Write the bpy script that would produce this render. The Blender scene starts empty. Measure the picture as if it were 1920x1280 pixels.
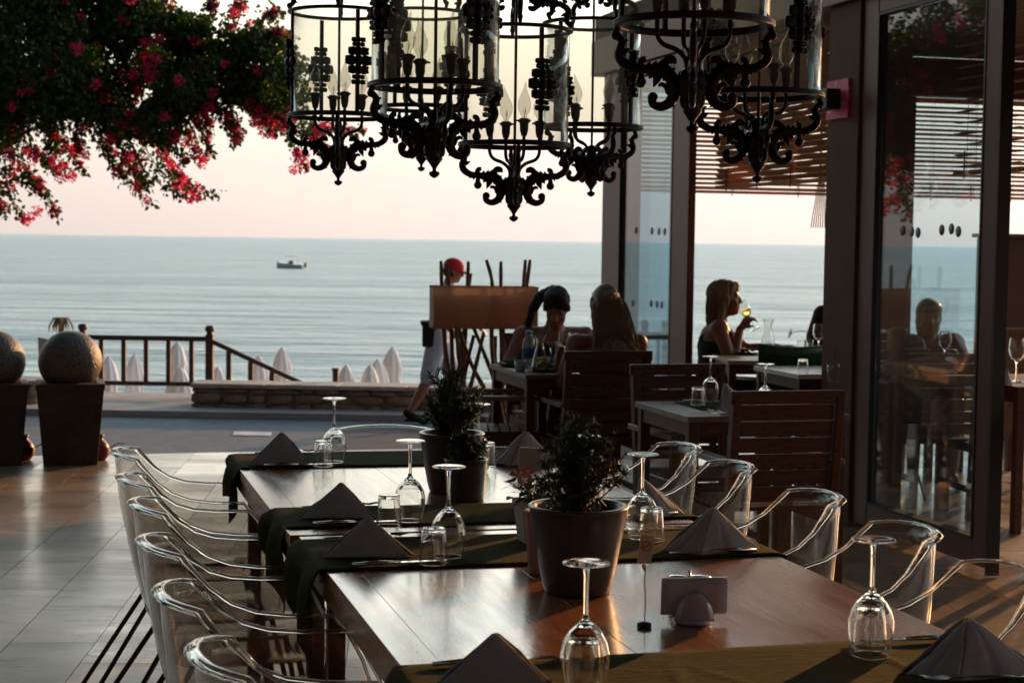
import bpy, math, random
import numpy as np
from mathutils import Vector, Matrix, noise
random.seed(7)
PI = math.pi
R_ = math.radians
scene = bpy.context.scene
COL = scene.collection

# ------------------------------------------------------------------ camera
EYE = Vector((0, 0, 1.45))
PITCH, ROLL, FPX = 3.38, 0.78, 3200.0
CR = Matrix.Rotation(R_(90 - PITCH), 3, 'X') @ Matrix.Rotation(R_(ROLL), 3, 'Z')
cd = bpy.data.cameras.new('camera')
cam = bpy.data.objects.new('camera', cd)
COL.objects.link(cam)
cam.matrix_world = Matrix.Translation(EYE) @ CR.to_4x4()
cd.sensor_width = 36.0
cd.lens = FPX / 1920 * 36
cd.clip_start = 0.05
cd.clip_end = 60000
cd.dof.use_dof = True
cd.dof.focus_distance = 4.3
cd.dof.aperture_fstop = 9.0
scene.camera = cam

# ------------------------------------------------------------------ light
SUN_AZ, SUN_EL = 33.0, 10.0
HZ_BACK, HZ_FRONT, NISH = 0.40, 8.9, 0.10
w = bpy.data.worlds.new('World')
scene.world = w
w.use_nodes = True
wn, wl = w.node_tree.nodes, w.node_tree.links
wn.clear()
wo = wn.new('ShaderNodeOutputWorld')
bg = wn.new('ShaderNodeBackground')
sky = wn.new('ShaderNodeTexSky')
sky.sky_type = 'NISHITA'
sky.sun_disc = False
sky.sun_elevation = R_(SUN_EL)
sky.sun_rotation = R_(SUN_AZ)
sky.altitude = 0
sky.air_density = 1.3
sky.dust_density = 2.6
sky.ozone_density = 1.2
def wmath(op, a, b=None, v=None):
    n = wn.new('ShaderNodeMath'); n.operation = op
    wl.new(a, n.inputs[0])
    if b is not None: wl.new(b, n.inputs[1])
    if v is not None: n.inputs[1].default_value = v
    return n.outputs[0]


# thin evening haze added to the Nishita sky: pale cream above a pinkish horizon, bluer overhead
wtc = wn.new('ShaderNodeTexCoord')
wsp = wn.new('ShaderNodeSeparateXYZ'); wl.new(wtc.outputs['Generated'], wsp.inputs[0])
ramp = wn.new('ShaderNodeValToRGB')
wl.new(wsp.outputs['Z'], ramp.inputs[0])
els = ramp.color_ramp.elements
stops = [(0.0, (0.65, 0.55, 0.515)), (0.035, (0.70, 0.60, 0.55)), (0.09, (0.83, 0.745, 0.625)), (0.15, (1.20, 1.14, 0.93)), (0.22, (2.15, 2.15, 1.92)), (0.34, (1.65, 1.98, 2.05)), (0.5, (0.50, 0.78, 0.94)), (1.0, (0.06, 0.12, 0.20))]
els[0].position, els[0].color = stops[0][0], (*stops[0][1], 1)
els[1].position, els[1].color = stops[-1][0], (*stops[-1][1], 1)
for p_, c_ in stops[1:-1]:
    e_ = els.new(p_); e_.color = (*c_, 1)
dotn = wn.new('ShaderNodeVectorMath'); dotn.operation = 'DOT_PRODUCT'
wl.new(wtc.outputs['Generated'], dotn.inputs[0])
dotn.inputs[1].default_value = (math.sin(R_(SUN_AZ)), math.cos(R_(SUN_AZ)), 0)
mr_ = wn.new('ShaderNodeMapRange')
wl.new(dotn.outputs['Value'], mr_.inputs['Value'])
mr_.inputs['From Min'].default_value = -0.35; mr_.inputs['From Max'].default_value = 1.0
mr_.inputs['To Min'].default_value = HZ_BACK; mr_.inputs['To Max'].default_value = HZ_FRONT
mr_.interpolation_type = 'SMOOTHSTEP'
vsc = wn.new('ShaderNodeVectorMath'); vsc.operation = 'SCALE'
wl.new(ramp.outputs[0], vsc.inputs[0]); wl.new(mr_.outputs[0], vsc.inputs['Scale'])
hs = wn.new('ShaderNodeHueSaturation')
hs.inputs['Saturation'].default_value = 0.7
wl.new(sky.outputs[0], hs.inputs['Color'])
vad = wn.new('ShaderNodeVectorMath'); vad.operation = 'ADD'
sc2 = wn.new('ShaderNodeVectorMath'); sc2.operation = 'SCALE'; sc2.inputs['Scale'].default_value = NISH
wl.new(hs.outputs[0], sc2.inputs[0])
wl.new(sc2.outputs[0], vad.inputs[0]); wl.new(vsc.outputs[0], vad.inputs[1])
wl.new(vad.outputs[0], bg.inputs['Color'])
bg.inputs['Strength'].default_value = 0.15
wl.new(bg.outputs[0], wo.inputs['Surface'])

sd = bpy.data.lights.new('sun', 'SUN')
sd.energy = 5.0
sd.angle = R_(0.6)
sd.color = (1.0, 0.48, 0.18)
sun = bpy.data.objects.new('sun', sd)
COL.objects.link(sun)
sdir = Vector((math.sin(R_(SUN_AZ)) * math.cos(R_(SUN_EL)), math.cos(R_(SUN_AZ)) * math.cos(R_(SUN_EL)), math.sin(R_(SUN_EL))))
sun.rotation_euler = (-sdir).to_track_quat('-Z', 'Y').to_euler()

scene.view_settings.view_transform = 'Standard'
scene.view_settings.look = 'None'
scene.view_settings.gamma = 1.0
scene.view_settings.use_curve_mapping = False
scene.view_settings.exposure = 0.2
cy = scene.cycles
cy.max_bounces = 14
cy.transmission_bounces = 12
cy.glossy_bounces = 5
cy.diffuse_bounces = 4
cy.transparent_max_bounces = 40
cy.sample_clamp_indirect = 5
cy.sample_clamp_direct = 0
cy.blur_glossy = 0.3
cy.use_denoising = True

# ------------------------------------------------------------------ places
A = R_(14.86)                      # the restaurant's grid against the view axis
UX = Vector((math.cos(A), math.sin(A), 0))
VX = Vector((-math.sin(A), math.cos(A), 0))


def uv(u, v, z=0.0):
    return UX * u + VX * v + Vector((0, 0, z))


def touv(p):
    return p.x * UX.x + p.y * UX.y, p.x * VX.x + p.y * VX.y


def ray(px, py):
    return CR @ Vector(((px - 960) / FPX, -(py - 640) / FPX, -1))


def atz(px, py, z):
    d = ray(px, py)
    return EYE + d * ((z - EYE.z) / d.z)


def aty(px, py, Y):
    d = ray(px, py)
    return EYE + d * (Y / d.y)


# ------------------------------------------------------------------ mesh builder
def frame_of(d):
    d = d.normalized()
    up = Vector((0, 0, 1)) if abs(d.z) < 0.95 else Vector((1, 0, 0))
    s = d.cross(up).normalized()
    return s, s.cross(d).normalized()


class MB:
    def __init__(self):
        self.v, self.f, self.s = [], [], []

    def add(self, vs, fs, smooth=False):
        o = len(self.v)
        self.v += [tuple(p) for p in vs]
        self.f += [tuple(i + o for i in f) for f in fs]
        self.s += [smooth] * len(fs)
        return self

    def box(self, c, s, rot=None):
        c = Vector(c)
        h = Vector(s) / 2
        vs = []
        for x in (-1, 1):
            for y in (-1, 1):
                for z in (-1, 1):
                    p = Vector((x * h.x, y * h.y, z * h.z))
                    if rot is not None:
                        p = rot @ p
                    vs.append(c + p)
        return self.add(vs, [(0, 1, 3, 2), (4, 6, 7, 5), (0, 4, 5, 1), (2, 3, 7, 6), (0, 2, 6, 4), (1, 5, 7, 3)])

    def bar(self, a, b, w, h):
        a, b = Vector(a), Vector(b)
        d = b - a
        s, u = frame_of(d)
        vs = []
        for p in (a, b):
            for i, j in ((-1, -1), (1, -1), (1, 1), (-1, 1)):
                vs.append(p + s * (i * w / 2) + u * (j * h / 2))
        return self.add(vs, [(3, 2, 1, 0), (4, 5, 6, 7), (0, 1, 5, 4), (1, 2, 6, 5), (2, 3, 7, 6), (3, 0, 4, 7)])

    def tube(self, pts, rad, n=8, closed=False, flat=1.0, cap=True):
        pts = [Vector(p) for p in pts]
        m = len(pts)
        if not hasattr(rad, '__len__'):
            rad = [rad] * m
        tang = []
        for i in range(m):
            if closed:
                t = pts[(i + 1) % m] - pts[i - 1]
            else:
                t = pts[min(i + 1, m - 1)] - pts[max(i - 1, 0)]
            tang.append(t.normalized() if t.length > 1e-9 else Vector((0, 0, 1)))
        s, u = frame_of(tang[0])
        vs = []
        for i in range(m):
            t = tang[i]
            s = (s - t * s.dot(t))
            s = s.normalized() if s.length > 1e-6 else frame_of(t)[0]
            u = t.cross(s)
            for k in range(n):
                a = 2 * PI * k / n
                vs.append(pts[i] + (s * math.cos(a) + u * math.sin(a) * flat) * rad[i])
        fs = []
        for i in range(m if closed else m - 1):
            a0, b0 = i * n, ((i + 1) % m) * n
            for k in range(n):
                k2 = (k + 1) % n
                fs.append((a0 + k, a0 + k2, b0 + k2, b0 + k))
        self.add(vs, fs, True)
        if not closed and cap:
            o = len(self.v) - len(vs)
            self.f.append(tuple(o + k for k in range(n))[::-1]); self.s.append(False)
            self.f.append(tuple(o + (m - 1) * n + k for k in range(n))); self.s.append(False)
        return self

    def lathe(self, prof, n=24, c=(0, 0, 0), axis=None, closed=False):
        c = Vector(c)
        if axis is None:
            X, Y, Z = Vector((1, 0, 0)), Vector((0, 1, 0)), Vector((0, 0, 1))
        else:
            Z = Vector(axis).normalized()
            X, Y = frame_of(Z)
        vs, fs = [], []
        m = len(prof)
        for r, z in prof:
            r = max(r, 1e-5)
            for k in range(n):
                a = 2 * PI * k / n
                vs.append(c + X * (r * math.cos(a)) + Y * (r * math.sin(a)) + Z * z)
        for i in range(m if closed else m - 1):
            j = (i + 1) % m
            for k in range(n):
                k2 = (k + 1) % n
                fs.append((i * n + k, i * n + k2, j * n + k2, j * n + k))
        return self.add(vs, fs, True)

    def ball(self, c, r, n=12, m=8, rot=None):
        if not hasattr(r, '__len__'):
            r = (r, r, r)
        c = Vector(c)
        vs, fs = [], []
        for i in range(m + 1):
            th = PI * i / m
            for k in range(n):
                a = 2 * PI * k / n
                p = Vector((r[0] * math.sin(th) * math.cos(a), r[1] * math.sin(th) * math.sin(a), r[2] * math.cos(th)))
                if rot is not None:
                    p = rot @ p
                vs.append(c + p)
        for i in range(m):
            for k in range(n):
                k2 = (k + 1) % n
                fs.append((i * n + k, (i + 1) * n + k, (i + 1) * n + k2, i * n + k2))
        return self.add(vs, fs, True)

    def capsule(self, a, b, ra, rb, n=12):
        a, b = Vector(a), Vector(b)
        d = (b - a)
        L = d.length
        prof = []
        for i in range(5):
            t = PI / 2 * i / 4
            prof.append((ra * math.sin(t), -ra * math.cos(t)))
        for i in range(5):
            t = PI / 2 * i / 4
            prof.append((rb * math.cos(t), L + rb * math.sin(t)))
        return self.lathe(prof, n, a, d)

    def grid(self, rows, smooth=True, wrap=False):
        n = len(rows[0])
        vs = [p for r in rows for p in r]
        fs = []
        for i in range(len(rows) - 1):
            for k in range(n if wrap else n - 1):
                k2 = (k + 1) % n
                fs.append((i * n + k, i * n + k2, (i + 1) * n + k2, (i + 1) * n + k))
        return self.add(vs, fs, smooth)

    def prism(self, pts2, z0, z1):
        n = len(pts2)
        vs = [(x, y, z0) for x, y in pts2] + [(x, y, z1) for x, y in pts2]
        fs = [tuple(range(n))[::-1], tuple(range(n, 2 * n))]
        fs += [(k, (k + 1) % n, n + (k + 1) % n, n + k) for k in range(n)]
        return self.add(vs, fs)

    def tidy(self):
        return self

    def mesh(self, name, mat):
        me = bpy.data.meshes.new(name)
        me.from_pydata(self.v, [], self.f)
        if mat is not None:
            me.materials.append(mat)
        me.polygons.foreach_set('use_smooth', self.s)
        me.update()
        return me

    def build(self, name, mat, parent=None, bevel=0, loc=None, rz=0, recalc=False):
        o = bpy.data.objects.new(name, self.mesh(name, mat))
        COL.objects.link(o)
        if parent is not None:
            o.parent = parent
        if loc is not None:
            o.location = loc
        if rz:
            o.rotation_euler = (0, 0, rz)
        if bevel:
            b = o.modifiers.new('bevel', 'BEVEL')
            b.width = bevel
            b.segments = 2
            b.limit_method = 'ANGLE'
        return o


def dense(prof, step=0.0022):
    """support points along a lathe profile, so smooth shading bends only at the corners"""
    out = []
    for (r0, z0), (r1, z1) in zip(prof, prof[1:]):
        L = math.hypot(r1 - r0, z1 - z0)
        if L > 3 * step:
            e = step * 0.35 / L
            ts = [0, e] + [k / 3 for k in (1, 2)] + [1 - e]
        elif L > step:
            ts = [0, 0.2, 0.8]
        else:
            ts = [0]
        out += [(r0 + (r1 - r0) * t, z0 + (z1 - z0) * t) for t in ts]
    return out + [prof[-1]]


def tag(o, label=None, cat=None, group=None, kind=None):
    if label: o['label'] = label
    if cat: o['category'] = cat
    if group: o['group'] = group
    if kind: o['kind'] = kind
    return o


def thing(name, label, cat, loc=(0, 0, 0), rz=0, group=None):
    o = bpy.data.objects.new(name, None)
    o.empty_display_size = 0.1
    COL.objects.link(o)
    o.location = loc
    o.rotation_euler = (0, 0, rz)
    return tag(o, label, cat, group)


KIDS = {}


def copy_tree(o, parent=None):
    c = o.copy()
    COL.objects.link(c)
    if parent is not None:
        c.parent = parent
    for ch in list(o.children):
        copy_tree(ch, c)
    return c


def again(o, label, loc, rz=0, scale=None):
    c = copy_tree(o)
    c['label'] = label
    c.location = loc
    c.rotation_euler = (0, 0, rz)
    if scale:
        c.scale = scale
    return c


def spline(pts, per=6):
    pts = [Vector(p) for p in pts]
    out = []
    n = len(pts)
    for i in range(n - 1):
        p0, p1, p2, p3 = pts[max(i - 1, 0)], pts[i], pts[i + 1], pts[min(i + 2, n - 1)]
        for k in range(per):
            t = k / per
            out.append(0.5 * ((2 * p1) + (p2 - p0) * t + (2 * p0 - 5 * p1 + 4 * p2 - p3) * t * t + (3 * p1 - p0 - 3 * p2 + p3) * t ** 3))
    out.append(pts[-1])
    return out


# ------------------------------------------------------------------ materials
MATS = {}


def N(nt, kind, **kw):
    n = nt.nodes.new(kind)
    for k, v in kw.items():
        if k in n.inputs.keys() if isinstance(k, str) else False:
            n.inputs[k].default_value = v
        else:
            setattr(n, k, v)
    return n


def mat(name, col, rough=0.6, metal=0.0, var=0.15, scale=20, stretch=(1, 1, 1), bump=0.0, bscale=None, spec=0.5,
        coat=0.0, col2=None, rvar=0.0, trans=0.0, ior=1.45, sheen=0.0, sss=0.0, detail=6, ramp=(0.3, 0.7)):
    m = bpy.data.materials.new(name)
    m.use_nodes = True
    nt = m.node_tree
    b = nt.nodes['Principled BSDF']
    b.inputs['Metallic'].default_value = metal
    b.inputs['Roughness'].default_value = rough
    b.inputs['Specular IOR Level'].default_value = spec
    b.inputs['IOR'].default_value = ior
    b.inputs['Coat Weight'].default_value = coat
    b.inputs['Coat Roughness'].default_value = 0.15
    b.inputs['Transmission Weight'].default_value = trans
    b.inputs['Sheen Weight'].default_value = sheen
    b.inputs['Subsurface Weight'].default_value = sss
    tc = nt.nodes.new('ShaderNodeTexCoord')
    mp = nt.nodes.new('ShaderNodeMapping')
    mp.inputs['Scale'].default_value = stretch
    nt.links.new(tc.outputs['Object'], mp.inputs[0])
    nz = nt.nodes.new('ShaderNodeTexNoise')
    nz.inputs['Scale'].default_value = scale
    nz.inputs['Detail'].default_value = detail
    nz.inputs['Roughness'].default_value = 0.6
    nt.links.new(mp.outputs[0], nz.inputs['Vector'])
    cr = nt.nodes.new('ShaderNodeValToRGB')
    c2 = col2 if col2 else tuple(c * (1 - var) for c in col)
    c1 = col if col2 else tuple(min(1, c * (1 + var)) for c in col)
    cr.color_ramp.elements[0].position = ramp[0]
    cr.color_ramp.elements[1].position = ramp[1]
    cr.color_ramp.elements[0].color = (*c2, 1)
    cr.color_ramp.elements[1].color = (*c1, 1)
    nt.links.new(nz.outputs['Fac'], cr.inputs[0])
    nt.links.new(cr.outputs[0], b.inputs['Base Color'])
    if rvar:
        mr = nt.nodes.new('ShaderNodeMapRange')
        mr.inputs['To Min'].default_value = max(0.02, rough - rvar)
        mr.inputs['To Max'].default_value = min(1, rough + rvar)
        nz3 = nt.nodes.new('ShaderNodeTexNoise')
        nz3.inputs['Scale'].default_value = scale * 0.4
        nz3.inputs['Detail'].default_value = 5
        nt.links.new(mp.outputs[0], nz3.inputs['Vector'])
        nt.links.new(nz3.outputs['Fac'], mr.inputs['Value'])
        mr.inputs['From Min'].default_value = 0.3
        mr.inputs['From Max'].default_value = 0.7
        nt.links.new(mr.outputs[0], b.inputs['Roughness'])
    if bump:
        nz2 = nt.nodes.new('ShaderNodeTexNoise')
        nz2.inputs['Scale'].default_value = bscale or scale * 3
        nz2.inputs['Detail'].default_value = 5
        nt.links.new(mp.outputs[0], nz2.inputs['Vector'])
        bp = nt.nodes.new('ShaderNodeBump')
        bp.inputs['Strength'].default_value = bump
        bp.inputs['Distance'].default_value = 0.01
        nt.links.new(nz2.outputs['Fac'], bp.inputs['Height'])
        nt.links.new(bp.outputs[0], b.inputs['Normal'])
    MATS[name] = m
    return m


def thin_glass(name, tint, ior=1.5, rough=0.02, dirt=0.0, dirtcol=(0.5, 0.5, 0.45)):
    """clear sheet: Fresnel mirror over a straight see-through, with a little dust"""
    m = bpy.data.materials.new(name)
    m.use_nodes = True
    nt = m.node_tree
    nt.nodes.clear()
    out = nt.nodes.new('ShaderNodeOutputMaterial')
    fr = nt.nodes.new('ShaderNodeFresnel')
    fr.inputs['IOR'].default_value = ior
    geo = nt.nodes.new('ShaderNodeNewGeometry')
    # both sides of a sheet reflect alike
    tr = nt.nodes.new('ShaderNodeBsdfTransparent')
    tr.inputs[0].default_value = (*tint, 1)
    gl = nt.nodes.new('ShaderNodeBsdfGlossy')
    gl.inputs['Roughness'].default_value = rough
    mx = nt.nodes.new('ShaderNodeMixShader')
    lw = nt.nodes.new('ShaderNodeLayerWeight')
    # Schlick from facing: robust from either side
    r0 = ((ior - 1) / (ior + 1)) ** 2
    p5 = nt.nodes.new('ShaderNodeMath'); p5.operation = 'POWER'; p5.inputs[1].default_value = 5.0
    lw.inputs['Blend'].default_value = 0.5
    nt.links.new(lw.outputs['Facing'], p5.inputs[0])
    ma = nt.nodes.new('ShaderNodeMath'); ma.operation = 'MULTIPLY_ADD'
    ma.inputs[1].default_value = 1 - r0
    ma.inputs[2].default_value = r0
    nt.links.new(p5.outputs[0], ma.inputs[0])
    nt.links.new(ma.outputs[0], mx.inputs[0])
    nt.links.new(tr.outputs[0], mx.inputs[1])
    nt.links.new(gl.outputs[0], mx.inputs[2])
    last = mx
    nt.nodes.remove(fr); nt.nodes.remove(geo)
    if dirt:
        df = nt.nodes.new('ShaderNodeBsdfTranslucent')
        df.inputs[0].default_value = (*dirtcol, 1)
        nz = nt.nodes.new('ShaderNodeTexNoise'); nz.inputs['Scale'].default_value = 6; nz.inputs['Detail'].default_value = 8
        tc = nt.nodes.new('ShaderNodeTexCoord')
        nt.links.new(tc.outputs['Object'], nz.inputs['Vector'])
        mm = nt.nodes.new('ShaderNodeMath'); mm.operation = 'MULTIPLY'; mm.inputs[1].default_value = dirt * 2
        nt.links.new(nz.outputs['Fac'], mm.inputs[0])
        m2 = nt.nodes.new('ShaderNodeMixShader')
        nt.links.new(mm.outputs[0], m2.inputs[0])
        nt.links.new(mx.outputs[0], m2.inputs[1])
        nt.links.new(df.outputs[0], m2.inputs[2])
        last = m2
    nt.links.new(last.outputs[0], out.inputs[0])
    return m


def real_glass(name, col=(1, 1, 1), ior=1.5, rough=0.0):
    m = bpy.data.materials.new(name)
    m.use_nodes = True
    nt = m.node_tree
    nt.nodes.clear()
    out = nt.nodes.new('ShaderNodeOutputMaterial')
    g = nt.nodes.new('ShaderNodeBsdfGlass')
    g.inputs['Color'].default_value = (*col, 1)
    g.inputs['IOR'].default_value = ior
    g.inputs['Roughness'].default_value = rough
    nt.links.new(g.outputs[0], out.inputs[0])
    return m


M_IRON = mat('black_iron', (0.018, 0.015, 0.013), 0.38, 0.6, 0.4, 40, bump=0.25, bscale=90)
M_TABLE = mat('varnished_wood', (0.38, 0.155, 0.050), 0.24, 0, 0.3, 9, (6, 0.7, 6), bump=0.06, bscale=26, coat=0.5, col2=(0.22, 0.082, 0.027), rvar=0.07)
M_TEAK = mat('teak', (0.13, 0.05, 0.026), 0.5, 0, 0.3, 14, (1, 5, 5), bump=0.1, col2=(0.06, 0.024, 0.014), spec=0.3)
M_TEAK2 = mat('weathered_teak', (0.24, 0.14, 0.09), 0.42, 0, 0.3, 9, (5, 1, 5), bump=0.1, col2=(0.15, 0.09, 0.06))
M_BLACKLEG = mat('black_enamel', (0.02, 0.018, 0.016), 0.35, 0.3)
M_RUNNER = mat('olive_cloth', (0.05, 0.05, 0.014), 0.95, 0, 0.3, 30, (1, 12, 4), bump=1.0, bscale=26, sheen=0.0, spec=0.1)
M_NAPKIN = mat('linen_napkin', (0.38, 0.37, 0.40), 0.9, 0, 0.08, 25, bump=0.25, bscale=400, sheen=0.2)
M_PAPER = mat('white_paper', (0.42, 0.43, 0.52), 0.85, 0, 0.04, 12, bump=0.1)
M_CHINA = mat('white_china', (0.34, 0.37, 0.48), 0.12, 0, 0.03, 10, coat=0.5)
M_POT = mat('grey_glazed_pot', (0.055, 0.05, 0.054), 0.33, 0, 0.25, 8, bump=0.15, bscale=30)
M_POT2 = mat('terracotta_pot', (0.30, 0.15, 0.11), 0.6, 0, 0.2, 8, bump=0.15)
M_SOIL = mat('soil', (0.03, 0.02, 0.014), 0.95, 0, 0.4, 60, bump=1.0)
M_NEEDLE = mat('needle_leaves', (0.022, 0.045, 0.012), 0.5, 0, 0.35, 12)
M_LEAF = mat('dark_leaf', (0.045, 0.08, 0.02), 0.45, 0, 0.5, 3)
M_FLOWER = mat('magenta_bract', (0.62, 0.03, 0.10), 0.6, 0, 0.4, 4, col2=(0.40, 0.015, 0.05))
M_BARK = mat('bark', (0.10, 0.065, 0.04), 0.85, 0, 0.4, 14, (1, 1, 0.2), bump=0.6)
M_STICK = mat('driftwood_stick', (0.22, 0.10, 0.05), 0.7, 0, 0.4, 18, (1, 1, 0.2), bump=0.4)
M_STEEL = mat('polished_steel', (0.55, 0.53, 0.5), 0.14, 1.0, 0.05, 10)
M_FRAME = mat('brown_frame', (0.17, 0.068, 0.048), 0.42, 0.0, 0.12, 6, (1, 1, 0.3), spec=0.3)
M_SEAL = mat('black_rubber', (0.01, 0.01, 0.01), 0.5)
M_WALL = mat('brown_plaster', (0.13, 0.062, 0.04), 0.8, 0, 0.15, 5, bump=0.2, bscale=60)
M_CEIL = mat('dark_timber', (0.09, 0.055, 0.035), 0.7, 0, 0.3, 10, (0.3, 4, 4), bump=0.2)

M_CORD = mat('blind_cord', (0.2, 0.12, 0.07), 0.8)
M_STONE = mat('rubble_stone', (0.36, 0.25, 0.18), 0.9, 0, 0.45, 6, bump=0.9, bscale=22, col2=(0.15, 0.11, 0.085))
M_CAP = mat('coping_stone', (0.42, 0.38, 0.35), 0.85, 0, 0.3, 5, bump=0.5, bscale=25)
M_BALL = mat('speckled_granite', (0.15, 0.11, 0.08), 0.45, 0, 0.5, 55, bump=0.8, bscale=70, col2=(0.045, 0.032, 0.024))
M_PLANTER = mat('brown_stone_planter', (0.075, 0.045, 0.033), 0.8, 0, 0.25, 5, bump=0.8, bscale=30, col2=(0.03, 0.018, 0.014))
M_REDVASE = mat('red_clay_vase', (0.20, 0.03, 0.03), 0.4, 0, 0.2, 9)
M_RAIL = mat('dark_stained_rail', (0.06, 0.03, 0.026), 0.5, 0, 0.3, 14, (1, 1, 4), bump=0.2)
M_UMB = mat('white_canvas', (0.84, 0.87, 0.96), 0.85, 0, 0.06, 5, bump=0.2, sss=0.0)

M_SKIN = mat('skin', (0.30, 0.14, 0.09), 0.5, 0, 0.1, 12)
M_SKIN2 = mat('tanned_skin', (0.25, 0.10, 0.058), 0.5, 0, 0.1, 12)
M_HAIRD = mat('dark_hair', (0.014, 0.009, 0.008), 0.6, 0, 0.3, 40, (6, 6, 0.6), bump=0.8, bscale=60)
M_HAIRB = mat('blonde_hair', (0.38, 0.23, 0.11), 0.42, 0, 0.4, 40, (6, 6, 0.5), bump=1.0, bscale=60, col2=(0.20, 0.11, 0.05))
M_BLACKC = mat('black_cloth', (0.012, 0.012, 0.014), 0.85, 0, 0.3, 20, bump=0.3)
M_WHITEC = mat('pale_blue_cloth', (0.50, 0.55, 0.66), 0.85, 0, 0.2, 14, bump=0.3)
M_CAPR = mat('red_cap_cloth', (0.55, 0.02, 0.03), 0.8, 0, 0.1, 20)
M_GREEN = mat('green_plastic', (0.01, 0.055, 0.03), 0.35, 0, 0.1, 10)
M_WHITE = mat('white_paint', (0.7, 0.68, 0.66), 0.4, 0, 0.05, 8)
M_BOATW = mat('boat_gelcoat', (0.9, 0.9, 0.92), 0.25, 0, 0.05, 2)
M_BOATB = mat('boat_blue', (0.05, 0.10, 0.22), 0.4, 0, 0.1, 2)
M_FOOD = mat('salad', (0.10, 0.16, 0.03), 0.6, 0, 0.6, 60, bump=0.8)
M_PLATE = mat('dark_plate', (0.05, 0.05, 0.05), 0.2, 0, 0.1, 8)
M_LABEL = mat('blue_paper_label', (0.02, 0.09, 0.28), 0.6, 0, 0.1, 20)
M_PINK = mat('pink_print', (0.85, 0.03, 0.20), 0.45, 0, 0.25, 14, col2=(0.85, 0.45, 0.50), ramp=(0.40, 0.46))
M_DARKBOX = mat('dark_speaker_box', (0.015, 0.015, 0.017), 0.5)
M_RED = mat('red_print', (0.5, 0.03, 0.02), 0.6)
M_BLACKP = mat('black_print', (0.01, 0.01, 0.01), 0.6)
M_CREAM = mat('cream_card', (0.62, 0.55, 0.42), 0.7, 0, 0.05, 30)
M_GREYCARD = mat('grey_card', (0.40, 0.35, 0.33), 0.75, 0, 0.05, 30)
M_BRASS = mat('brass', (0.5, 0.32, 0.12), 0.3, 1.0)
M_PANSY = mat('pansy_petal', (0.55, 0.28, 0.16), 0.6, 0, 0.4, 40, col2=(0.25, 0.04, 0.06))
M_GERB = mat('red_petal', (0.40, 0.04, 0.02), 0.6, 0, 0.3, 30)
M_STRIPE = mat('striped_cloth', (0.35, 0.18, 0.10), 0.9, 0, 0.3, 30, (12, 1, 0.2), col2=(0.05, 0.03, 0.03))


def cloth_through(name, col, through, w_=0.5, scale=60):
    m = mat(name, col, 0.85, 0, 0.08, scale, bump=0.15, bscale=200)
    nt = m.node_tree; b = nt.nodes['Principled BSDF']; out = nt.nodes['Material Output']
    tr = nt.nodes.new('ShaderNodeBsdfTranslucent'); tr.inputs[0].default_value = (*through, 1)
    mx = nt.nodes.new('ShaderNodeMixShader'); mx.inputs[0].default_value = w_
    nt.links.new(b.outputs[0], mx.inputs[1]); nt.links.new(tr.outputs[0], mx.inputs[2]); nt.links.new(mx.outputs[0], out.inputs[0])
    return m


M_SHADE = cloth_through('beige_lampshade', (0.46, 0.24, 0.15), (0.74, 0.49, 0.37), 0.72)
M_SHADEEND = cloth_through('white_lampshade_end', (0.70, 0.66, 0.66), (0.7, 0.6, 0.55), 0.5)
M_SLAT = cloth_through('pale_bamboo_slat', (0.50, 0.33, 0.20), (0.60, 0.34, 0.17), 0.4, 20)
G_PANE = thin_glass('window_glass', (0.76, 0.88, 0.93), 2.3, 0.01, 0.012, (0.4, 0.45, 0.5))
G_CYL = thin_glass('lantern_glass', (0.965, 0.963, 0.94), 1.4, 0.05, 0.03, (0.75, 0.7, 0.55))
G_BULB = thin_glass('bulb_glass', (0.88, 0.87, 0.83), 2.1, 0.03)
G_CHAIR = thin_glass('clear_polycarbonate', (0.88, 0.86, 0.84), 1.5, 0.05, 0.002, (0.8, 0.6, 0.45))
G_RIM = real_glass('polycarbonate_rim', (0.93, 0.92, 0.90), 1.5, 0.02)
G_WINE = real_glass('table_glass', (0.98, 0.98, 0.97), 1.48)
G_WATER = real_glass('white_wine', (0.98, 0.86, 0.45), 1.34)
# ================================================================== SETTING
SEA_Z, ROAD_Z, SAND_Z = -3.05, -0.40, -2.95


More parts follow.
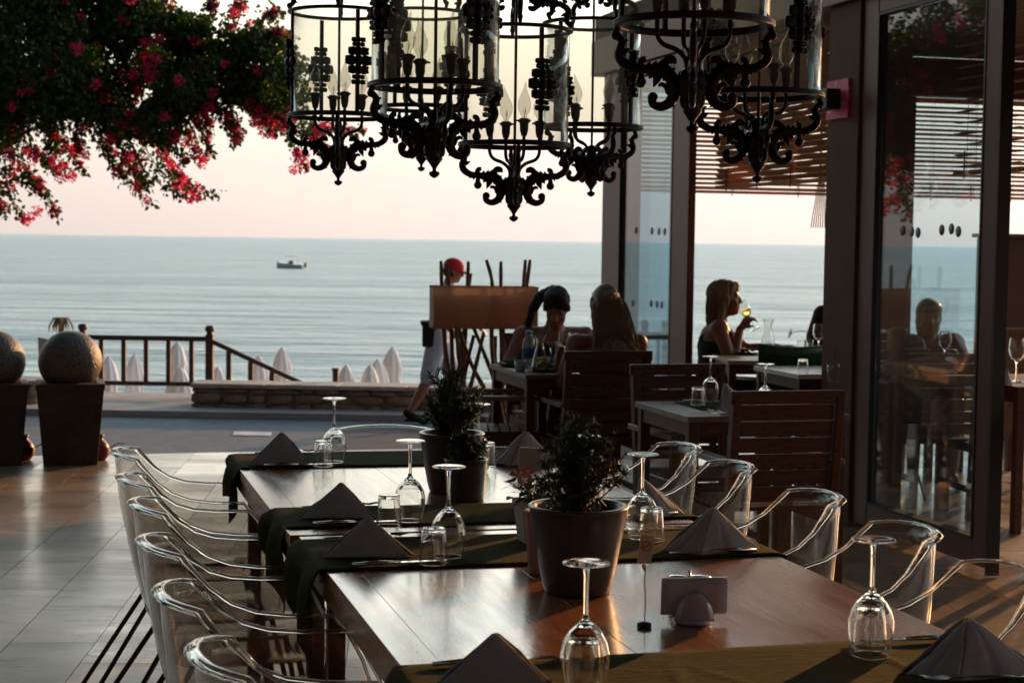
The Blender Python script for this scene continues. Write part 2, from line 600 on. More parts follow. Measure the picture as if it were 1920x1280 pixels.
def wave_material():
    m = bpy.data.materials.new('sea_water')
    m.use_nodes = True
    nt = m.node_tree
    b = nt.nodes['Principled BSDF']
    b.inputs['Base Color'].default_value = (0.03, 0.14, 0.19, 1)
    b.inputs['Roughness'].default_value = 0.30
    b.inputs['IOR'].default_value = 2.6
    b.inputs['Specular IOR Level'].default_value = 0.5
    tc = nt.nodes.new('ShaderNodeTexCoord')
    hs_ = []
    for sx, sy, sc, det, wt in ((0.30, 1.0, 0.32, 4, 2.6), (0.35, 1.0, 1.5, 5, 1.0), (0.12, 1.0, 0.05, 3, 6.0)):
        mp = nt.nodes.new('ShaderNodeMapping')
        mp.inputs['Scale'].default_value = (sx, sy, 1)
        mp.inputs['Rotation'].default_value = (0, 0, R_(4))
        nt.links.new(tc.outputs['Object'], mp.inputs[0])
        nz = nt.nodes.new('ShaderNodeTexNoise')
        nz.inputs['Scale'].default_value = sc
        nz.inputs['Detail'].default_value = det
        nz.inputs['Roughness'].default_value = 0.55
        nt.links.new(mp.outputs[0], nz.inputs['Vector'])
        mu = nt.nodes.new('ShaderNodeMath'); mu.operation = 'MULTIPLY'
        mu.inputs[1].default_value = wt
        nt.links.new(nz.outputs['Fac'], mu.inputs[0])
        hs_.append(mu)
    s1 = nt.nodes.new('ShaderNodeMath'); s1.operation = 'ADD'
    s2 = nt.nodes.new('ShaderNodeMath'); s2.operation = 'ADD'
    nt.links.new(hs_[0].outputs[0], s1.inputs[0]); nt.links.new(hs_[1].outputs[0], s1.inputs[1])
    nt.links.new(s1.outputs[0], s2.inputs[0]); nt.links.new(hs_[2].outputs[0], s2.inputs[1])
    bp = nt.nodes.new('ShaderNodeBump')
    bp.inputs['Strength'].default_value = 1.0
    bp.inputs['Distance'].default_value = 0.85
    # pale diffuse colour stands in for sky light thrown back by small waves
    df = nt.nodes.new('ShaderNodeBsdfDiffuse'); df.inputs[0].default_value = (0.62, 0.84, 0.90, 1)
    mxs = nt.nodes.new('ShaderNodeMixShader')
    # wind lanes: long streaks with more of that pale reflected-light colour mixed in
    acc = None
    for sx, sy, sc_, wt in ((0.05, 0.45, 0.12, 0.5), (0.10, 1.0, 0.30, 0.5)):
        mp2 = nt.nodes.new('ShaderNodeMapping'); mp2.inputs['Scale'].default_value = (sx, sy, 1); mp2.inputs['Rotation'].default_value = (0, 0, R_(-3))
        nt.links.new(tc.outputs['Object'], mp2.inputs[0])
        n2 = nt.nodes.new('ShaderNodeTexNoise'); n2.inputs['Scale'].default_value = sc_; n2.inputs['Detail'].default_value = 6; n2.inputs['Roughness'].default_value = 0.65
        nt.links.new(mp2.outputs[0], n2.inputs['Vector'])
        m3 = nt.nodes.new('ShaderNodeMath'); m3.operation = 'MULTIPLY_ADD'; m3.inputs[1].default_value = wt
        nt.links.new(n2.outputs['Fac'], m3.inputs[0])
        if acc is None: m3.inputs[2].default_value = 0
        else: nt.links.new(acc, m3.inputs[2])
        acc = m3.outputs[0]
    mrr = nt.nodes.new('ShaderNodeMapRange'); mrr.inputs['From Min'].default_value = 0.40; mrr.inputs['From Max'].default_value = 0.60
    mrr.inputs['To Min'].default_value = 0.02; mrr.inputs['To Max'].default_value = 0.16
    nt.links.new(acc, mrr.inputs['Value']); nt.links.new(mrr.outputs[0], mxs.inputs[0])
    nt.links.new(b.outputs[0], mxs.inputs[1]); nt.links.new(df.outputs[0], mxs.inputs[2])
    # dark sides of wavelets painted as blue streaks, apart from the bump waves
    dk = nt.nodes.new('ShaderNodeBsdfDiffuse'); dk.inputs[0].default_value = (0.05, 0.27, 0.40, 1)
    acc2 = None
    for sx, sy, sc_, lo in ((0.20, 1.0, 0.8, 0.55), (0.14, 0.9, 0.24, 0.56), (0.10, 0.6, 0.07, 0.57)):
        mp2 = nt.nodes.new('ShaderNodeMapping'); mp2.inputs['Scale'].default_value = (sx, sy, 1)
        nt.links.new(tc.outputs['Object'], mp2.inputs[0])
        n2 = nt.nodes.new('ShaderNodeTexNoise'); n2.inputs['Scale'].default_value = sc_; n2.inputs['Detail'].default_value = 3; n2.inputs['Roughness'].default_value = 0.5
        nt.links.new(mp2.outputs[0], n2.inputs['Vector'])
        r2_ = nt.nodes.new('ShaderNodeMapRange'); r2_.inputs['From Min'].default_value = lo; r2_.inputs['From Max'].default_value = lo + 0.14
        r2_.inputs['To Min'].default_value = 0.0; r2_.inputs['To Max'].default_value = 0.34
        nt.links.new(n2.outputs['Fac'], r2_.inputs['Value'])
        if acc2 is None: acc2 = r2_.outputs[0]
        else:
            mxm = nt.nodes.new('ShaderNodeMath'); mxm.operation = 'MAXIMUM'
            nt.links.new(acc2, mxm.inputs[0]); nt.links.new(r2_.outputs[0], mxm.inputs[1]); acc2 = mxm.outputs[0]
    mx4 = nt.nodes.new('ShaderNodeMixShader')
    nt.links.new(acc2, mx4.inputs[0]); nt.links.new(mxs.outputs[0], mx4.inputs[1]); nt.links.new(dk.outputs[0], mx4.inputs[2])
    nt.links.new(mx4.outputs[0], nt.nodes['Material Output'].inputs[0])
    nt.links.new(s2.outputs[0], bp.inputs['Height'])
    nt.links.new(bp.outputs[0], b.inputs['Normal'])
    return m


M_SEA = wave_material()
M_SAND = mat('sand', (0.36, 0.30, 0.22), 0.9, 0, 0.2, 2, bump=0.3)
M_ASPH = mat('asphalt', (0.075, 0.085, 0.11), 0.75, 0, 0.3, 6, bump=0.4, bscale=80)
M_PAVE = mat('pavement', (0.36, 0.34, 0.34), 0.8, 0, 0.2, 3, bump=0.3, bscale=50)
M_LINE = mat('road_paint', (0.55, 0.55, 0.55), 0.7, 0, 0.3, 9)


def travertine():
    m = mat('travertine', (0.44, 0.30, 0.19), 0.32, 0, 0.2, 2.2, (1, 3, 1), bump=0.12, bscale=9, col2=(0.24, 0.165, 0.11), rvar=0.14, spec=0.5, detail=9, coat=0.25)
    nt = m.node_tree
    b = nt.nodes['Principled BSDF']
    # dark pits and long veins
    tc = nt.nodes.new('ShaderNodeTexCoord')
    mp = nt.nodes.new('ShaderNodeMapping'); mp.inputs['Scale'].default_value = (2.2, 9.0, 3.0)
    nt.links.new(tc.outputs['Object'], mp.inputs[0])
    nz = nt.nodes.new('ShaderNodeTexNoise'); nz.inputs['Scale'].default_value = 2.0; nz.inputs['Detail'].default_value = 10; nz.inputs['Roughness'].default_value = 0.7
    nt.links.new(mp.outputs[0], nz.inputs['Vector'])
    cr = nt.nodes.new('ShaderNodeValToRGB')
    cr.color_ramp.elements[0].position = 0.35; cr.color_ramp.elements[0].color = (0.25, 0.22, 0.2, 1)
    cr.color_ramp.elements[1].position = 0.46; cr.color_ramp.elements[1].color = (1, 1, 1, 1)
    nt.links.new(nz.outputs['Fac'], cr.inputs[0])
    mu = nt.nodes.new('ShaderNodeMixRGB'); mu.blend_type = 'MULTIPLY'; mu.inputs[0].default_value = 0.9
    old = b.inputs['Base Color'].links[0].from_socket
    nt.links.new(old, mu.inputs[1]); nt.links.new(cr.outputs[0], mu.inputs[2])
    oi = nt.nodes.new('ShaderNodeObjectInfo')
    mr = nt.nodes.new('ShaderNodeMapRange'); mr.inputs['To Min'].default_value = 0.86; mr.inputs['To Max'].default_value = 1.08
    nt.links.new(oi.outputs['Random'], mr.inputs['Value'])
    m2 = nt.nodes.new('ShaderNodeMixRGB'); m2.blend_type = 'MULTIPLY'; m2.inputs[0].default_value = 1.0
    nt.links.new(mu.outputs[0], m2.inputs[1]); nt.links.new(mr.outputs[0], m2.inputs[2])
    # worn, trodden patches across the whole floor, and every tile cut from another part of the stone
    geo = nt.nodes.new('ShaderNodeNewGeometry')
    nzw = nt.nodes.new('ShaderNodeTexNoise'); nzw.inputs['Scale'].default_value = 0.9; nzw.inputs['Detail'].default_value = 8; nzw.inputs['Roughness'].default_value = 0.65
    nt.links.new(geo.outputs['Position'], nzw.inputs['Vector'])
    mrw = nt.nodes.new('ShaderNodeMapRange'); mrw.inputs['From Min'].default_value = 0.35; mrw.inputs['From Max'].default_value = 0.65; mrw.inputs['To Min'].default_value = 0.55; mrw.inputs['To Max'].default_value = 1.1
    nt.links.new(nzw.outputs['Fac'], mrw.inputs['Value'])
    m3_ = nt.nodes.new('ShaderNodeMixRGB'); m3_.blend_type = 'MULTIPLY'; m3_.inputs[0].default_value = 1.0
    nt.links.new(m2.outputs[0], m3_.inputs[1]); nt.links.new(mrw.outputs[0], m3_.inputs[2])
    nt.links.new(m3_.outputs[0], b.inputs['Base Color'])
    rm = nt.nodes.new('ShaderNodeMath'); rm.operation = 'MULTIPLY'; rm.inputs[1].default_value = 37.0
    nt.links.new(oi.outputs['Random'], rm.inputs[0])
    for n_ in [q for q in nt.nodes if q.type == 'MAPPING']:
        cbn = nt.nodes.new('ShaderNodeCombineXYZ')
        for ax in range(3): nt.links.new(rm.outputs[0], cbn.inputs[ax])
        nt.links.new(cbn.outputs[0], n_.inputs['Location'])
    rl = b.inputs['Roughness'].links[0].from_socket
    mrr = nt.nodes.new('ShaderNodeMapRange'); mrr.inputs['From Min'].default_value = 0.35; mrr.inputs['From Max'].default_value = 0.65; mrr.inputs['To Min'].default_value = 0.16; mrr.inputs['To Max'].default_value = -0.04
    nt.links.new(nzw.outputs['Fac'], mrr.inputs['Value'])
    adr = nt.nodes.new('ShaderNodeMath'); adr.operation = 'ADD'
    nt.links.new(rl, adr.inputs[0]); nt.links.new(mrr.outputs[0], adr.inputs[1]); nt.links.new(adr.outputs[0], b.inputs['Roughness'])
    bp = b.inputs['Normal'].links[0].from_node
    ad = nt.nodes.new('ShaderNodeMath'); ad.operation = 'ADD'
    o2 = bp.inputs['Height'].links[0].from_socket
    nt.links.new(o2, ad.inputs[0]); nt.links.new(cr.outputs[0], ad.inputs[1])
    nt.links.new(ad.outputs[0], bp.inputs['Height'])
    return m


M_TRAV = travertine()
M_GROUT = mat('grout', (0.24, 0.19, 0.14), 0.9, 0, 0.2, 30)


def uvbox(mb, u0, u1, v0, v1, z0, z1):
    pts = [uv(u0, v0), uv(u1, v0), uv(u1, v1), uv(u0, v1)]
    return mb.prism([(p.x, p.y) for p in pts], z0, z1)


# sea: one sheet to the horizon
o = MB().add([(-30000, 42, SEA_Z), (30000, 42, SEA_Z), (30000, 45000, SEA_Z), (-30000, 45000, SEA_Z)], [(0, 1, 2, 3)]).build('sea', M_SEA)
tag(o, kind='structure')
# beach, sloping into the water
bm_ = MB()
rows = []
for Y, z in ((19.4, ROAD_Z - 0.3), (20.2, -2.3), (24, -2.85), (40, SAND_Z), (47, -3.3)):
    rows.append([(x, Y + 0.4 * math.sin(x * 0.3), z + 0.03 * math.sin(x * 1.7 + Y)) for x in range(-80, 81, 4)])
tag(bm_.grid(rows).build('beach', M_SAND), kind='structure')

# terrace, road and promenade (edges follow the restaurant's grid on the near side)
EDGE_V = 11.55
slab = MB()
uvbox(slab, -9, 12, -8, EDGE_V - 0.004, -0.6, -0.026)
terrace = tag(slab.build('terrace_floor', M_GROUT), kind='structure')


def clip_poly(poly, n, d):
    out = []
    for i in range(len(poly)):
        a, b = poly[i], poly[(i + 1) % len(poly)]
        da, db = a[0] * n[0] + a[1] * n[1] - d, b[0] * n[0] + b[1] * n[1] - d
        if da <= 0: out.append(a)
        if da * db < 0:
            t = da / (da - db)
            out.append((a[0] + (b[0] - a[0]) * t, a[1] + (b[1] - a[1]) * t))
    return out


tl = R_(3.7)
TX, TY = Vector((math.cos(tl), math.sin(tl))), Vector((-math.sin(tl), math.cos(tl)))
tiles = []
tw, tlen, gap = 0.30, 0.61, 0.0014
for i in range(-34, 42):
    off = (0.5 if i % 2 else 0.0) * tlen
    for j in range(-14, 24):
        x0, y0 = i * tw - 0.18, j * tlen + off
        poly = [(x0 + gap, y0 + gap), (x0 + tw - gap, y0 + gap), (x0 + tw - gap, y0 + tlen - gap), (x0 + gap, y0 + tlen - gap)]
        poly = [(TX.x * a + TY.x * b, TX.y * a + TY.y * b) for a, b in poly]
        for nrm, d in ((VX, EDGE_V), (-VX, 7.9), (UX, 11.9), (-UX, 8.9)):
            poly = clip_poly(poly, (nrm.x, nrm.y), d)
            if len(poly) < 3: break
        if len(poly) < 3: continue
        cx = sum(p[0] for p in poly) / len(poly)
        cyy = sum(p[1] for p in poly) / len(poly)
        ar = abs(sum(poly[k][0] * poly[(k + 1) % len(poly)][1] - poly[(k + 1) % len(poly)][0] * poly[k][1] for k in range(len(poly)))) / 2
        if ar < 0.004: continue
        # how large it shows: in frame, on the open floor
        vis = 0
        if cyy > 4.8:
            px = 960 + FPX * cx / cyy
            py = 453 + FPX * 1.45 / cyy
            if -60 < px < 1980 and py < 1330:
                open_floor = px < 720 or (px > 760 and py < 900)
                vis = ar / cyy ** 3 * (1 if open_floor else 0.04)
        tiles.append((vis, poly, cx, cyy))
tiles.sort(key=lambda t: -t[0])
rest = MB()
shared = {}
for n_, (vis, poly, cx, cyy) in enumerate(tiles):
    lift = random.uniform(-0.0005, 0.0005)
    if n_ < 290 and vis > 0:
        if len(poly) == 4 and 'full' in shared and abs(abs((Vector(poly[1]) - Vector(poly[0])).length) - (tw - 2 * gap)) < 1e-6 and abs((Vector(poly[2]) - Vector(poly[1])).length - (tlen - 2 * gap)) < 1e-6:
            t = bpy.data.objects.new('tile', shared['full']); COL.objects.link(t)
            t.location = (cx, cyy, lift)
            if random.random() < 0.5: t.rotation_euler = (0, 0, PI)
        else:
            m_ = MB().prism([(p[0] - cx, p[1] - cyy) for p in poly], -0.024, 0)
            t = m_.build('tile', M_TRAV)
            t.location = (cx, cyy, lift)
            if len(poly) == 4 and 'full' not in shared and abs((Vector(poly[2]) - Vector(poly[1])).length - (tlen - 2 * gap)) < 1e-6 and abs((Vector(poly[1]) - Vector(poly[0])).length - (tw - 2 * gap)) < 1e-6:
                shared['full'] = t.data
        t.parent = terrace
    else:
        rest.prism(poly, -0.024 + lift, lift)
o = rest.build('tile_field', M_TRAV, terrace)
o['kind'] = 'stuff'

rd = MB()
FARV = 17.55


def road_strip(mb, y0, y1, z, x0=-60, x1=60, k0=0.0, k1=0.0):
    return mb.add([(x0, y0 + k0 * x0, z), (x1, y0 + k0 * x1, z), (x1, y1 + k1 * x1, z), (x0, y1 + k1 * x0, z)], [(0, 1, 2, 3)])


SL = -0.035        # the promenade comes a little nearer on the right
rd.add([(-60, -4.0, ROAD_Z), (60, -4.0 + 31, ROAD_Z), (60, 17.3 + SL * 60, ROAD_Z), (-60, 17.3 - SL * 60, ROAD_Z)], [(0, 1, 2, 3)])
rd2 = MB().add([(-60, -25, ROAD_Z - 0.004), (60, -25, ROAD_Z - 0.004), (60, 17.3 + SL * 60, ROAD_Z - 0.004), (-60, 17.3 - SL * 60, ROAD_Z - 0.004)], [(0, 1, 2, 3)])
tag(rd2.build('road', M_ASPH), kind='structure')
pv = MB()
for (x0, x1) in ((-60, 60),):
    vs = []
    for x, y in ((x0, 17.3 + SL * x0), (x1, 17.3 + SL * x1), (x1, 19.3 + SL * x1), (x0, 19.3 + SL * x0)):
        vs.append((x, y))
    pv.prism(vs, ROAD_Z - 2.4, ROAD_Z + 0.06)
tag(pv.build('promenade', M_PAVE), kind='structure')
ln = MB()
road_strip(ln, 12.75, 12.87, ROAD_Z + 0.004, -20, 1.0, 0.2, 0.2)
dash = [atz(436, 815, ROAD_Z + 0.004), atz(508, 816.5, ROAD_Z + 0.004), atz(510, 809.5, ROAD_Z + 0.004), atz(440, 808, ROAD_Z + 0.004)]
ln.add(dash, [(0, 1, 2, 3)])
for k in (-1, 1, 2):
    d = Vector((k * 2.6, k * 0.05, 0))
    ln.add([p + d for p in dash], [(0, 1, 2, 3)])
tag(ln.build('road_marking', M_LINE), kind='structure')

# ------------------------------------------------------------------ rubble walls on the promenade


def rubble_wall(label, x0, x1, y, h, th, seed):
    root = thing('stone_wall', label, 'wall', (x0, y + SL * x0, ROAD_Z + 0.0), math.atan(SL))
    rnd = random.Random(seed)
    L = x1 - x0
    MB().box((L / 2, th / 2, h / 2 - 0.03), (L - 0.06, th - 0.07, h - 0.06)).build('mortar', M_GROUT, root)
    zz = 0.0
    meshes = []
    for q in range(5):
        m_ = MB().ball((0, 0, 0), 0.5, 8, 5)
        vs = []
        for p in m_.v:
            p = Vector(p)
            q_ = Vector([math.copysign(abs(c * 2) ** 0.45, c) * 0.5 for c in p])
            q_ *= 1 + 0.12 * noise.noise(p * 3 + Vector((q * 5, 0, 0)))
            vs.append(q_)
        m_.v = [tuple(v) for v in vs]
        m_.s = [True] * len(m_.f)
        meshes.append(m_.mesh('stone', M_STONE))
    while zz < h - 0.06:
        ch = rnd.uniform(0.09, 0.15)
        if zz + ch > h - 0.08: ch = h - 0.05 - zz
        xx = 0.0
        while xx < L:
            wd = rnd.uniform(0.14, 0.38)
            if xx + wd > L - 0.1: wd = L - xx
            s = bpy.data.objects.new('stone', rnd.choice(meshes)); COL.objects.link(s)
            s.parent = root
            s.location = (xx + wd / 2, 0.06 + rnd.uniform(-0.015, 0.015), zz + ch / 2 + rnd.uniform(-0.008, 0.008))
            s.scale = (wd * 1.0, 0.16, ch * 1.02)
            s.rotation_euler = (0, rnd.uniform(-0.08, 0.08), 0)
            xx += wd
        zz += ch
    xx = 0.0
    while xx < L:
        wd = min(rnd.uniform(0.5, 0.9), L - xx)
        if L - xx - wd < 0.15: wd = L - xx
        MB().box((xx + wd / 2, th / 2, h - 0.022), (wd - 0.008, th + 0.05, 0.045)).build('coping', M_CAP, root, bevel=0.008)
        xx += wd
    return root


YW = 17.75
xl = aty(356, 730, YW + 0.1).x
rubble_wall('long low rubble stone wall along the promenade behind the walking man, starting right of the railing', xl, 4.6, YW, 0.31, 0.45, 3)
rubble_wall('short rubble stone wall stub behind the two stone ball planters at far left', -8.0, aty(72, 730, YW + 0.2).x, YW, 0.31, 0.45, 5)

# ------------------------------------------------------------------ railing: level panel, then down the beach stair
YF = 19.0


def railing():
    root = thing('stair_railing', 'dark wooden railing with square balusters sloping down to the beach stair', 'railing', (0, 0, 0))
    zt, zb = aty(160, 629, YF).z, aty(160, 717, YF).z
    zt2, zb2 = aty(390, 635, YF).z, aty(390, 720, YF).z
    zt = zb + (zt2 - zb2); zt2 = zt; zb = zb2; zt = zt2
    xa, xb = aty(155, 700, YF).x, aty(393, 700, YF).x
    base = ROAD_Z + 0.06
    for x in (xa, xb):
        pm = MB()
        pm.box((x, YF, (base + zt + 0.05) / 2), (0.085, 0.085, zt + 0.05 - base))
        pm.box((x, YF, zt + 0.062), (0.06, 0.06, 0.03))
        p = pm.build('post', M_RAIL, root, bevel=0.006)
        MB().lathe([(0, 0), (0.04, 0.0), (0.052, 0.02), (0.052, 0.05), (0.04, 0.07), (0, 0.075)], 12, (x, YF, zt + 0.077)).build('finial', M_RAIL, p)
    MB().box(((xa + xb) / 2, YF, zt), (xb - xa - 0.088, 0.06, 0.055)).build('rail', M_RAIL, root, bevel=0.004)
    MB().box(((xa + xb) / 2, YF, zb), (xb - xa - 0.088, 0.05, 0.05)).build('rail', M_RAIL, root, bevel=0.004)
    for px in (190, 232, 274, 316, 359):
        x = aty(px, 670, YF).x
        MB().box((x, YF, (zt + zb) / 2), (0.05, 0.04, zt - zb - 0.054)).build('baluster', M_RAIL, root, bevel=0.003)
    a, b = aty(398, 640, YF), aty(600, 734, YF)
    d = (b - a)
    MB().bar(a, a + d * 1.35, 0.06, 0.05).build('rail', M_RAIL, root, bevel=0.004)
    for px in (429, 470, 510, 549, 588):
        t = (aty(px, 680, YF).x - a.x) / d.x
        top = a + d * t
        MB().box((top.x, YF, top.z - 0.5), (0.055, 0.045, 0.95)).build('baluster', M_RAIL, root, bevel=0.003)
    # second flight on the left
    e = aty(66, 632, YF)
    return root


railing()
pm = thing('rail_post', 'short dark bollard post standing behind the long stone wall left of the walking man', 'post', (aty(629, 725, 18.4).x, 18.4, ROAD_Z))
MB().box((0, 0, 0.21), (0.06, 0.06, 0.42)).build('shaft', M_RAIL, pm, bevel=0.004)
MB().box((0, 0, 0.435), (0.075, 0.075, 0.03)).build('cap', M_RAIL, pm, bevel=0.006)


def right_railing():
    Y = 16.0
    x0, x1 = aty(1120, 640, Y).x, aty(1248, 640, Y).x
    root = thing('timber_railing', 'dark timber guard rail seen through the glass panel beside the blonde woman', 'railing')
    zt = aty(1200, 628, Y).z
    MB().box(((x0 + x1) / 2, Y, zt), (x1 - x0 - 0.002, 0.06, 0.07)).build('rail', M_RAIL, root, bevel=0.004)
    MB().box(((x0 + x1) / 2, Y, zt - 0.5), (x1 - x0 - 0.002, 0.04, 0.05)).build('rail', M_RAIL, root, bevel=0.004)
    for px in (1130, 1208, 1246):
        x = aty(px, 640, Y).x
        p = MB().box((x, Y - 0.062, (zt + 0.08 + ROAD_Z) / 2), (0.06, 0.06, zt + 0.08 - ROAD_Z)).build('post', M_RAIL, root, bevel=0.005)
        MB().lathe([(0, 0), (0.035, 0.0), (0.045, 0.03), (0.03, 0.06), (0, 0.065)], 12, (x, Y - 0.062, zt + 0.08)).build('finial', M_RAIL, p)


right_railing()

# ------------------------------------------------------------------ closed beach umbrellas


def make_umbrella():
    root = thing('beach_umbrella', '', 'umbrella', group='closed white umbrellas on the beach')
    MB().lathe([(0.0, 0), (0.022, 0), (0.022, 0.4), (0, 0.4)], 10).build('pole', M_WHITE, root)
    m_ = MB()
    rows = []
    prof = [(0.27, 0.0), (0.255, 0.25), (0.225, 0.55), (0.19, 0.9), (0.168, 1.15), (0.172, 1.26), (0.195, 1.31), (0.175, 1.44), (0.14, 1.58), (0.09, 1.70), (0.045, 1.76), (0.012, 1.78)]
    n = 48
    for r, z in prof:
        row = []
        for k in range(n):
            a = 2 * PI * k / n
            rr = r * (1 + 0.16 * math.cos(8 * a + 0.4 * z) * min(1, r / 0.1) * (1 - 0.4 * z / 1.7)) + 0.012 * noise.noise(Vector((a * 2, z * 2, 0)))
            row.append((rr * math.cos(a), rr * math.sin(a), 0.3 + z))
        rows.append(row)
    m_.grid(rows, True, wrap=True)
    m_.build('canopy', M_UMB, root)
    MB().tube([(0.2 * math.cos(t / 16 * 2 * PI), 0.2 * math.sin(t / 16 * 2 * PI), 1.13) for t in range(16)], 0.014, 5, closed=True).build('tie_strap', M_UMB, root)
    MB().ball((0, 0, 2.07), 0.03, 8, 6).build('finial', M_WHITE, root)
    return root


um = make_umbrella()
ulist = [(252, 664, 'closed white umbrella seen between the first railing balusters from the left, standing alone'),
         (330, 640, 'tall closed white umbrella behind the middle of the level railing'),
         (340, 688, 'short closed white umbrella in front of the tall one behind the level railing'),
         (408, 687, 'short closed white umbrella just right of the tall railing post'),
         (488, 667, 'closed white umbrella behind the upper part of the sloping rail'),
         (527, 650, 'tall closed white umbrella behind the middle of the sloping rail'),
         (647, 683, 'leftmost of the four closed white umbrellas above the long stone wall'),
         (690, 683, 'second from left of the four closed white umbrellas above the long stone wall'),
         (711, 673, 'third from left of the four closed white umbrellas above the long stone wall'),
         (733, 650, 'tallest, rightmost closed white umbrella above the long stone wall'),
         (200, 668, 'closed white umbrella mostly hidden behind the right stone ball planter')]
for i, (px, py, lab) in enumerate(ulist):
    hor = 451 + 0.0136 * (px - 960)
    Y = (1.45 - (SAND_Z + 2.1)) * FPX / (py - hor)
    p = aty(px, py, Y)
    loc = (p.x, Y, SAND_Z)
    if i == 0:
        um.location = loc; um['label'] = lab
    else:
        c = again(um, lab, loc, random.uniform(0, 6))
    (um if i == 0 else c).scale = (random.uniform(0.92, 1.08),) * 2 + (1,)
    (um if i == 0 else c).rotation_euler.x = random.uniform(-0.03, 0.03)

# small palm-like straw parasol and a grey board by the beach path
p = aty(114, 612, 24)
pr = thing('straw_parasol', 'small straw palm parasol rising above the right stone ball', 'parasol', (p.x, 24, -2.3))
MB().tube([(0, 0, 0), (0.01, 0, 1.3), (0, 0, 2.52)], 0.035, 7).build('trunk', M_BARK, pr)
fm = MB()
for k in range(14):
    a = k * 2 * PI / 14 + random.uniform(-0.15, 0.15)
    L = random.uniform(0.13, 0.19)
    pts = [Vector((0, 0, 2.52)), Vector((math.cos(a) * L * 0.6, math.sin(a) * L * 0.6, 2.58)), Vector((math.cos(a) * L, math.sin(a) * L, 2.47)), Vector((math.cos(a) * L * 1.08, math.sin(a) * L * 1.08, 2.38))]
    fm.tube(pts, [0.012, 0.022, 0.016, 0.004], 4, flat=0.4)
fm.build('frond', M_BARK, pr)
sb = thing('notice_board', 'grey tilted board on a post left of the right stone ball', 'sign', (aty(92, 660, 18.6).x, 18.6, ROAD_Z))
mbz = MB()
c0, c1, c2, c3 = aty(71, 632, 18.6), aty(112, 640, 18.6), aty(112, 668, 18.6), aty(72, 665, 18.6)
off = Vector(sb.location)
fr_ = [p - off for p in (c0, c1, c2, c3)]
bk_ = [p + Vector((0, 0.03, 0)) for p in fr_]
mbz.add(fr_ + bk_, [(3, 2, 1, 0), (4, 5, 6, 7), (0, 1, 5, 4), (1, 2, 6, 5), (2, 3, 7, 6), (3, 0, 4, 7)])
mbz.build('panel', M_GREYCARD, sb)
MB().box((0, 0.05, 0.25), (0.05, 0.05, 0.62)).build('post', M_RAIL, sb)

# ------------------------------------------------------------------ motor boat


def boat(px, py, label, L=4.2, yaw=0.5, name='motor_boat'):
    hor = 451 + 0.0136 * (px - 960)
    Y = 4.5 * FPX / (py - hor)
    p = aty(px, py, Y)
    root = thing(name, label, 'boat', (p.x, Y, SEA_Z), yaw)
    m_ = MB()
    rows = []
    for i in range(13):
        t = i / 12
        x = (t - 0.5) * L
        wd = 0.85 * (1 - max(0, (t - 0.45) / 0.55) ** 2.2) + 0.02
        sh = 0.62 + 0.35 * t ** 2
        rows.append([(x, -wd, sh), (x, -wd * 0.95, 0.3), (x, -wd * 0.6, -0.1), (x, 0, -0.25), (x, wd * 0.6, -0.1), (x, wd * 0.95, 0.3), (x, wd, sh), (x, wd * 0.8, sh - 0.02), (x, 0, sh - 0.12 + 0.18 * (t > 0.5)), (x, -wd * 0.8, sh - 0.02)])
    m_.grid(rows, True, wrap=True)
    m_.f.append(tuple(range(10))); m_.s.append(False)
    m_.build('hull', M_BOATW, root)
    MB().grid([[(r[1][0], r[1][1] * 1.01, 0.32), (r[1][0], r[1][1] * 1.01, 0.2)] for r in rows[:11]]).build('stripe', M_BOATB, root)
    ws = MB()
    ws.grid([[(0.15, -0.6, 0.72), (0.35, -0.35, 0.72), (0.4, 0.35, 0.72), (0.15, 0.6, 0.72)], [(-0.1, -0.55, 1.12), (0.08, -0.35, 1.15), (0.08, 0.35, 1.15), (-0.1, 0.55, 1.12)]])
    ws.build('windscreen', M_BOATB, root)
    bm = MB()
    for s in (-1, 1):
        bm.tube([(-0.8, 0.7 * s, 0.65), (-0.8, 0.68 * s, 1.75)], 0.02, 6)
        bm.tube([(0.55, 0.6 * s, 0.7), (0.45, 0.62 * s, 1.75)], 0.02, 6)
    bm.tube([(-0.9, -0.68, 1.76), (0.6, -0.62, 1.77)], 0.025, 6)
    bm.tube([(-0.9, 0.68, 1.76), (0.6, 0.62, 1.77)], 0.025, 6)
    bm.tube([(-0.9, -0.68, 1.76), (-0.9, 0.68, 1.76)], 0.025, 6)
    bm.tube([(0.6, -0.62, 1.77), (0.6, 0.62, 1.77)], 0.025, 6)
    bm.build('canopy_frame', M_STEEL, root)
    MB().box((-L / 2 - 0.12, 0, 0.55), (0.3, 0.32, 0.7)).build('outboard_motor', M_BLACKP, root, bevel=0.05)
    MB().box((-0.35, 0.25, 0.75), (0.4, 0.45, 0.5)).build('seat', M_BOATB, root, bevel=0.05)
    return root


boat(545, 503, 'small white motor boat with a frame canopy out on the calm sea', 4.8, R_(155))
b2 = boat(1893, 472, 'tiny far boat on the horizon at the right edge, beyond the open door', 9.0, R_(10))
# far dark coast line, low on the horizon
cst = MB()
rows = [[], []]
for i in range(60):
    x = 900 + i * 60
    h = 16 + 14 * abs(noise.noise(Vector((i * 0.23, 0, 0)))) + (12 if 20 < i < 45 else 0)
    h *= min(1, i / 6)
    rows[0].append((x + 800, 5200, SEA_Z - 1)); rows[1].append((x + 800, 5230, SEA_Z + h * 0.35))
cst.grid(rows)
tag(cst.build('far_coast', mat('far_land', (0.12, 0.13, 0.15), 0.9)), kind='structure')

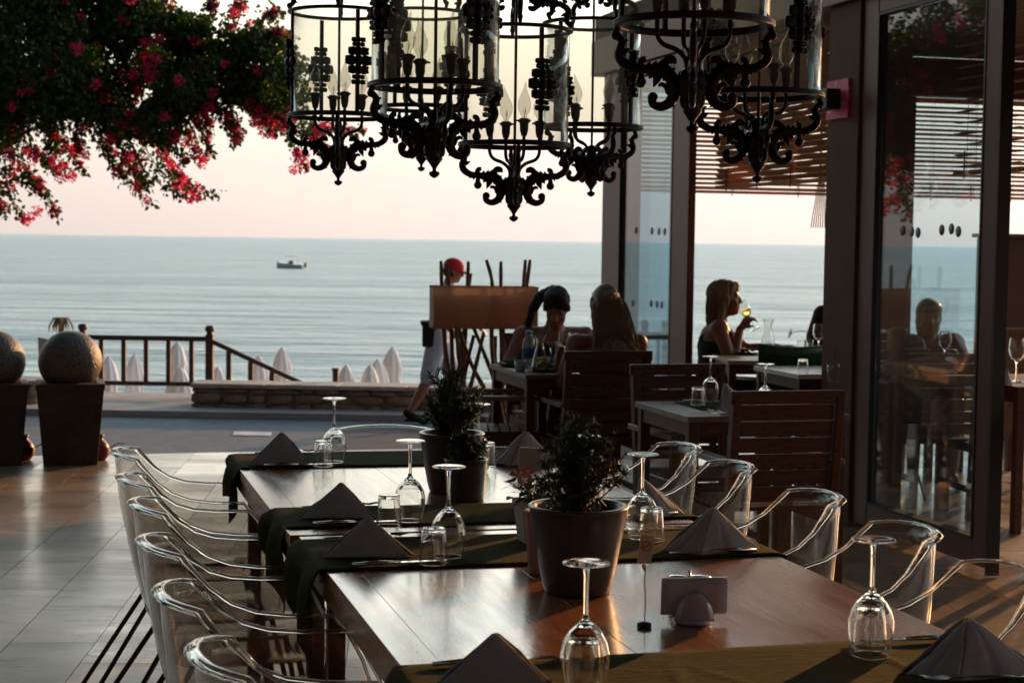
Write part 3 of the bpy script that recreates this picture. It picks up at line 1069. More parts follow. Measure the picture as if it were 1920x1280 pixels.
# ------------------------------------------------------------------ stone ball planters
def ball_planter(px, py, lab, first=None, sc=1.0):
    p = atz(px, py, 0.0)
    if first is not None:
        return again(first, lab, (p.x, p.y, 0), A + 0.05, (sc, sc, sc))
    root = thing('ball_planter', lab, 'planter', (p.x, p.y, 0), A, 'stone planters topped with a ball')
    m_ = MB()
    def ring(s, z):
        return [(-s, -s, z), (s, -s, z), (s, s, z), (-s, s, z)]
    rows = [ring(0.165, 0.0), ring(0.205, 0.475), ring(0.212, 0.48), ring(0.212, 0.515), ring(0.16, 0.52), ring(0.15, 0.49), ring(0.02, 0.49)]
    m_.grid(rows, False, wrap=True)
    m_.f.append((3, 2, 1, 0)); m_.s.append(False)
    m_.build('plinth', M_PLANTER, root, bevel=0.004)
    bb = MB().ball((0, 0, 0.642), 0.198, 40, 28)
    bb.v = [tuple(Vector((0, 0, 0.642)) + (Vector(v) - Vector((0, 0, 0.642))) * (1 + 0.006 * noise.noise(Vector(v) * 30) + 0.020 * noise.noise(Vector(v) * 6))) for v in bb.v]
    bb.build('ball', M_BALL, root)
    return root


bp1 = ball_planter(132, 866, 'right stone planter topped with a big speckled stone ball, fully in view')
bp2 = ball_planter(-12, 868, 'left stone planter topped with a stone ball, cut by the left edge', bp1)


def vase(px, py, lab):
    p = atz(px, py, 0)
    root = thing('clay_vase', lab, 'vase', (p.x, p.y, 0))
    MB().lathe([(0.0, 0), (0.035, 0), (0.062, 0.035), (0.066, 0.075), (0.045, 0.115), (0.022, 0.135), (0.02, 0.15), (0.03, 0.165), (0.024, 0.165), (0.014, 0.14), (0, 0.13)], 20).build('body', M_REDVASE, root)
    MB().tube([(0.06, 0, 0.08), (0.12, -0.01, 0.11), (0.16, 0.0, 0.11)], 0.004, 5).build('handle', M_REDVASE, root)


vase(187, 862, 'small red clay vase at the foot of the right ball planter')
vase(46, 862, 'small red clay vase at the foot of the left ball planter')
# ================================================================== RESTAURANT BUILDING
FU = 3.95                       # facade line (u) ; it runs along v


def fv(px):
    k = (px - 960) / FPX
    Y = FU / (UX.x * k + UX.y)
    return touv(Vector((k * Y, Y, 0)))[1]


def fthing(name, label, cat, u, v, group=None):
    return thing(name, label, cat, uv(u, v), A, group)


V_END = 12.5
EW = 7.9
# pavilion: roof, ceiling, header beams, posts all belong to one building
bd = fthing('restaurant_pavilion', 'brown restaurant pavilion with open bays, timber roof and glass doors on the right', 'building', FU, 0)
L0, L1 = -5.0, V_END
MB().box(((EW - FU) / 2 + 0.03, (L0 + L1) / 2 - 0.02, 3.05), (EW - FU + 0.1, L1 - L0 + 0.0, 0.18)).build('roof', M_CEIL, bd)
HB = 2.70
MB().box((0.06, (L0 + L1) / 2, (HB + 2.96) / 2), (0.20, L1 - L0, 2.96 - HB)).build('header_beam', M_FRAME, bd, bevel=0.005)
MB().box(((EW - FU) / 2, L1 + 0.0, 2.80), (EW - FU - 0.45, 0.18, 0.30)).build('header_beam', M_FRAME, bd, bevel=0.005)
MB().box((EW - FU, (L0 + L1) / 2, 2.80), (0.18, L1 - L0, 0.30)).build('header_beam', M_FRAME, bd, bevel=0.005)
# piers of the facade
va, vb = fv(1603), fv(1545)
pier = MB().box((0.14, (va + vb) / 2, HB / 2), (0.30, vb - va, HB - 0.004)).build('pier', M_WALL, bd, bevel=0.006)
va, vb = fv(1158), fv(1125)
MB().box((0.05, (va + vb) / 2, HB / 2), (0.10, vb - va, HB - 0.004)).build('corner_post', M_FRAME, bd, bevel=0.006)
for v in (4.1, 0.6, -3.0):
    MB().box((0.05, v, HB / 2), (0.14, 0.14, HB - 0.004)).build('post', M_FRAME, bd, bevel=0.006)
# end wall facing the sea: solid strip and posts
MB().box((6.28 - FU, V_END + 0.0, 1.32), (0.66, 0.14, 2.64)).build('end_wall', M_WALL, bd)
for u in (EW - 0.1,):
    MB().box((u - FU, V_END, 1.32), (0.12, 0.12, 2.64)).build('post', M_FRAME, bd, bevel=0.006)
for v in (8.2, 5.0, 1.6):
    MB().box((EW - FU, v, 1.32), (0.12, 0.12, 2.64)).build('post', M_FRAME, bd, bevel=0.006)
MB().box(((EW - FU) / 2, L0, 1.5), (EW - FU, 0.15, 2.9)).build('back_wall', M_WALL, bd)

prt = fthing('low_partition', 'chest-high brown partition inside the room behind the right glass door', 'partition', 6.6, 11.4)
MB().box((0.36, 0, 0.76), (0.70, 0.09, 1.52)).build('panel', M_WALL, prt, bevel=0.01)
MB().box((0.36, 0, 1.535), (0.76, 0.13, 0.03)).build('coping', M_FRAME, prt, bevel=0.006)


# ---- glazed leaves
def leaf(name, label, u, v0, v1, stile0, stile1, ztop, zbot=0.03, rail=0.075, dep=0.05, dots=()):
    """one glazed leaf standing in the facade plane from v0 (near) to v1 (far)"""
    root = fthing(name, label, 'glass door', u, v0)
    L = v1 - v0
    MB().box((0, stile0 / 2, (ztop + zbot) / 2), (dep, stile0, ztop - zbot)).build('stile', M_FRAME, root, bevel=0.004)
    MB().box((0, L - stile1 / 2, (ztop + zbot) / 2), (dep, stile1, ztop - zbot)).build('stile', M_FRAME, root, bevel=0.004)
    mid = L - stile0 - stile1
    yc = stile0 + mid / 2
    MB().box((0, yc, ztop - rail / 2), (dep - 0.004, mid - 0.002, rail)).build('top_rail', M_FRAME, root, bevel=0.004)
    MB().box((0, yc, zbot + 0.055), (dep - 0.004, mid - 0.002, 0.11)).build('bottom_rail', M_FRAME, root, bevel=0.004)
    z0, z1 = zbot + 0.11, ztop - rail
    sm = MB()
    t = 0.012
    for yy in (stile0 + t / 2 + 0.001, L - stile1 - t / 2 - 0.001):
        sm.box((0, yy, (z0 + z1) / 2), (dep + 0.006, t, z1 - z0 - 0.004))
    for zz in (z0 + t / 2 + 0.002, z1 - t / 2 - 0.002):
        sm.box((0, yc, zz), (dep + 0.006, mid - 2 * t - 0.006, t))
    sm.build('gasket', M_SEAL, root)
    g = MB().box((0, yc, (z0 + z1) / 2), (0.006, mid - 2 * t - 0.008, z1 - z0 - 2 * t - 0.008)).build('pane', G_PANE, root)
    for (dy, zz, m_) in dots:
        MB().lathe([(0, 0), (0.026, 0), (0.026, 0.001), (0, 0.001)], 16, (-0.0045, dy, zz), (-1, 0, 0)).build('sticker', m_, g)
    return root


M_DOT1 = mat('mauve_sticker', (0.22, 0.13, 0.14), 0.6)
M_DOT2 = mat('grey_sticker', (0.26, 0.28, 0.29), 0.6)


def fz(px, py):
    k = (px - 960) / FPX
    Y = FU / (UX.x * k + UX.y)
    return aty(px, py, Y).z


def dots(base, items):
    return [(fv(px) - base, fz(px, py), m_) for px, py, m_ in items]


v0, v1 = fv(1293), fv(1158) - 0.004
leaf('sliding_glass_door', 'narrow fixed glass leaf beside the blonde woman, with two rows of small dot stickers', FU, v0, v1, fv(1262) - v0, 0.06, HB - 0.006,
     dots=dots(v0, [(1190, 432, M_DOT1), (1220, 433, M_DOT1), (1233, 434, M_DOT2), (1244, 434, M_DOT2), (1186, 568, M_DOT2), (1221, 569, M_DOT1), (1232, 570, M_DOT2), (1241, 571, M_DOT2)]))
v0b = fv(1237)
leaf('sliding_glass_door', 'second glass leaf slid behind the narrow fixed one next to the corner post', FU + 0.09, v0b, v1 - 0.05, 0.004, 0.05, HB - 0.02)
va, vb = fv(1600), fv(1864)
v0, v1 = vb, fv(1604) + 0.0
leaf('sliding_glass_door', 'large glass door leaf at right mirroring the sea, the flowers and the sky', FU + 0.03, v0, v1 - 0.006, fv(1833) - v0, v1 - fv(1630), HB - 0.006, rail=0.085,
     dots=dots(v0, [(1679, 432, M_DOT1), (1696, 434, M_DOT2), (1708, 436, M_DOT2), (1752, 431, M_DOT1), (1770, 429, M_DOT2), (1783, 434, M_DOT2)]))
# black edge strip where the door stack ends
stp = fthing('door_jamb', 'dark narrow jamb on the near side of the large glass door', 'door jamb', FU + 0.03, v0 - 0.004)
MB().box((-0.012, -0.010, HB / 2), (0.062, 0.016, HB - 0.012)).build('strip', M_SEAL, stp)

# picture box on the pier: pink print behind a small dark speaker
k = fv(1566)
pb = fthing('speaker_box', 'small black box speaker fixed to the brown pier in front of a pink print', 'speaker', FU - 0.075, fv(1566))
MB().box((0, 0, fz(1566, 188)), (0.08, 0.15, 0.105)).build('body', M_DARKBOX, pb, bevel=0.004)
pp = fthing('pink_print', 'pink floral print fixed to the brown pier behind the black speaker box', 'picture', FU - 0.018, fv(1567))
MB().box((0, 0.0, fz(1566, 187)), (0.012, fv(1547) - fv(1587), 0.20)).build('print', M_PINK, pp)


# ---- slatted blinds
def blind(label, u0, v0, u1, v1, ztop, zbot, pitch=0.036, tilt=0.6, slat_w=0.045, cords=4, bar=True, mat_=M_SLAT, mx=80):
    a = uv(u0, v0)
    d = uv(u1, v1) - a
    L = d.length
    ang = math.atan2(d.y, d.x)
    root = thing('slatted_blind', label, 'blind', a, ang, 'slatted sun blinds in the open bays')
    rot = Matrix.Rotation(tilt, 3, 'X')
    me = MB().box((0, 0, 0), (L - 0.02, slat_w, 0.003), rot).mesh('slat', mat_)
    n = int((ztop - zbot - 0.03) / pitch)
    for i in range(n):
        s = bpy.data.objects.new('slat', me); COL.objects.link(s)
        s.parent = root
        s.location = (L / 2 + random.uniform(-0.004, 0.004), 0, zbot + 0.03 + i * pitch)
        s.rotation_euler = (random.uniform(-0.10, 0.10), random.uniform(-0.0035, 0.0035), 0)
    MB().box((L / 2, 0, zbot), (L - 0.01, 0.03, 0.022)).build('bottom_rail', mat_, root, bevel=0.003)
    MB().box((L / 2, 0, ztop + 0.0), (L, 0.05, 0.04)).build('head_rail', mat_, root, bevel=0.003)
    for c in range(cords):
        cm = MB()
        x = L * (c + 0.5) / cords
        for y in (-0.024, 0.024):
            cm.tube([(x, y, zbot), (x, y, ztop)], 0.0016, 4)
        cm.tube([(x + 0.012, 0.03, zbot - 0.03), (x + 0.012, 0.03, zbot + 0.1)], 0.004, 5)
        cm.build('ladder_cord', M_CORD, root)
    return root


va, vb = fv(1545) + 0.02, fv(1293) - 0.02
blind('pale slatted blind half lowered in the open bay above the drinking woman', FU + 0.16, va, FU + 0.16, vb, 2.66, 1.81)
blind('slatted blind hanging behind the large glass door', FU + 0.20, fv(1835), FU + 0.20, fv(1712), 2.66, 1.80, pitch=0.052, tilt=0.15, slat_w=0.03, cords=2)
blind('slatted blind in the bay right of the large glass door', FU + 0.13, 4.25, FU + 0.13, fv(1874) - 0.02, 2.66, 2.02, cords=5)
blind('far slatted blind on the seaward end of the room, left bay', 4.25, V_END + 0.02, 5.93, V_END + 0.02, 2.62, 1.85, tilt=0.5, cords=3)
blind('far slatted blind on the seaward end of the room, behind the large glass door', 6.63, V_END + 0.02, 7.72, V_END + 0.02, 2.62, 1.85, tilt=0.5, cords=3)

# folded wooden fan-like end of a blind hanging near the pier
fn = fthing('hanging_slat_bundle', 'bundle of loose thin slats hanging beside the pier under the blind', 'slat bundle', 4.9, fv(1536) + 0.7)
p0 = aty(1541, 342, 10.4)
fn.location = (p0.x, p0.y, 0)
fn.rotation_euler = (0, 0, 0)
for i in range(7):
    x = -0.055 + i * 0.016
    MB().bar((x * 0.4 + 0.0, 0, p0.z), (x - 0.005, 0.01 * i, p0.z - 0.275), 0.011, 0.004).build('slat', M_SLAT, fn)
MB().box((-0.01, 0.0, p0.z + 0.17), (0.012, 0.012, 0.36)).build('cord', M_CORD, fn)

# ---- terrace roof over the long table: boards on joists (out of frame above)
tr = fthing('terrace_canopy', 'dark timber canopy over the terrace carrying the hanging lanterns', 'canopy', 0, 0)
MB().box((0.25, 1.6, 3.22), (6.6, 11.6, 0.05)).build('boarding', M_CEIL, tr)
for v in range(-4, 8, 1):
    MB().box((0.25, v + 0.3, 3.145), (6.6, 0.06, 0.10)).build('joist', M_CEIL, tr)
for v in (-3.9, 1.0):
    MB().box((-2.9, v, 1.545), (0.12, 0.12, 3.09)).build('post', M_CEIL, tr)
bw = fthing('back_wall', 'brown plastered wall closing the terrace behind the viewer', 'wall', 0.4, -4.3)
MB().box((0, 0, 1.55), (7.0, 0.2, 3.1)).build('panel', M_WALL, bw)
# ================================================================== LANTERNS
LR = 0.18


def sc(pts):
    return [Vector((x * LR, 0, z * LR)) for x, z in pts]


def scroll_mesh():
    """cast acanthus bracket in its own plane: x outwards, z up, ring at z = 0"""
    m = MB()
    fl = 1.0
    def T(pts, r, per=5, n=8):
        pp = spline(sc(pts), per)
        k = len(pp) - 1
        rr = []
        for i in range(len(pp)):
            t = i / k * (len(r) - 1)
            a = int(min(t, len(r) - 2)); f = t - a
            rr.append((r[a] * (1 - f) + r[a + 1] * f) * LR * 1.14)
        m.tube(pp, rr, n)
    T([(0.95, -0.02), (0.985, -0.09), (0.99, -0.14)], [0.03, 0.04, 0.05])
    m.ball(Vector((0.99 * LR, 0, -0.14 * LR)), 0.062 * LR, 10, 8)
    T([(0.985, -0.13), (0.92, -0.20), (0.915, -0.27), (0.945, -0.37), (0.91, -0.47), (0.79, -0.545), (0.63, -0.56), (0.51, -0.585), (0.41, -0.557)], [0.045, 0.045, 0.05, 0.055, 0.055, 0.05, 0.05, 0.06, 0.075])
    T([(0.42, -0.56), (0.31, -0.63), (0.245, -0.75), (0.24, -0.88), (0.29, -0.99), (0.40, -1.045), (0.50, -1.01), (0.515, -0.94)], [0.075, 0.08, 0.075, 0.07, 0.06, 0.05, 0.045, 0.05])
    m.ball(Vector((0.505 * LR, 0, -0.925 * LR)), 0.068 * LR, 10, 8)
    T([(0.26, -0.90), (0.31, -0.86), (0.34, -0.79), (0.40, -0.76), (0.43, -0.79)], [0.03, 0.03, 0.03, 0.025, 0.015])
    T([(0.41, -0.55), (0.36, -0.49), (0.31, -0.44), (0.26, -0.45), (0.255, -0.50)], [0.06, 0.05, 0.045, 0.045, 0.04])
    T([(0.63, -0.56), (0.67, -0.50), (0.65, -0.45), (0.60, -0.445)], [0.035, 0.04, 0.038, 0.03])
    T([(0.64, -0.55), (0.66, -0.64), (0.66, -0.72)], [0.035, 0.035, 0.05])
    m.ball(Vector((0.66 * LR, 0, -0.735 * LR)), 0.072 * LR, 10, 8)
    # leaf tips
    for (x, z), (x2, z2), r in (((0.50, -0.57), (0.47, -0.46), .045), ((0.50, -0.6), (0.56, -0.69), .045), ((0.42, -0.6), (0.50, -0.80), .055), ((0.74, -0.55), (0.82, -0.61), .04),
                                ((0.91, -0.36), (0.80, -0.31), .035), ((0.915, -0.24), (0.83, -0.20), .03), ((0.36, -0.58), (0.37, -0.72), .04), ((0.80, -0.53), (0.84, -0.46), .03), ((0.57, -0.57), (0.55, -0.47), .04), ((0.45, -0.58), (0.40, -0.45), .04), ((0.33, -0.62), (0.22, -0.56), .04), ((0.72, -0.555), (0.74, -0.64), .035), ((0.27, -0.7), (0.36, -0.68), .035), ((0.30, -0.98), (0.22, -1.05), .03)):
        m.tube(sc([(x, z), ((x + x2) / 2, (z + z2) / 2), (x2, z2)]), [r * LR * 1.25, r * LR * 1.1, 0.006 * LR], 6)
    # ribbed flattening, as a casting
    m.v = [(x, y * 0.8, z) for x, y, z in m.v]
    return m


def make_lantern():
    root = thing('hanging_lantern', '', 'lantern', group='black iron lanterns hanging over the long table')
    H = 2.05 * LR                     # glass height
    lip = [(0.93, -0.045), (1.0, -0.045), (1.03, -0.03), (1.035, -0.012), (1.01, 0.0), (1.03, 0.012), (1.03, 0.03), (1.0, 0.045), (0.93, 0.045)]
    MB().lathe([(r * LR, z * LR) for r, z in lip], 56, closed=True).build('bottom_ring', M_IRON, root)
    MB().lathe([(r * LR, H + z * LR * 0.7) for r, z in lip], 56, closed=True).build('top_ring', M_IRON, root)
    MB().lathe([(0.955 * LR, 0.045 * LR), (0.967 * LR, 0.045 * LR), (0.967 * LR, H - 0.04 * LR), (0.955 * LR, H - 0.04 * LR)], 64, closed=True).build('glass_shade', G_CYL, root)
    # bars with cast rosettes
    bar = MB().box((0, 0, H / 2), (0.05 * LR, 0.07 * LR, H - 0.085 * LR)).mesh('bar', M_IRON)
    om = MB()
    for zc, wd, r in ((0.60, 0.09, 0.055), (0.70, 0.08, 0.05), (0.84, 0.115, 0.095), (1.02, 0.155, 0.115), (1.20, 0.115, 0.095), (1.33, 0.08, 0.05), (1.42, 0.09, 0.055)):
        for s in (-1, 1):
            om.ball((0.045 * LR, s * wd * LR, zc * LR), (r * 0.55 * LR, r * LR * 1.08, r * LR * 0.92), 12, 9)
            om.ball((0.06 * LR, s * (wd + r * 0.75) * LR, (zc + r * 0.42) * LR), (r * 0.4 * LR, r * 0.36 * LR, r * LR * 0.36), 8, 5)
            om.ball((0.06 * LR, s * (wd + r * 0.75) * LR, (zc - r * 0.42) * LR), (r * 0.4 * LR, r * 0.36 * LR, r * LR * 0.36), 8, 5)
        om.ball((0.07 * LR, 0, zc * LR), (0.07 * LR, r * 0.8 * LR, r * LR), 10, 7)
    ome = om.mesh('rosette_casting', M_IRON)
    sm_ = scroll_mesh()
    scr = sm_.mesh('scroll_bracket', M_IRON)
    up = MB(); up.v = [(x, y, H * 1.0 - z * 0.9) for x, y, z in sm_.v]; up.f = [f[::-1] for f in sm_.f]; up.s = sm_.s
    crown = up.mesh('crown_scroll', M_IRON)
    for k in range(4):
        a = R_(27 + 90 * k)
        b = bpy.data.objects.new('bar', bar); COL.objects.link(b); b.parent = root
        b.location = (math.cos(a) * 0.99 * LR, math.sin(a) * 0.99 * LR, 0); b.rotation_euler = (0, 0, a)
        r = bpy.data.objects.new('rosette_casting', ome); COL.objects.link(r); r.parent = b
        a = R_(0 + 90 * k + 4)
        for nm, me in (('scroll_bracket', scr), ('crown_scroll', crown)):
            s = bpy.data.objects.new(nm, me); COL.objects.link(s); s.parent = root
            s.rotation_euler = (0, 0, a)
    hub = [(0.0, -0.36), (0.05, -0.36), (0.09, -0.40), (0.07, -0.43), (0.11, -0.47), (0.10, -0.52), (0.13, -0.60), (0.20, -0.68), (0.21, -0.76), (0.17, -0.80), (0.19, -0.86), (0.15, -0.93), (0.155, -1.0), (0.12, -1.06), (0.125, -1.11), (0.07, -1.18), (0.03, -1.24), (0.03, -1.26), (0.0, -1.26)]
    hm = MB().lathe([(r * LR, z * LR) for r, z in hub], 24)
    for k in range(8):
        a = k * PI / 4
        hm.ball((0.15 * LR * math.cos(a), 0.15 * LR * math.sin(a), -0.74 * LR), (0.07 * LR, 0.05 * LR, 0.16 * LR), 8, 6)
        hm.ball((0.12 * LR * math.cos(a + .4), 0.12 * LR * math.sin(a + .4), -0.97 * LR), (0.05 * LR, 0.045 * LR, 0.10 * LR), 8, 6)
    hm.build('hub', M_IRON, root)
    MB().lathe([(r * LR, z * LR) for r, z in [(0.0, -1.26), (0.025, -1.26), (0.035, -1.285), (0.075, -1.295), (0.085, -1.325), (0.06, -1.36), (0.02, -1.385), (0.0, -1.39)]], 16).build('finial', M_IRON, root)
    MB().tube([(0, 0, -0.4 * LR), (0, 0, H + 0.9 * LR)], 0.026 * LR, 8).build('centre_rod', M_IRON, root)
    am = MB()
    am.tube(spline(sc([(0.08, -0.55), (0.11, -0.43), (0.22, -0.33), (0.40, -0.26), (0.475, -0.15), (0.48, 0.02), (0.48, 0.16)]), 5), 0.032 * LR, 8)
    arm = am.mesh('candle_arm', M_IRON)
    so = MB().lathe([(r * LR, z * LR) for r, z in [(0, 0.14), (0.05, 0.14), (0.065, 0.2), (0.075, 0.24), (0.08, 0.36), (0.12, 0.40), (0.12, 0.425), (0.085, 0.43), (0.085, 0.45), (0.0, 0.45)]], 16)
    so.box((0.13 * LR, 0, 0.405 * LR), (0.08 * LR, 0.03 * LR, 0.03 * LR))
    som = so.mesh('candle_socket', M_IRON)
    bu = MB()
    rows = []
    prof = [(0.0, 0.45), (0.045, 0.45), (0.055, 0.50), (0.10, 0.58), (0.118, 0.66), (0.115, 0.73), (0.09, 0.82), (0.055, 0.91), (0.03, 0.98), (0.018, 1.05), (0.0, 1.11)]
    for r, z in prof:
        dx = 0.05 * max(0, (z - 0.8) / 0.3) ** 1.5
        rows.append([((r * math.cos(t * PI / 8) + dx) * LR, r * math.sin(t * PI / 8) * LR, z * LR) for t in range(16)])
    bu.grid(rows, True, wrap=True)
    bum = bu.mesh('flame_bulb', G_BULB)
    fi = MB().tube([(0, 0, 0.46 * LR), (0.004, 0, 0.62 * LR)], 0.0012, 5)
    fi.tube([(-0.005, 0, 0.55 * LR), (0.002, 0, 0.66 * LR), (0.006, 0, 0.55 * LR)], 0.0008, 4)
    fim = fi.mesh('filament', M_STEEL)
    for k in range(4):
        a = R_(20 + 90 * k)
        o = bpy.data.objects.new('candle_arm', arm); COL.objects.link(o); o.parent = root; o.rotation_euler = (0, 0, a)
        s = bpy.data.objects.new('candle_socket', som); COL.objects.link(s); s.parent = root
        s.location = (0.48 * LR * math.cos(a), 0.48 * LR * math.sin(a), 0); s.rotation_euler = (0, 0, random.uniform(0, 6))
        for nm, me in (('flame_bulb', bum), ('filament', fim)):
            b = bpy.data.objects.new(nm, me); COL.objects.link(b); b.parent = s
            b.rotation_euler = (0, 0, random.uniform(0, 6))
    return root


CHAIN = {}


def chain(root, z0, z1):
    m = MB()
    z = z0
    i = 0
    while z < z1:
        pts = []
        for k in range(10):
            t = 2 * PI * k / 10
            c, s = 0.009 * math.cos(t), 0.017 * math.sin(t)
            pts.append((c if i % 2 else 0, 0 if i % 2 else c, z + s))
        m.tube(pts, 0.0025, 5, closed=True)
        z += 0.026; i += 1
    m.lathe([(0, z1 + 0.0), (0.04, z1), (0.03, z1 - 0.03), (0, z1 - 0.03)], 16)
    return m.build('chain', M_IRON, root)


lan = make_lantern()
# centre px, ring px-height, distance
LL = [(635, 218, 6.2, 'leftmost iron lantern, hanging in front of the bougainvillea', 0, 10),
      (816, 162, 4.7, 'large iron lantern, second from left, partly covering another lantern', 12, 0),
      (791, 203, 6.8, 'smaller iron lantern hanging directly behind the second lantern from the left', 30, 0),
      (965, 272, 5.6, 'middle iron lantern hanging lowest, its finial over the sea horizon', 0, 0),
      (1110, 239, 6.2, 'iron lantern with one empty candle socket in front of the corner post', 20, 0),
      (1301, 46, 3.95, 'largest, nearest iron lantern at upper right of the middle', -10, 0),
      (1423, 178, 4.9, 'rightmost iron lantern in front of the slatted blind', 0, 0)]
roots = []
for i, (px, py, Y, lab, rot, _) in enumerate(LL):
    p = aty(px, py, Y)
    if i == 0:
        r = lan; r['label'] = lab; r.location = p; r.rotation_euler = (0, 0, R_(rot))
    else:
        r = again(lan, lab, p, R_(rot))
    roots.append(r)
for r in roots:
    chain(r, 2.95 * LR, 3.09 - r.location.z)
# the lantern with an empty socket
sk = [c for c in roots[4].children if c.name.startswith('candle_socket')]
sk.sort(key=lambda c: (roots[4].rotation_euler.to_matrix() @ c.location).x)
for ch in list(sk[0].children):
    bpy.data.objects.remove(ch)
# ================================================================== LONG TABLE
TZ = 0.75
UL, UR = 0.541, 1.563


def tv(px, py, z=TZ):
    return touv(atz(px, py, z))


VJ = tv(566, 1004)[1]                 # joint between the two tables
VFAR = tv(436, 852)[1]
TABLES = [('square-cornered wooden table at the near end, carrying the big grey pot and the napkin holder', VJ - 1.62, VJ - 0.012, 0.0),
          ('wooden table at the far end of the row, carrying the twin plant pots', VJ + 0.012, VFAR, -0.018)]


def dining_table(label, v0, v1, du):
    root = fthing('dining_table', label, 'table', UL + du, v0, 'wooden tables pushed together in a row')
    W, L = UR - UL, v1 - v0
    cuts = [0, 0.067, 0.40, 0.74, 1.0]
    for i in range(4):
        x0, x1 = cuts[i] * W, cuts[i + 1] * W
        MB().box(((x0 + x1) / 2, L / 2, TZ - 0.014), (x1 - x0 - 0.0006, L, 0.028)).build('plank', M_TABLE, root, bevel=0.0006)
    for x, y, sx, sy in ((0.015, L / 2, 0.022, L - 0.03), (W - 0.015, L / 2, 0.022, L - 0.03), (W / 2, 0.03, W - 0.056, 0.022), (W / 2, L - 0.03, W - 0.056, 0.022)):
        MB().box((x, y, TZ - 0.028 - 0.0225), (sx, sy, 0.044)).build('apron', M_TABLE, root, bevel=0.002)
    for x in (0.075, W - 0.075):
        for y in (0.09, L - 0.09):
            MB().box((x, y, (TZ - 0.03) / 2), (0.04, 0.04, TZ - 0.032)).build('leg', M_BLACKLEG, root, bevel=0.003)
    return root


for t in TABLES:
    dining_table(*t)


def runner(label, v0, v1, seed, dl=0.15, dr=0.12, ul=UL, ur=UR, zt=TZ, lz=None):
    rnd = random.Random(seed)
    root_p = uv(ul, v0, 0)
    W, L = ur - ul, v1 - v0
    m = MB()
    nu, nv = 170, 16
    rows = []
    total = W + dl + dr
    for j in range(nv + 1):
        t = j / nv
        row = []
        for i in range(nu + 1):
            s = i / nu * (total)
            x = s - dl
            skew = 0.012 * math.sin(x * 3 + seed)
            y = t * L + skew
            w_ = noise.noise(Vector((x * 4 + seed * 7, t * 3, seed)))
            z = zt + 0.0032 + 0.0018 * max(0, w_)
            for q in range(5):
                cx_ = (0.13 + 0.21 * q + 0.07 * math.sin(seed * 3.1 + q * 2.3)) * W + (t - 0.5) * 0.16 * math.sin(seed * 1.7 + q * 1.9)
                z += 0.0042 * math.exp(-((x - cx_) / 0.011) ** 2) * max(0, math.sin(PI * min(1, max(0, t * 1.15 - 0.05 * q + 0.1)))) * (0.4 + 0.6 * abs(math.sin(seed + q)))
            xx = x
            dlj = 0
            if x < 0:                      # hanging on the left, with folds and a pointed hem
                d = -x
                hang = d * (0.62 + 0.55 * (1 - t) + 0.12 * math.sin(t * 9 + seed))
                xx = -0.012 - 0.02 * min(1, d / 0.03) - 0.018 * math.sin(t * 10 + seed * 2) * min(1, d / 0.08)
                y += 0.25 * d * (0.5 - t) + 0.01 * math.sin(d * 30)
                z = zt + 0.002 - hang
                if d < 0.02:
                    xx = -d; z = zt + 0.003 - d * d * 12
            elif x > W:
                d = x - W
                xx = W + 0.012 + 0.015 * min(1, d / 0.03) + 0.012 * math.sin(t * 9 + seed) * min(1, d / 0.08)
                z = zt + 0.002 - d * 0.95
                if d < 0.02:
                    xx = W + d; z = zt + 0.003 - d * d * 12
            row.append((xx, y, z))
        rows.append(row)
    m.grid(rows)
    o = m.build('table_runner', M_RUNNER)
    o.location = root_p; o.rotation_euler = (0, 0, A)
    s = o.modifiers.new('thick', 'SOLIDIFY'); s.thickness = 0.0018; s.offset = 1
    return tag(o, label, 'table runner', 'olive table runners laid across the long table')


def band(pxl, y_far, y_near):
    return tv(pxl, y_near)[1], tv(pxl, y_far)[1]


b4 = (TABLES[0][1] - 0.03, tv(790, 1247)[1])
b3 = (tv(612, 1072)[1], tv(585, 1014)[1])
b2 = (tv(555, 993)[1], tv(520, 956)[1])
b1 = (tv(464, 881)[1], tv(437, 853)[1] - 0.01)
RUN = {4: b4, 3: b3, 2: b2, 1: b1}
runner('nearest olive runner at the bottom edge of the picture, under the near wine glasses', b4[0], b4[1], 4)
runner('olive runner just in front of the table joint, passing behind the big grey pot', b3[0], b3[1], 3, 0.17)
runner('olive runner just beyond the table joint, under the middle left napkin', b2[0], b2[1], 2, 0.17)
runner('farthest olive runner at the end of the long table by the road', b1[0], b1[1], 1, 0.13)
TOP = TZ + 0.006


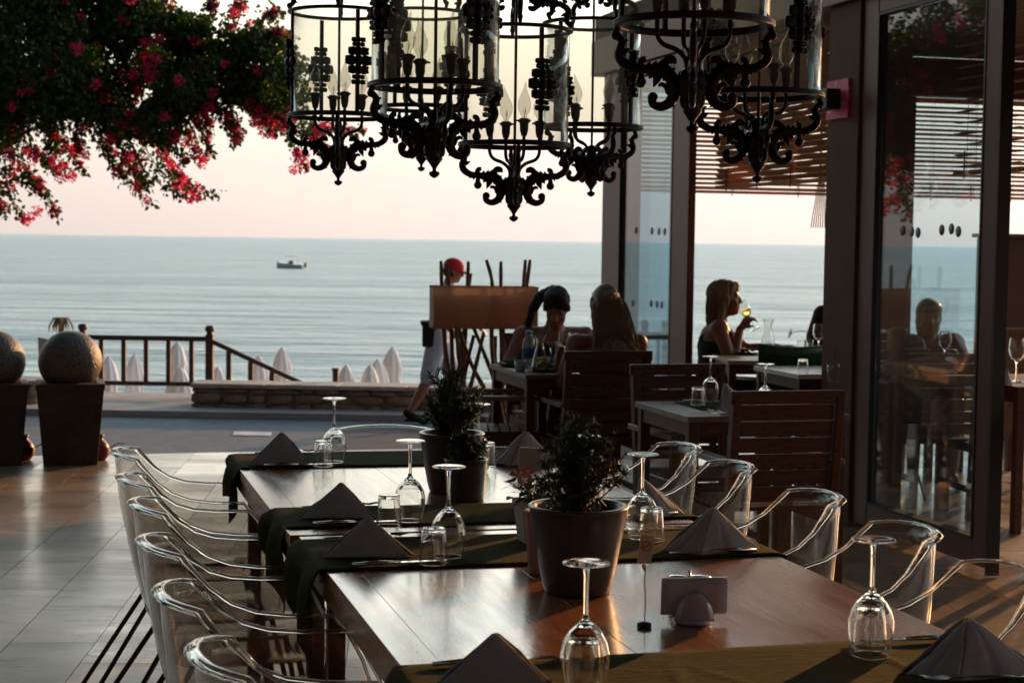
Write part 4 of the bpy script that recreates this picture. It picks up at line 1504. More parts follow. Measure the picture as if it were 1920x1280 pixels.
# ---- transparent armchairs
def make_chair():
    root = thing('transparent_armchair', '', 'chair', group='transparent armchairs around the long table')
    # half outline, back centre to front; x forward, y sideways
    top = [(-0.238, 0.0, 0.800), (-0.234, 0.045, 0.799), (-0.222, 0.088, 0.796), (-0.198, 0.120, 0.792), (-0.170, 0.138, 0.786),
           (-0.150, 0.150, 0.760), (-0.118, 0.165, 0.722), (-0.075, 0.180, 0.690), (-0.025, 0.192, 0.672), (0.04, 0.200, 0.664), (0.135, 0.204, 0.660),
           (0.165, 0.204, 0.625), (0.20, 0.203, 0.560), (0.222, 0.200, 0.490), (0.232, 0.196, 0.448)]
    bot = [(-0.168, 0.0, 0.425), (-0.166, 0.05, 0.425), (-0.162, 0.10, 0.425), (-0.152, 0.14, 0.425), (-0.14, 0.165, 0.425),
           (-0.11, 0.178, 0.425), (-0.07, 0.186, 0.425), (-0.03, 0.191, 0.425), (0.01, 0.195, 0.425), (0.06, 0.197, 0.426), (0.12, 0.198, 0.428),
           (0.155, 0.198, 0.430), (0.19, 0.198, 0.431), (0.215, 0.197, 0.432), (0.230, 0.196, 0.434)]
    full_t = [(x, -y, z) for x, y, z in top[::-1]][:-1] + top
    full_b = [(x, -y, z) for x, y, z in bot[::-1]][:-1] + bot
    n = len(full_t)
    rows = []
    for k in range(9):
        t = k / 8
        row = []
        for a, b in zip(full_b, full_t):
            a, b = Vector(a), Vector(b)
            p = a.lerp(b, t)
            outw = Vector((p.x - 0.05 if p.x < 0 else 0, p.y * 1.3, 0))
            if outw.length > 0: outw.normalize()
            p += outw * 0.014 * math.sin(PI * t)
            row.append(p)
        rows.append(row)
    sh = MB().grid(rows, True)
    o = sh.build('shell', G_CHAIR, root)
    s = o.modifiers.new('thick', 'SOLIDIFY'); s.thickness = 0.005; s.offset = -1
    # seat: between the two sides, slightly dished, front edge rolled
    rows = []
    for i in range(len(bot)):
        x, y, z = bot[i]
        if i == 0:
            continue
        row = []
        for k in range(13):
            t = k / 12 * 2 - 1
            dz = -0.012 * (1 - t * t) * math.sin(PI * min(1, (x + 0.18) / 0.41))
            row.append((x if i > 4 else x, y * t, z + dz + 0.0008))
        rows.append(row)
    rows.append([(0.245, 0.190 * (k / 12 * 2 - 1), 0.415) for k in range(13)])
    o = MB().grid(rows, True).build('seat', G_CHAIR, root)
    s = o.modifiers.new('thick', 'SOLIDIFY'); s.thickness = 0.005; s.offset = 0
    # rolled rim along the whole upper edge
    rim = MB()
    pts = []
    for i, p in enumerate(full_t):
        pts.append(Vector(p))
    fine = []
    for i in range(len(pts) - 1):
        for k in range(3):
            fine.append(pts[i].lerp(pts[i + 1], k / 3))
    fine.append(pts[-1])
    # flange: flat band leaning outwards, wider at the back
    sect = []
    vs = []
    m_ = len(fine)
    for i, p in enumerate(fine):
        t = (fine[min(i + 1, m_ - 1)] - fine[max(i - 1, 0)]).normalized()
        out = Vector((p.x - 0.02 if p.x < -0.1 else 0, p.y * 1.5, 0)).normalized()
        out = (out - t * out.dot(t)).normalized()
        up = t.cross(out).normalized()
        if up.z < 0: up = -up
        wide = 0.025 if p.x < -0.17 else (0.011 + 0.014 * max(0, (-p.x - 0.10) / 0.07) if p.x < -0.10 else 0.011)
        th = 0.0042
        row = []
        for a in range(12):
            ang = 2 * PI * a / 12
            row.append(p + out * (wide / 2 - 0.004 + wide / 2 * math.cos(ang)) + up * (th * math.sin(ang) - 0.10 * wide * (1 + math.cos(ang))))
        vs.append(row)
    rim.grid(vs, True, wrap=True)
    rim.f.append(tuple(range(12))[::-1]); rim.s.append(False)
    rim.f.append(tuple(range((m_ - 1) * 12, m_ * 12))); rim.s.append(False)
    rim.build('rim', G_RIM, root)
    # black rod legs
    for sx, fx in ((-1, -0.36), (1, 0.24)):
        for sy in (-1, 1):
            a = Vector((-0.10 if sx < 0 else 0.15, sy * 0.12, 0.418))
            b = Vector((fx + 0.0, sy * 0.215, 0.0))
            MB().tube([a, b], 0.0075, 8).build('leg', M_BLACKLEG, root)
    MB().tube([(-0.10, -0.12, 0.415), (-0.10, 0.12, 0.415), (0.15, 0.12, 0.415), (0.15, -0.12, 0.415)], 0.006, 6, closed=True).build('seat_frame', M_BLACKLEG, root)
    return root


ch = make_chair()
CL = [(283, 1112, 'transparent armchair fifth from the far end on the left side'), ]
backs_left = [(205, 845, 'farthest transparent armchair on the left side, sun glowing in its back'),
              (215, 893, 'second farthest transparent armchair on the left side, its back also lit by the sun'),
              (237, 941, 'third transparent armchair from the far end on the left side'),
              (252, 1012, 'fourth transparent armchair from the far end on the left side'),
              (283, 1108, 'fifth transparent armchair on the left side, in front of the olive runner end'),
              (345, 1222, 'nearest transparent armchair at bottom left, cut by the bottom edge')]
first = True
for px, py, lab in backs_left:
    p = atz(px, py, 0.797)
    u, v = touv(p)
    loc = uv(u + 0.238 + 0.02, v)
    rz = A + random.uniform(-0.04, 0.04)
    if first:
        ch.location = loc; ch.rotation_euler = (0, 0, rz); ch['label'] = lab; first = False
    else:
        again(ch, lab, loc, rz)
backs_right = [(1302, 834, 'farthest transparent armchair on the right side, near the teak table'),
               (1402, 868, 'second farthest transparent armchair on the right side'),
               (1562, 923, 'middle transparent armchair on the right side of the long table'),
               (1735, 985, 'second nearest transparent armchair on the right, seen through the near wine glass'),
               (1925, 1062, 'nearest transparent armchair at the right edge')]
for px, py, lab in backs_right:
    p = atz(px, py, 0.797)
    u, v = touv(p)
    again(ch, lab, uv(u - 0.238 - 0.01, v), A + PI + random.uniform(-0.04, 0.04))
p = atz(712, 796, 0.80)
again(ch, 'transparent armchair at the far head of the long table, only its curved top rim showing', (p.x + 0.06, p.y - 0.24, 0), A - PI / 2, (1, 1.25, 1))


# ---- glassware
def make_wine_glass():
    """standing upright: foot at z = 0"""
    prof = [(0.0, 0.0012), (0.0345, 0.0), (0.0372, 0.0010), (0.0372, 0.0024), (0.030, 0.0040), (0.012, 0.0060), (0.0052, 0.0105), (0.0040, 0.022), (0.0037, 0.055), (0.0042, 0.082),
            (0.0075, 0.0915), (0.0150, 0.098), (0.0255, 0.108), (0.0340, 0.123), (0.0382, 0.141), (0.0375, 0.162), (0.0345, 0.183), (0.0315, 0.198), (0.0312, 0.1995),
            (0.0305, 0.198), (0.0334, 0.183), (0.0364, 0.162), (0.0370, 0.141), (0.0327, 0.1235), (0.0242, 0.1095), (0.0140, 0.1005), (0.0060, 0.0975), (0.0, 0.0970)]
    m = MB().lathe(dense(prof), 40)
    return m


wine_me = make_wine_glass()
inv = MB(); inv.v = [(x, -y, 0.1995 - z) for x, y, z in wine_me.v]; inv.f = wine_me.f; inv.s = wine_me.s
tum_prof = [(0.0, 0.0), (0.0235, 0.0), (0.0255, 0.002), (0.0275, 0.03), (0.0315, 0.0755), (0.0318, 0.0765), (0.0312, 0.0772), (0.0302, 0.0765), (0.0262, 0.03), (0.0236, 0.0095), (0.0, 0.0085)]
tum = MB().lathe(dense(tum_prof), 40)
tin = MB(); tin.v = [(x, -y, 0.0772 - z) for x, y, z in tum.v]; tin.f = tum.f; tin.s = tum.s
WG_UP = wine_me.mesh('wine_glass', G_WINE)
WG = inv.mesh('wine_glass', G_WINE)
TB_UP = tum.mesh('tumbler', G_WINE)
TB = tin.mesh('tumbler', G_WINE)


def put(name, me, label, cat, loc, group=None, rz=0, scale=1.0):
    o = bpy.data.objects.new(name, me); COL.objects.link(o)
    o.location = loc; o.rotation_euler = (0, 0, rz); o.scale = (scale,) * 3
    return tag(o, label, cat, group)


gz = TZ + 0.0075
for px, py, s, lab in ((1632, 1228, 1.0, 'upturned wine glass at the right, glowing in the sun in front of the transparent chairs'),
                       (1096, 1292, 1.0, 'upturned wine glass at the bottom middle, in front of the big grey pot'),
                       (840, 1043, 1.0, 'upturned wine glass in front of the twin pots, just before the table joint'),
                       (768, 976, 1.0, 'upturned wine glass left of the twin pots, beyond the table joint'),
                       (626, 866, 1.0, 'upturned wine glass on the farthest runner at left, against the road'),
                       (896, 880, 1.0, 'upturned wine glass behind the twin pots, against the couple\'s table'),
                       (1203, 1008, 1.0, 'upturned wine glass right behind the big grey pot, by the no smoking card'),
                       (1098, 962, 1.0, 'upturned wine glass hidden behind the feathery plant, only its foot showing')):
    p = atz(px, py, gz)
    put('wine_glass', WG, lab, 'wine glass', p, 'upturned wine glasses on the long table')
for px, py, lab in ((1630, 1212, 'tumbler standing upside down directly behind the right wine glass'),
                    (1092, 1283, 'tumbler upside down directly behind the bottom middle wine glass'),
                    (813, 1056, 'upturned tumbler in front of the middle left napkins, on the runner nearest the joint'),
                    (729, 986, 'upturned tumbler right of the dark napkin on the runner beyond the joint'),
                    (606, 873, 'upturned tumbler right of the farthest left napkin'),
                    (1221, 1012, 'upturned tumbler beside the wine glass behind the big grey pot'),
                    (912, 876, 'upturned tumbler beside the wine glass behind the twin pots')):
    p = atz(px, py, gz)
    put('tumbler', TB, lab, 'tumbler', p, 'upturned tumblers on the long table')


# ---- folded napkins (standing tents)
def napkin(px0, px1, pyb, pxa, pya, label, z=TOP, open_r=True, two=False, depth=0.10, yaw=0.0):
    """front base from px0 to px1 at row pyb, apex at (pxa, pya)"""
    a, b = atz(px0, pyb, z), atz(px1, pyb, z)
    mid = (a + b) / 2
    back = Vector((mid.x * 0.0, 1, 0))
    w_ = (b - a)
    s = w_.normalized()
    n = Vector((-s.y, s.x, 0))
    apex = aty(pxa, pya, mid.y + depth * 0.35)
    root = thing('folded_napkin', label, 'napkin', (mid.x, mid.y, 0), yaw, 'folded napkins standing on the long table')
    o = Vector((mid.x, mid.y, 0))
    A_, B_, T_ = a - o, b - o, apex - o
    F_ = (A_ + B_) / 2 - n * 0.012
    K_ = n * depth + (A_ + B_) / 2
    def sheet(P, Q, S, bulge, nm, n_=18):
        # triangle P-Q-S, S the tip, subdivided with a soft belly
        m = MB()
        rows = []
        nrm = (Q - P).cross(S - P).normalized()
        if nrm.y > 0: nrm = -nrm
        for i in range(n_ + 1):
            t = i / n_
            row = []
            for k in range(n_ + 1):
                q = k / n_
                p = P.lerp(Q, q).lerp(S, t)
                h = math.sin(PI * q) * (1 - t) * (t + 0.25)
                p = p + nrm * (bulge * h * 1.6 + 0.0055 * noise.noise(p * 13 + Vector((px0, 0, 0))) * (1 - t * 0.5)) + s * (0.004 * noise.noise(p * 17 + Vector((0, px0, 0))))
                crease = 0.0035 * math.exp(-((q - 0.42 - 0.1 * t) / 0.05) ** 2) + 0.003 * math.exp(-((t - 0.35 - 0.3 * q) / 0.05) ** 2)
                p = p - nrm * crease * (1 - t)
                if i == n_: p = p - Vector((0, 0, 0.004))
                row.append(p)
            rows.append(row)
        m.grid(rows)
        ob = m.build(nm, M_NAPKIN, root)
        sd_ = ob.modifiers.new('thick', 'SOLIDIFY'); sd_.thickness = 0.0028; sd_.offset = -1
        return ob
    if two:
        R_mid = A_.lerp(B_, two)
        fr = R_mid - n * 0.05
        sheet(A_, fr, T_, 0.006, 'fold')
        sheet(fr + s * 0.002, B_, T_ + s * 0.002, 0.006, 'fold')
    else:
        sheet(A_, B_, T_, 0.016, 'front_fold')
    T2 = T_ + n * 0.010 - Vector((0, 0, 0.002))
    sheet(A_ + n * 0.012 - s * 0.002, K_, T2, 0.004, 'side_fold')
    sheet(K_, B_ + n * 0.012 + s * 0.004, T2, 0.004, 'side_fold')
    return root


napkin(468, 583, 872, 528, 808, 'dark napkin tent at the far left corner of the long table')
napkin(560, 702, 972, 640, 902, 'dark napkin tent on the runner beyond the table joint, left side')
napkin(606, 772, 1045, 690, 966, 'rounded napkin tent on the runner in front of the table joint, left side')
napkin(800, 1050, 1300, 931, 1184, 'nearest bluish napkin tent at the bottom edge left of the wine glass', depth=0.13)
napkin(922, 1046, 868, 985, 806, 'napkin tent behind the white square card, beyond the twin pots', two=0.25)
napkin(1190, 1284, 962, 1200, 893, 'napkin tent right of the feathery plant on the far table', two=0.5)
napkin(1246, 1424, 1032, 1336, 948, 'brown-lit napkin tent right of the tumblers, edges glowing orange', two=0.32)
napkin(1700, 1960, 1262, 1816, 1156, 'large two-sided napkin tent at bottom right corner', two=0.3, depth=0.15)


# ---- cutlery
def knife_mesh():
    m = MB()
    m.tube([(0, -0.105, 0.004), (0, -0.05, 0.006), (0, 0.0, 0.005)], [0.004, 0.005, 0.0035], 8)
    m.box((0, 0.052, 0.005), (0.014, 0.104, 0.0016))
    return m.mesh('knife', M_STEEL)


def fork_mesh():
    m = MB()
    m.tube([(0, -0.10, 0.003), (0, -0.05, 0.004), (0, 0.03, 0.007)], [0.005, 0.0045, 0.0028], 8, flat=0.5)
    m.box((0, 0.042, 0.008), (0.020, 0.024, 0.0018))
    for k in range(4):
        x = -0.0085 + k * 0.00567
        m.tube([(x, 0.054, 0.008), (x, 0.075, 0.006), (x, 0.098, 0.010)], 0.0013, 5)
    return m.mesh('fork', M_STEEL)


KN, FK = knife_mesh(), fork_mesh()
sides = {0: 'left', 1: 'right'}
desc = {1: 'on the farthest runner', 2: 'on the runner beyond the table joint', 3: 'on the runner in front of the table joint', 4: 'on the nearest runner'}
for r in (1, 2, 3, 4):
    v0, v1 = RUN[r]
    for side in (0, 1):
        ub = UL + 0.15 if side == 0 else UR - 0.15
        if r == 4:
            va, vb = v1 - 0.035, v1 - 0.30
        else:
            va, vb = v0 + 0.018, v1 - 0.018
        for kind, me, v in (('knife', KN, va), ('fork', FK, vb)):
            put(kind, me, 'steel table %s at the %s end %s' % (kind, sides[side], desc[r]), kind,
                uv(ub + random.uniform(-0.02, 0.02), v, TOP + 0.001), 'cutlery laid at the table edges', A + (PI / 2 if side else -PI / 2) + random.uniform(-0.04, 0.04))


# ---- pots with plants
def round_pot(px, py, r_top, r_bot, h, name, label, m_=M_POT, wall=0.010, lip=True, cat='plant pot', loc=None):
    p = loc if loc is not None else atz(px, py, TZ + 0.001)
    root = thing(name, label, cat, (p.x, p.y, p.z))
    prof = [(0, 0), (r_bot * 0.96, 0), (r_bot, 0.005)]
    for i in range(1, 9):
        t = i / 8
        prof.append((r_bot + (r_top - r_bot) * t ** 0.85, 0.005 + (h - 0.012) * t))
    prof += [(r_top + 0.003, h - 0.003), (r_top, h), (r_top - wall, h - 0.001), (r_top - wall - 0.003, h - 0.03), (r_top - wall - 0.008, h - 0.035)]
    MB().lathe(prof, 48).build('pot', m_, root)
    sm = MB()
    rows = []
    for i in range(6):
        rr = (r_top - wall - 0.004) * i / 5 + 0.0001
        rows.append([(rr * math.cos(k * PI / 12), rr * math.sin(k * PI / 12), h - 0.022 + 0.004 * noise.noise(Vector((rr * 60, k, 0)))) for k in range(24)])
    sm.grid(rows, True, wrap=True).build('soil', M_SOIL, root)
    return root, h


def needle_shrub(root, z0, R, H, seed, ntw=46, nn=60, zsq=1.0, mat_=M_NEEDLE, lean=(0, 0)):
    """feathery conifer-like shrub: many twigs, each with needles"""
    rnd = random.Random(seed)
    st, nd = MB(), MB()
    for i in range(ntw):
        a = rnd.uniform(0, 2 * PI)
        el = rnd.uniform(0.1, 1.5)
        L = rnd.uniform(0.65, 1.05)
        tip = Vector((R * math.cos(el) * math.cos(a) * L * 1.15 + lean[0], R * math.cos(el) * math.sin(a) * L * 1.15 + lean[1], z0 + H * (0.22 + 0.78 * math.sin(el) * L)))
        base = Vector((rnd.uniform(-.012, .012), rnd.uniform(-.012, .012), z0 - 0.01))
        mid = base.lerp(tip, 0.45) + Vector((0, 0, H * 0.14)) * rnd.uniform(-0.3, 0.8)
        pts = spline([base, mid, tip], 5)
        st.tube(pts, [0.0026 * (1 - 0.8 * k / (len(pts) - 1)) for k in range(len(pts))], 4)
        # side twigs
        twigs = [pts]
        for q in range(5):
            s0 = pts[rnd.randint(3, len(pts) - 2)]
            dr = Vector((rnd.gauss(0, 1), rnd.gauss(0, 1), rnd.gauss(0.5, 0.8))).normalized() * R * rnd.uniform(0.18, 0.42)
            tw = [s0, s0 + dr * 0.5 + Vector((0, 0, 0.003)), s0 + dr]
            st.tube(tw, [0.0012, 0.0009, 0.0005], 3)
            twigs.append(tw)
        for tw in twigs:
            k0 = 4 if tw is pts else 0
            for k in range(nn if tw is pts else nn // 2):
                t = rnd.uniform(k0, len(tw) - 1.001)
                i0 = int(t)
                p = tw[i0].lerp(tw[i0 + 1], t - i0)
                d = (tw[i0 + 1] - tw[i0]).normalized()
                s = Vector((rnd.gauss(0, 1), rnd.gauss(0, 1), rnd.gauss(0.2, 1))).normalized()
                dr = (d * 0.5 + s).normalized() * rnd.uniform(0.012, 0.024)
                w_ = d.cross(s).normalized() * 0.0011
                nd.add([p - w_, p + w_, p + dr], [(0, 1, 2)])
    st.build('stem', M_BARK, root)['kind'] = 'stuff'
    nd.build('foliage', mat_, root)['kind'] = 'stuff'


pA, hA = round_pot(1082, 1108, 0.0985, 0.0665, 0.175, 'potted_shrub', 'largest grey pot with a feathery dark shrub, in the centre of the near table', cat='potted plant')
needle_shrub(pA, 0.16, 0.098, 0.185, 5, ntw=60)
pB, hB = round_pot(846, 920, 0.0900, 0.062, 0.165, 'potted_shrub', 'grey pot with a tall dark shrub, rear one of the twin pots', cat='potted plant')
needle_shrub(pB, 0.15, 0.092, 0.20, 8, ntw=64)
pC, hC = round_pot(873, 936, 0.058, 0.050, 0.112, 'potted_shrub', 'small dark pot with a low plant standing in front of the rear twin pot', cat='potted plant')
needle_shrub(pC, 0.10, 0.05, 0.075, 9, ntw=30)
pD, hD = round_pot(1020, 1074, 0.042, 0.033, 0.135, 'slim_pot', 'slim pinkish terracotta pot tucked behind the left side of the big grey pot', M_POT2)


def leafy(root, z0, seed, n=46, R=0.06, H=0.07):
    rnd = random.Random(seed)
    st = MB()
    lm = MB()
    lm.grid([[(0, -0.001, 0), (0.0, 0.001, 0)], [(0.010, -0.008, 0.003), (0.010, 0.008, 0.003)], [(0.022, -0.009, 0.002), (0.022, 0.009, 0.002)], [(0.036, -0.001, -0.004), (0.036, 0.001, -0.004)]])
    leaf_me = lm.mesh('leaf', M_LEAF)
    for i in range(n):
        a = rnd.uniform(0, 2 * PI)
        r = R * rnd.uniform(0.2, 1)
        tip = Vector((r * math.cos(a), r * math.sin(a), z0 + H * rnd.uniform(0.2, 1)))
        st.tube([(tip.x * 0.3, tip.y * 0.3, z0 - 0.01), tip * 0.6 + Vector((0, 0, z0 * 0.4)), tip], 0.0011, 4)
        o = bpy.data.objects.new('leaf', leaf_me); COL.objects.link(o); o.parent = root
        o.location = tip; o.rotation_euler = (rnd.uniform(-.7, .7), rnd.uniform(-.6, .5), a + rnd.uniform(-.8, .8))
        s = rnd.uniform(0.6, 1.1); o.scale = (s, s, s)
    st.build('stem', M_LEAF, root)['kind'] = 'stuff'


def flower(root, loc, rad, m_, n=5, tilt=None, nm='flower', seed=0):
    rnd = random.Random(seed)
    m = MB()
    rot = Matrix.Rotation(tilt[0], 3, 'X') @ Matrix.Rotation(tilt[1], 3, 'Y') if tilt else Matrix.Identity(3)
    for k in range(n):
        a = 2 * PI * k / n + rnd.uniform(-.1, .1)
        w_ = 1.3 * PI / n
        rows = []
        for t in (0.12, 0.5, 0.85, 1.0):
            row = []
            for q in (-1, 0, 1):
                ww = w_ * (0.5 + 0.5 * math.sin(PI * min(t, 0.9))) * q * (0.4 if t == 1.0 else 1) * 0.6
                p = Vector((rad * t * math.cos(a + ww), rad * t * math.sin(a + ww), rad * (0.25 * t * t + 0.05 * (k % 2)) - abs(q) * 0.04 * rad))
                row.append(Vector(loc) + rot @ p)
            rows.append(row)
        m.grid(rows)
    m.ball(Vector(loc) + rot @ Vector((0, 0, rad * 0.08)), rad * 0.14, 8, 5)
    return m.build(nm, m_, root)


p = atz(988, 1022, TZ)
bx = thing('square_flower_pot', 'small square pale pot with pink pansies behind the big grey pot', 'potted plant', (p.x + 0.02, p.y + 0.03, TZ + 0.002), A)
q = MB()
q.grid([[(-s, -s, z), (s, -s, z), (s, s, z), (-s, s, z)] for s, z in ((0.034, 0), (0.043, 0.085), (0.046, 0.085), (0.046, 0.10), (0.040, 0.10), (0.039, 0.085), (0.0005, 0.084))], False, True)
q.f.append((3, 2, 1, 0)); q.s.append(False)
q.build('pot', M_GREYCARD, bx, bevel=0.002)
leafy(bx, 0.095, 3, 44, 0.075, 0.045)
leafy(bx, 0.095, 13, 20, 0.045, 0.06)
for i, (x, y, z) in enumerate(((-0.045, 0.0, 0.155), (-0.02, 0.01, 0.163), (0.045, -0.02, 0.148), (0.06, 0.01, 0.143), (-0.035, -0.02, 0.148), (0.085, 0.0, 0.13))):
    flower(bx, (x, y, z), 0.019, M_PANSY, 5, (R_(60), random.uniform(-.6, .6)), seed=i)
# a short sprig over the pansies to the right of the pot plant
# ---- card clip holders
def card_holder(px, py, label, card_w, card_h, card_z0, m_card, tilt=0.0, printed=False):
    p = atz(px, py, TZ + 0.001)
    root = thing('card_holder', label, 'card holder', (p.x, p.y, TZ + 0.001), 0.0, 'wire card holders on the long table')
    MB().lathe([(0, 0), (0.0128, 0), (0.0138, 0.003), (0.0125, 0.0075), (0.004, 0.010), (0, 0.010)], 20).build('base', M_BLACKP, root)
    MB().tube(spline([(0, 0, 0.008), (0.001, 0, card_z0 * 0.4), (-0.001, 0, card_z0 * 0.8), (0.001, 0, card_z0 - 0.004)], 4), 0.0011, 6).build('wire', M_BLACKLEG, root)
    MB().tube([(0, 0, card_z0 - 0.016), (-0.004, 0, card_z0 - 0.006), (0.0, -0.002, card_z0 + 0.006)], [0.002, 0.0035, 0.001], 6).build('clip', M_BRASS, root)
    rot = Matrix.Rotation(tilt, 3, 'Y')
    c = Vector((0, -0.003, card_z0 + card_h / 2))
    cd_ = MB().box(c, (card_w, 0.0008, card_h), rot).build('card', m_card, root)
    else_edges = None if printed else [MB().box(c + rot @ Vector((sx_ * card_w / 2, 0, 0)) if sx_ else c + rot @ Vector((0, 0, sz_ * card_h / 2)), (0.0016, 0.002, card_h + 0.001) if sx_ else (card_w - 0.002, 0.002, 0.0016), rot).build('card_edge', M_WHITE, cd_) for sx_, sz_ in ((-1, 0), (1, 0), (0, -1), (0, 1))]
    if printed:
        # round prohibition sign with a cigarette
        R0 = card_w * 0.36
        cc = c + rot @ Vector((0, -0.0010, card_h * 0.10))
        ring = []
        m = MB()
        for rr in ((R0, R0 * 0.82),):
            pts = [[cc + rot @ Vector((r * math.cos(t * PI / 16), 0, r * math.sin(t * PI / 16))) for t in range(32)] for r in rr]
            m.grid(pts, False, wrap=True)
        d = Vector((0.7, 0, 0.7)); e = Vector((-0.7, 0, 0.7)) * R0 * 0.09
        m.add([cc + rot @ (d * -R0 * 0.9 + e), cc + rot @ (d * R0 * 0.9 + e), cc + rot @ (d * R0 * 0.9 - e), cc + rot @ (d * -R0 * 0.9 - e)], [(0, 1, 2, 3)])
        m.build('prohibition_ring', M_RED, cd_)
        g = cc + Vector((0, 0.0004, 0))
        m = MB()
        for (x0, x1, zc) in ((-0.62, 0.3, -0.02), (0.36, 0.58, -0.02)):
            m.add([g + rot @ Vector((x0 * R0, 0, (zc - 0.08) * R0)), g + rot @ Vector((x1 * R0, 0, (zc - 0.08) * R0)), g + rot @ Vector((x1 * R0, 0, (zc + 0.08) * R0)), g + rot @ Vector((x0 * R0, 0, (zc + 0.08) * R0))], [(0, 1, 2, 3)])
        m.tube([g + rot @ Vector((0.47 * R0, 0, 0.12 * R0)), g + rot @ Vector((0.40 * R0, 0, 0.28 * R0)), g + rot @ Vector((0.5 * R0, 0, 0.42 * R0))], 0.0004, 4)
        m.build('cigarette_print', M_BLACKP, cd_)
    return root


card_holder(1208, 1175, 'wire holder with a no smoking card, standing beside the white napkin holder', 0.026, 0.052, 0.118, M_CREAM, 0.12, True)
card_holder(992, 944, 'wire holder with a blank pale square card, above the pansies on the far table', 0.058, 0.062, 0.088, M_GREYCARD, 0.04)
ot = thing('edge_trim', '', '') if False else None

# ---- napkin holder and salt-pepper set
p = atz(1298, 1166, TZ + 0.001)
nh = thing('napkin_holder', 'white shell-shaped china holder with a stack of paper napkins on the near table', 'napkin holder', (p.x, p.y, TZ + 0.001), 0.08)
pn = MB()
for s in (-1, 1):
    rows = []
    for i in range(9):
        t = i / 8
        z = 0.055 * t
        hw = 0.036 * math.cos(t * PI / 2) ** 0.5 + 0.0004
        rows.append([(hw * q, s * (0.020 - 0.003 * t + 0.004 * (1 - q * q)) + 0, z + 0.006) for q in (-1, -0.66, -0.33, 0, 0.33, 0.66, 1)])
    o = MB().grid(rows).build('shell_side', M_CHINA, nh)
    sd_ = o.modifiers.new('t', 'SOLIDIFY'); sd_.thickness = 0.004; sd_.offset = 0
MB().lathe([(0, 0), (0.032, 0), (0.036, 0.004), (0.036, 0.008), (0, 0.009)], 28).build('base', M_CHINA, nh)
nk = thing('paper_napkin_stack', 'stack of white paper napkins held upright in the shell holder', 'paper napkins', (p.x, p.y, TZ + 0.010), 0.08)
for i in range(7):
    rows = []
    y = -0.012 + i * 0.0038
    w0, h0 = 0.0605 + random.uniform(-.001, .001), 0.064 + random.uniform(-.002, .002)
    for a in range(7):
        z = h0 * a / 6
        rows.append([(w0 * (b / 6 * 2 - 1) + 0.001 * i, y + 0.0012 * math.sin(b * 1.3 + i) * (a / 6) - 0.004 * (a / 6) * (i < 3) * ((b - 3) / 3) ** 2, z + 0.008 + 0.002 * (b / 6)) for b in range(7)])
    o = MB().grid(rows).build('napkin', M_PAPER, nk)
    sd_ = o.modifiers.new('t', 'SOLIDIFY'); sd_.thickness = 0.0022
p = atz(1292, 1130, TZ + 0.001)
spb = thing('salt_pepper_set', 'small two-part salt and pepper box with steel lids behind the paper napkins', 'salt and pepper', (p.x, p.y, TZ + 0.001), 0.05)
for s in (-1, 1):
    b = MB().lathe([(0, 0), (0.019, 0), (0.0205, 0.003), (0.0205, 0.048), (0, 0.048)], 24, (s * 0.0212, 0, 0)).build('shaker', M_PLATE, spb)
    MB().lathe([(0, 0.048), (0.0207, 0.048), (0.0207, 0.052), (0.016, 0.0545), (0, 0.0555)], 24, (s * 0.0212, 0, 0.0003)).build('lid', M_STEEL, b)
MB().tube([(0, 0, 0.0), (0, 0, 0.06)], 0.0028, 8).ball((0, 0, 0.062), 0.004, 8, 6).build('handle', M_STEEL, spb)
# ================================================================== TEAK FURNITURE
def teak_armchair():
    """faces +y; origin on the floor under the seat centre"""
    root = thing('teak_armchair', '', 'chair', group='slatted teak armchairs')
    W, D = 0.47, 0.46
    for sx in (-1, 1):
        x = sx * (W / 2 - 0.022)
        m = MB()
        m.bar((x, -D / 2 + 0.03, 0), (x, -D / 2 + 0.0, 0.44), 0.042, 0.034)
        m.bar((x, -D / 2 + 0.0, 0.44), (x, -D / 2 - 0.055, 0.872), 0.042, 0.034)
        m.build('back_leg', M_TEAK, root, bevel=0.003)
        MB().box((x, D / 2 - 0.03, 0.3), (0.042, 0.042, 0.6)).build('front_leg', M_TEAK, root, bevel=0.003)
        MB().box((x + sx * 0.008, -0.015, 0.6125), (0.058, D + 0.05, 0.024)).build('arm', M_TEAK2, root, bevel=0.004)
        MB().box((x, 0, 0.385), (0.022, D - 0.09, 0.05)).build('side_rail', M_TEAK, root, bevel=0.002)
        MB().box((x, 0, 0.16), (0.020, D - 0.09, 0.035)).build('stretcher', M_TEAK, root, bevel=0.002)
    sl = MB().box((0, 0, 0), (W - 0.09, 0.013, 0.0575)).mesh('back_slat', M_TEAK)
    for i in range(6):
        z = 0.49 + i * 0.064
        t = (z - 0.44) / 0.43
        s = bpy.data.objects.new('back_slat', sl); COL.objects.link(s); s.parent = root
        s.location = (0, -D / 2 - 0.055 * t + 0.0, z); s.rotation_euler = (R_(7), 0, 0)
        b = s.modifiers.new('bevel', 'BEVEL'); b.width = 0.002; b.segments = 1
    MB().box((0, -D / 2 - 0.055, 0.868), (W + 0.004, 0.028, 0.05)).build('top_rail', M_TEAK, root, bevel=0.005)
    ss = MB().box((0, 0, 0), (W - 0.05, 0.048, 0.016)).mesh('seat_slat', M_TEAK)
    for i in range(7):
        s = bpy.data.objects.new('seat_slat', ss); COL.objects.link(s); s.parent = root
        s.location = (0, -D / 2 + 0.065 + i * 0.058, 0.425)
    MB().box((0, D / 2 - 0.03, 0.385), (W - 0.09, 0.022, 0.05)).build('front_rail', M_TEAK, root, bevel=0.002)
    return root


tc_ = teak_armchair()


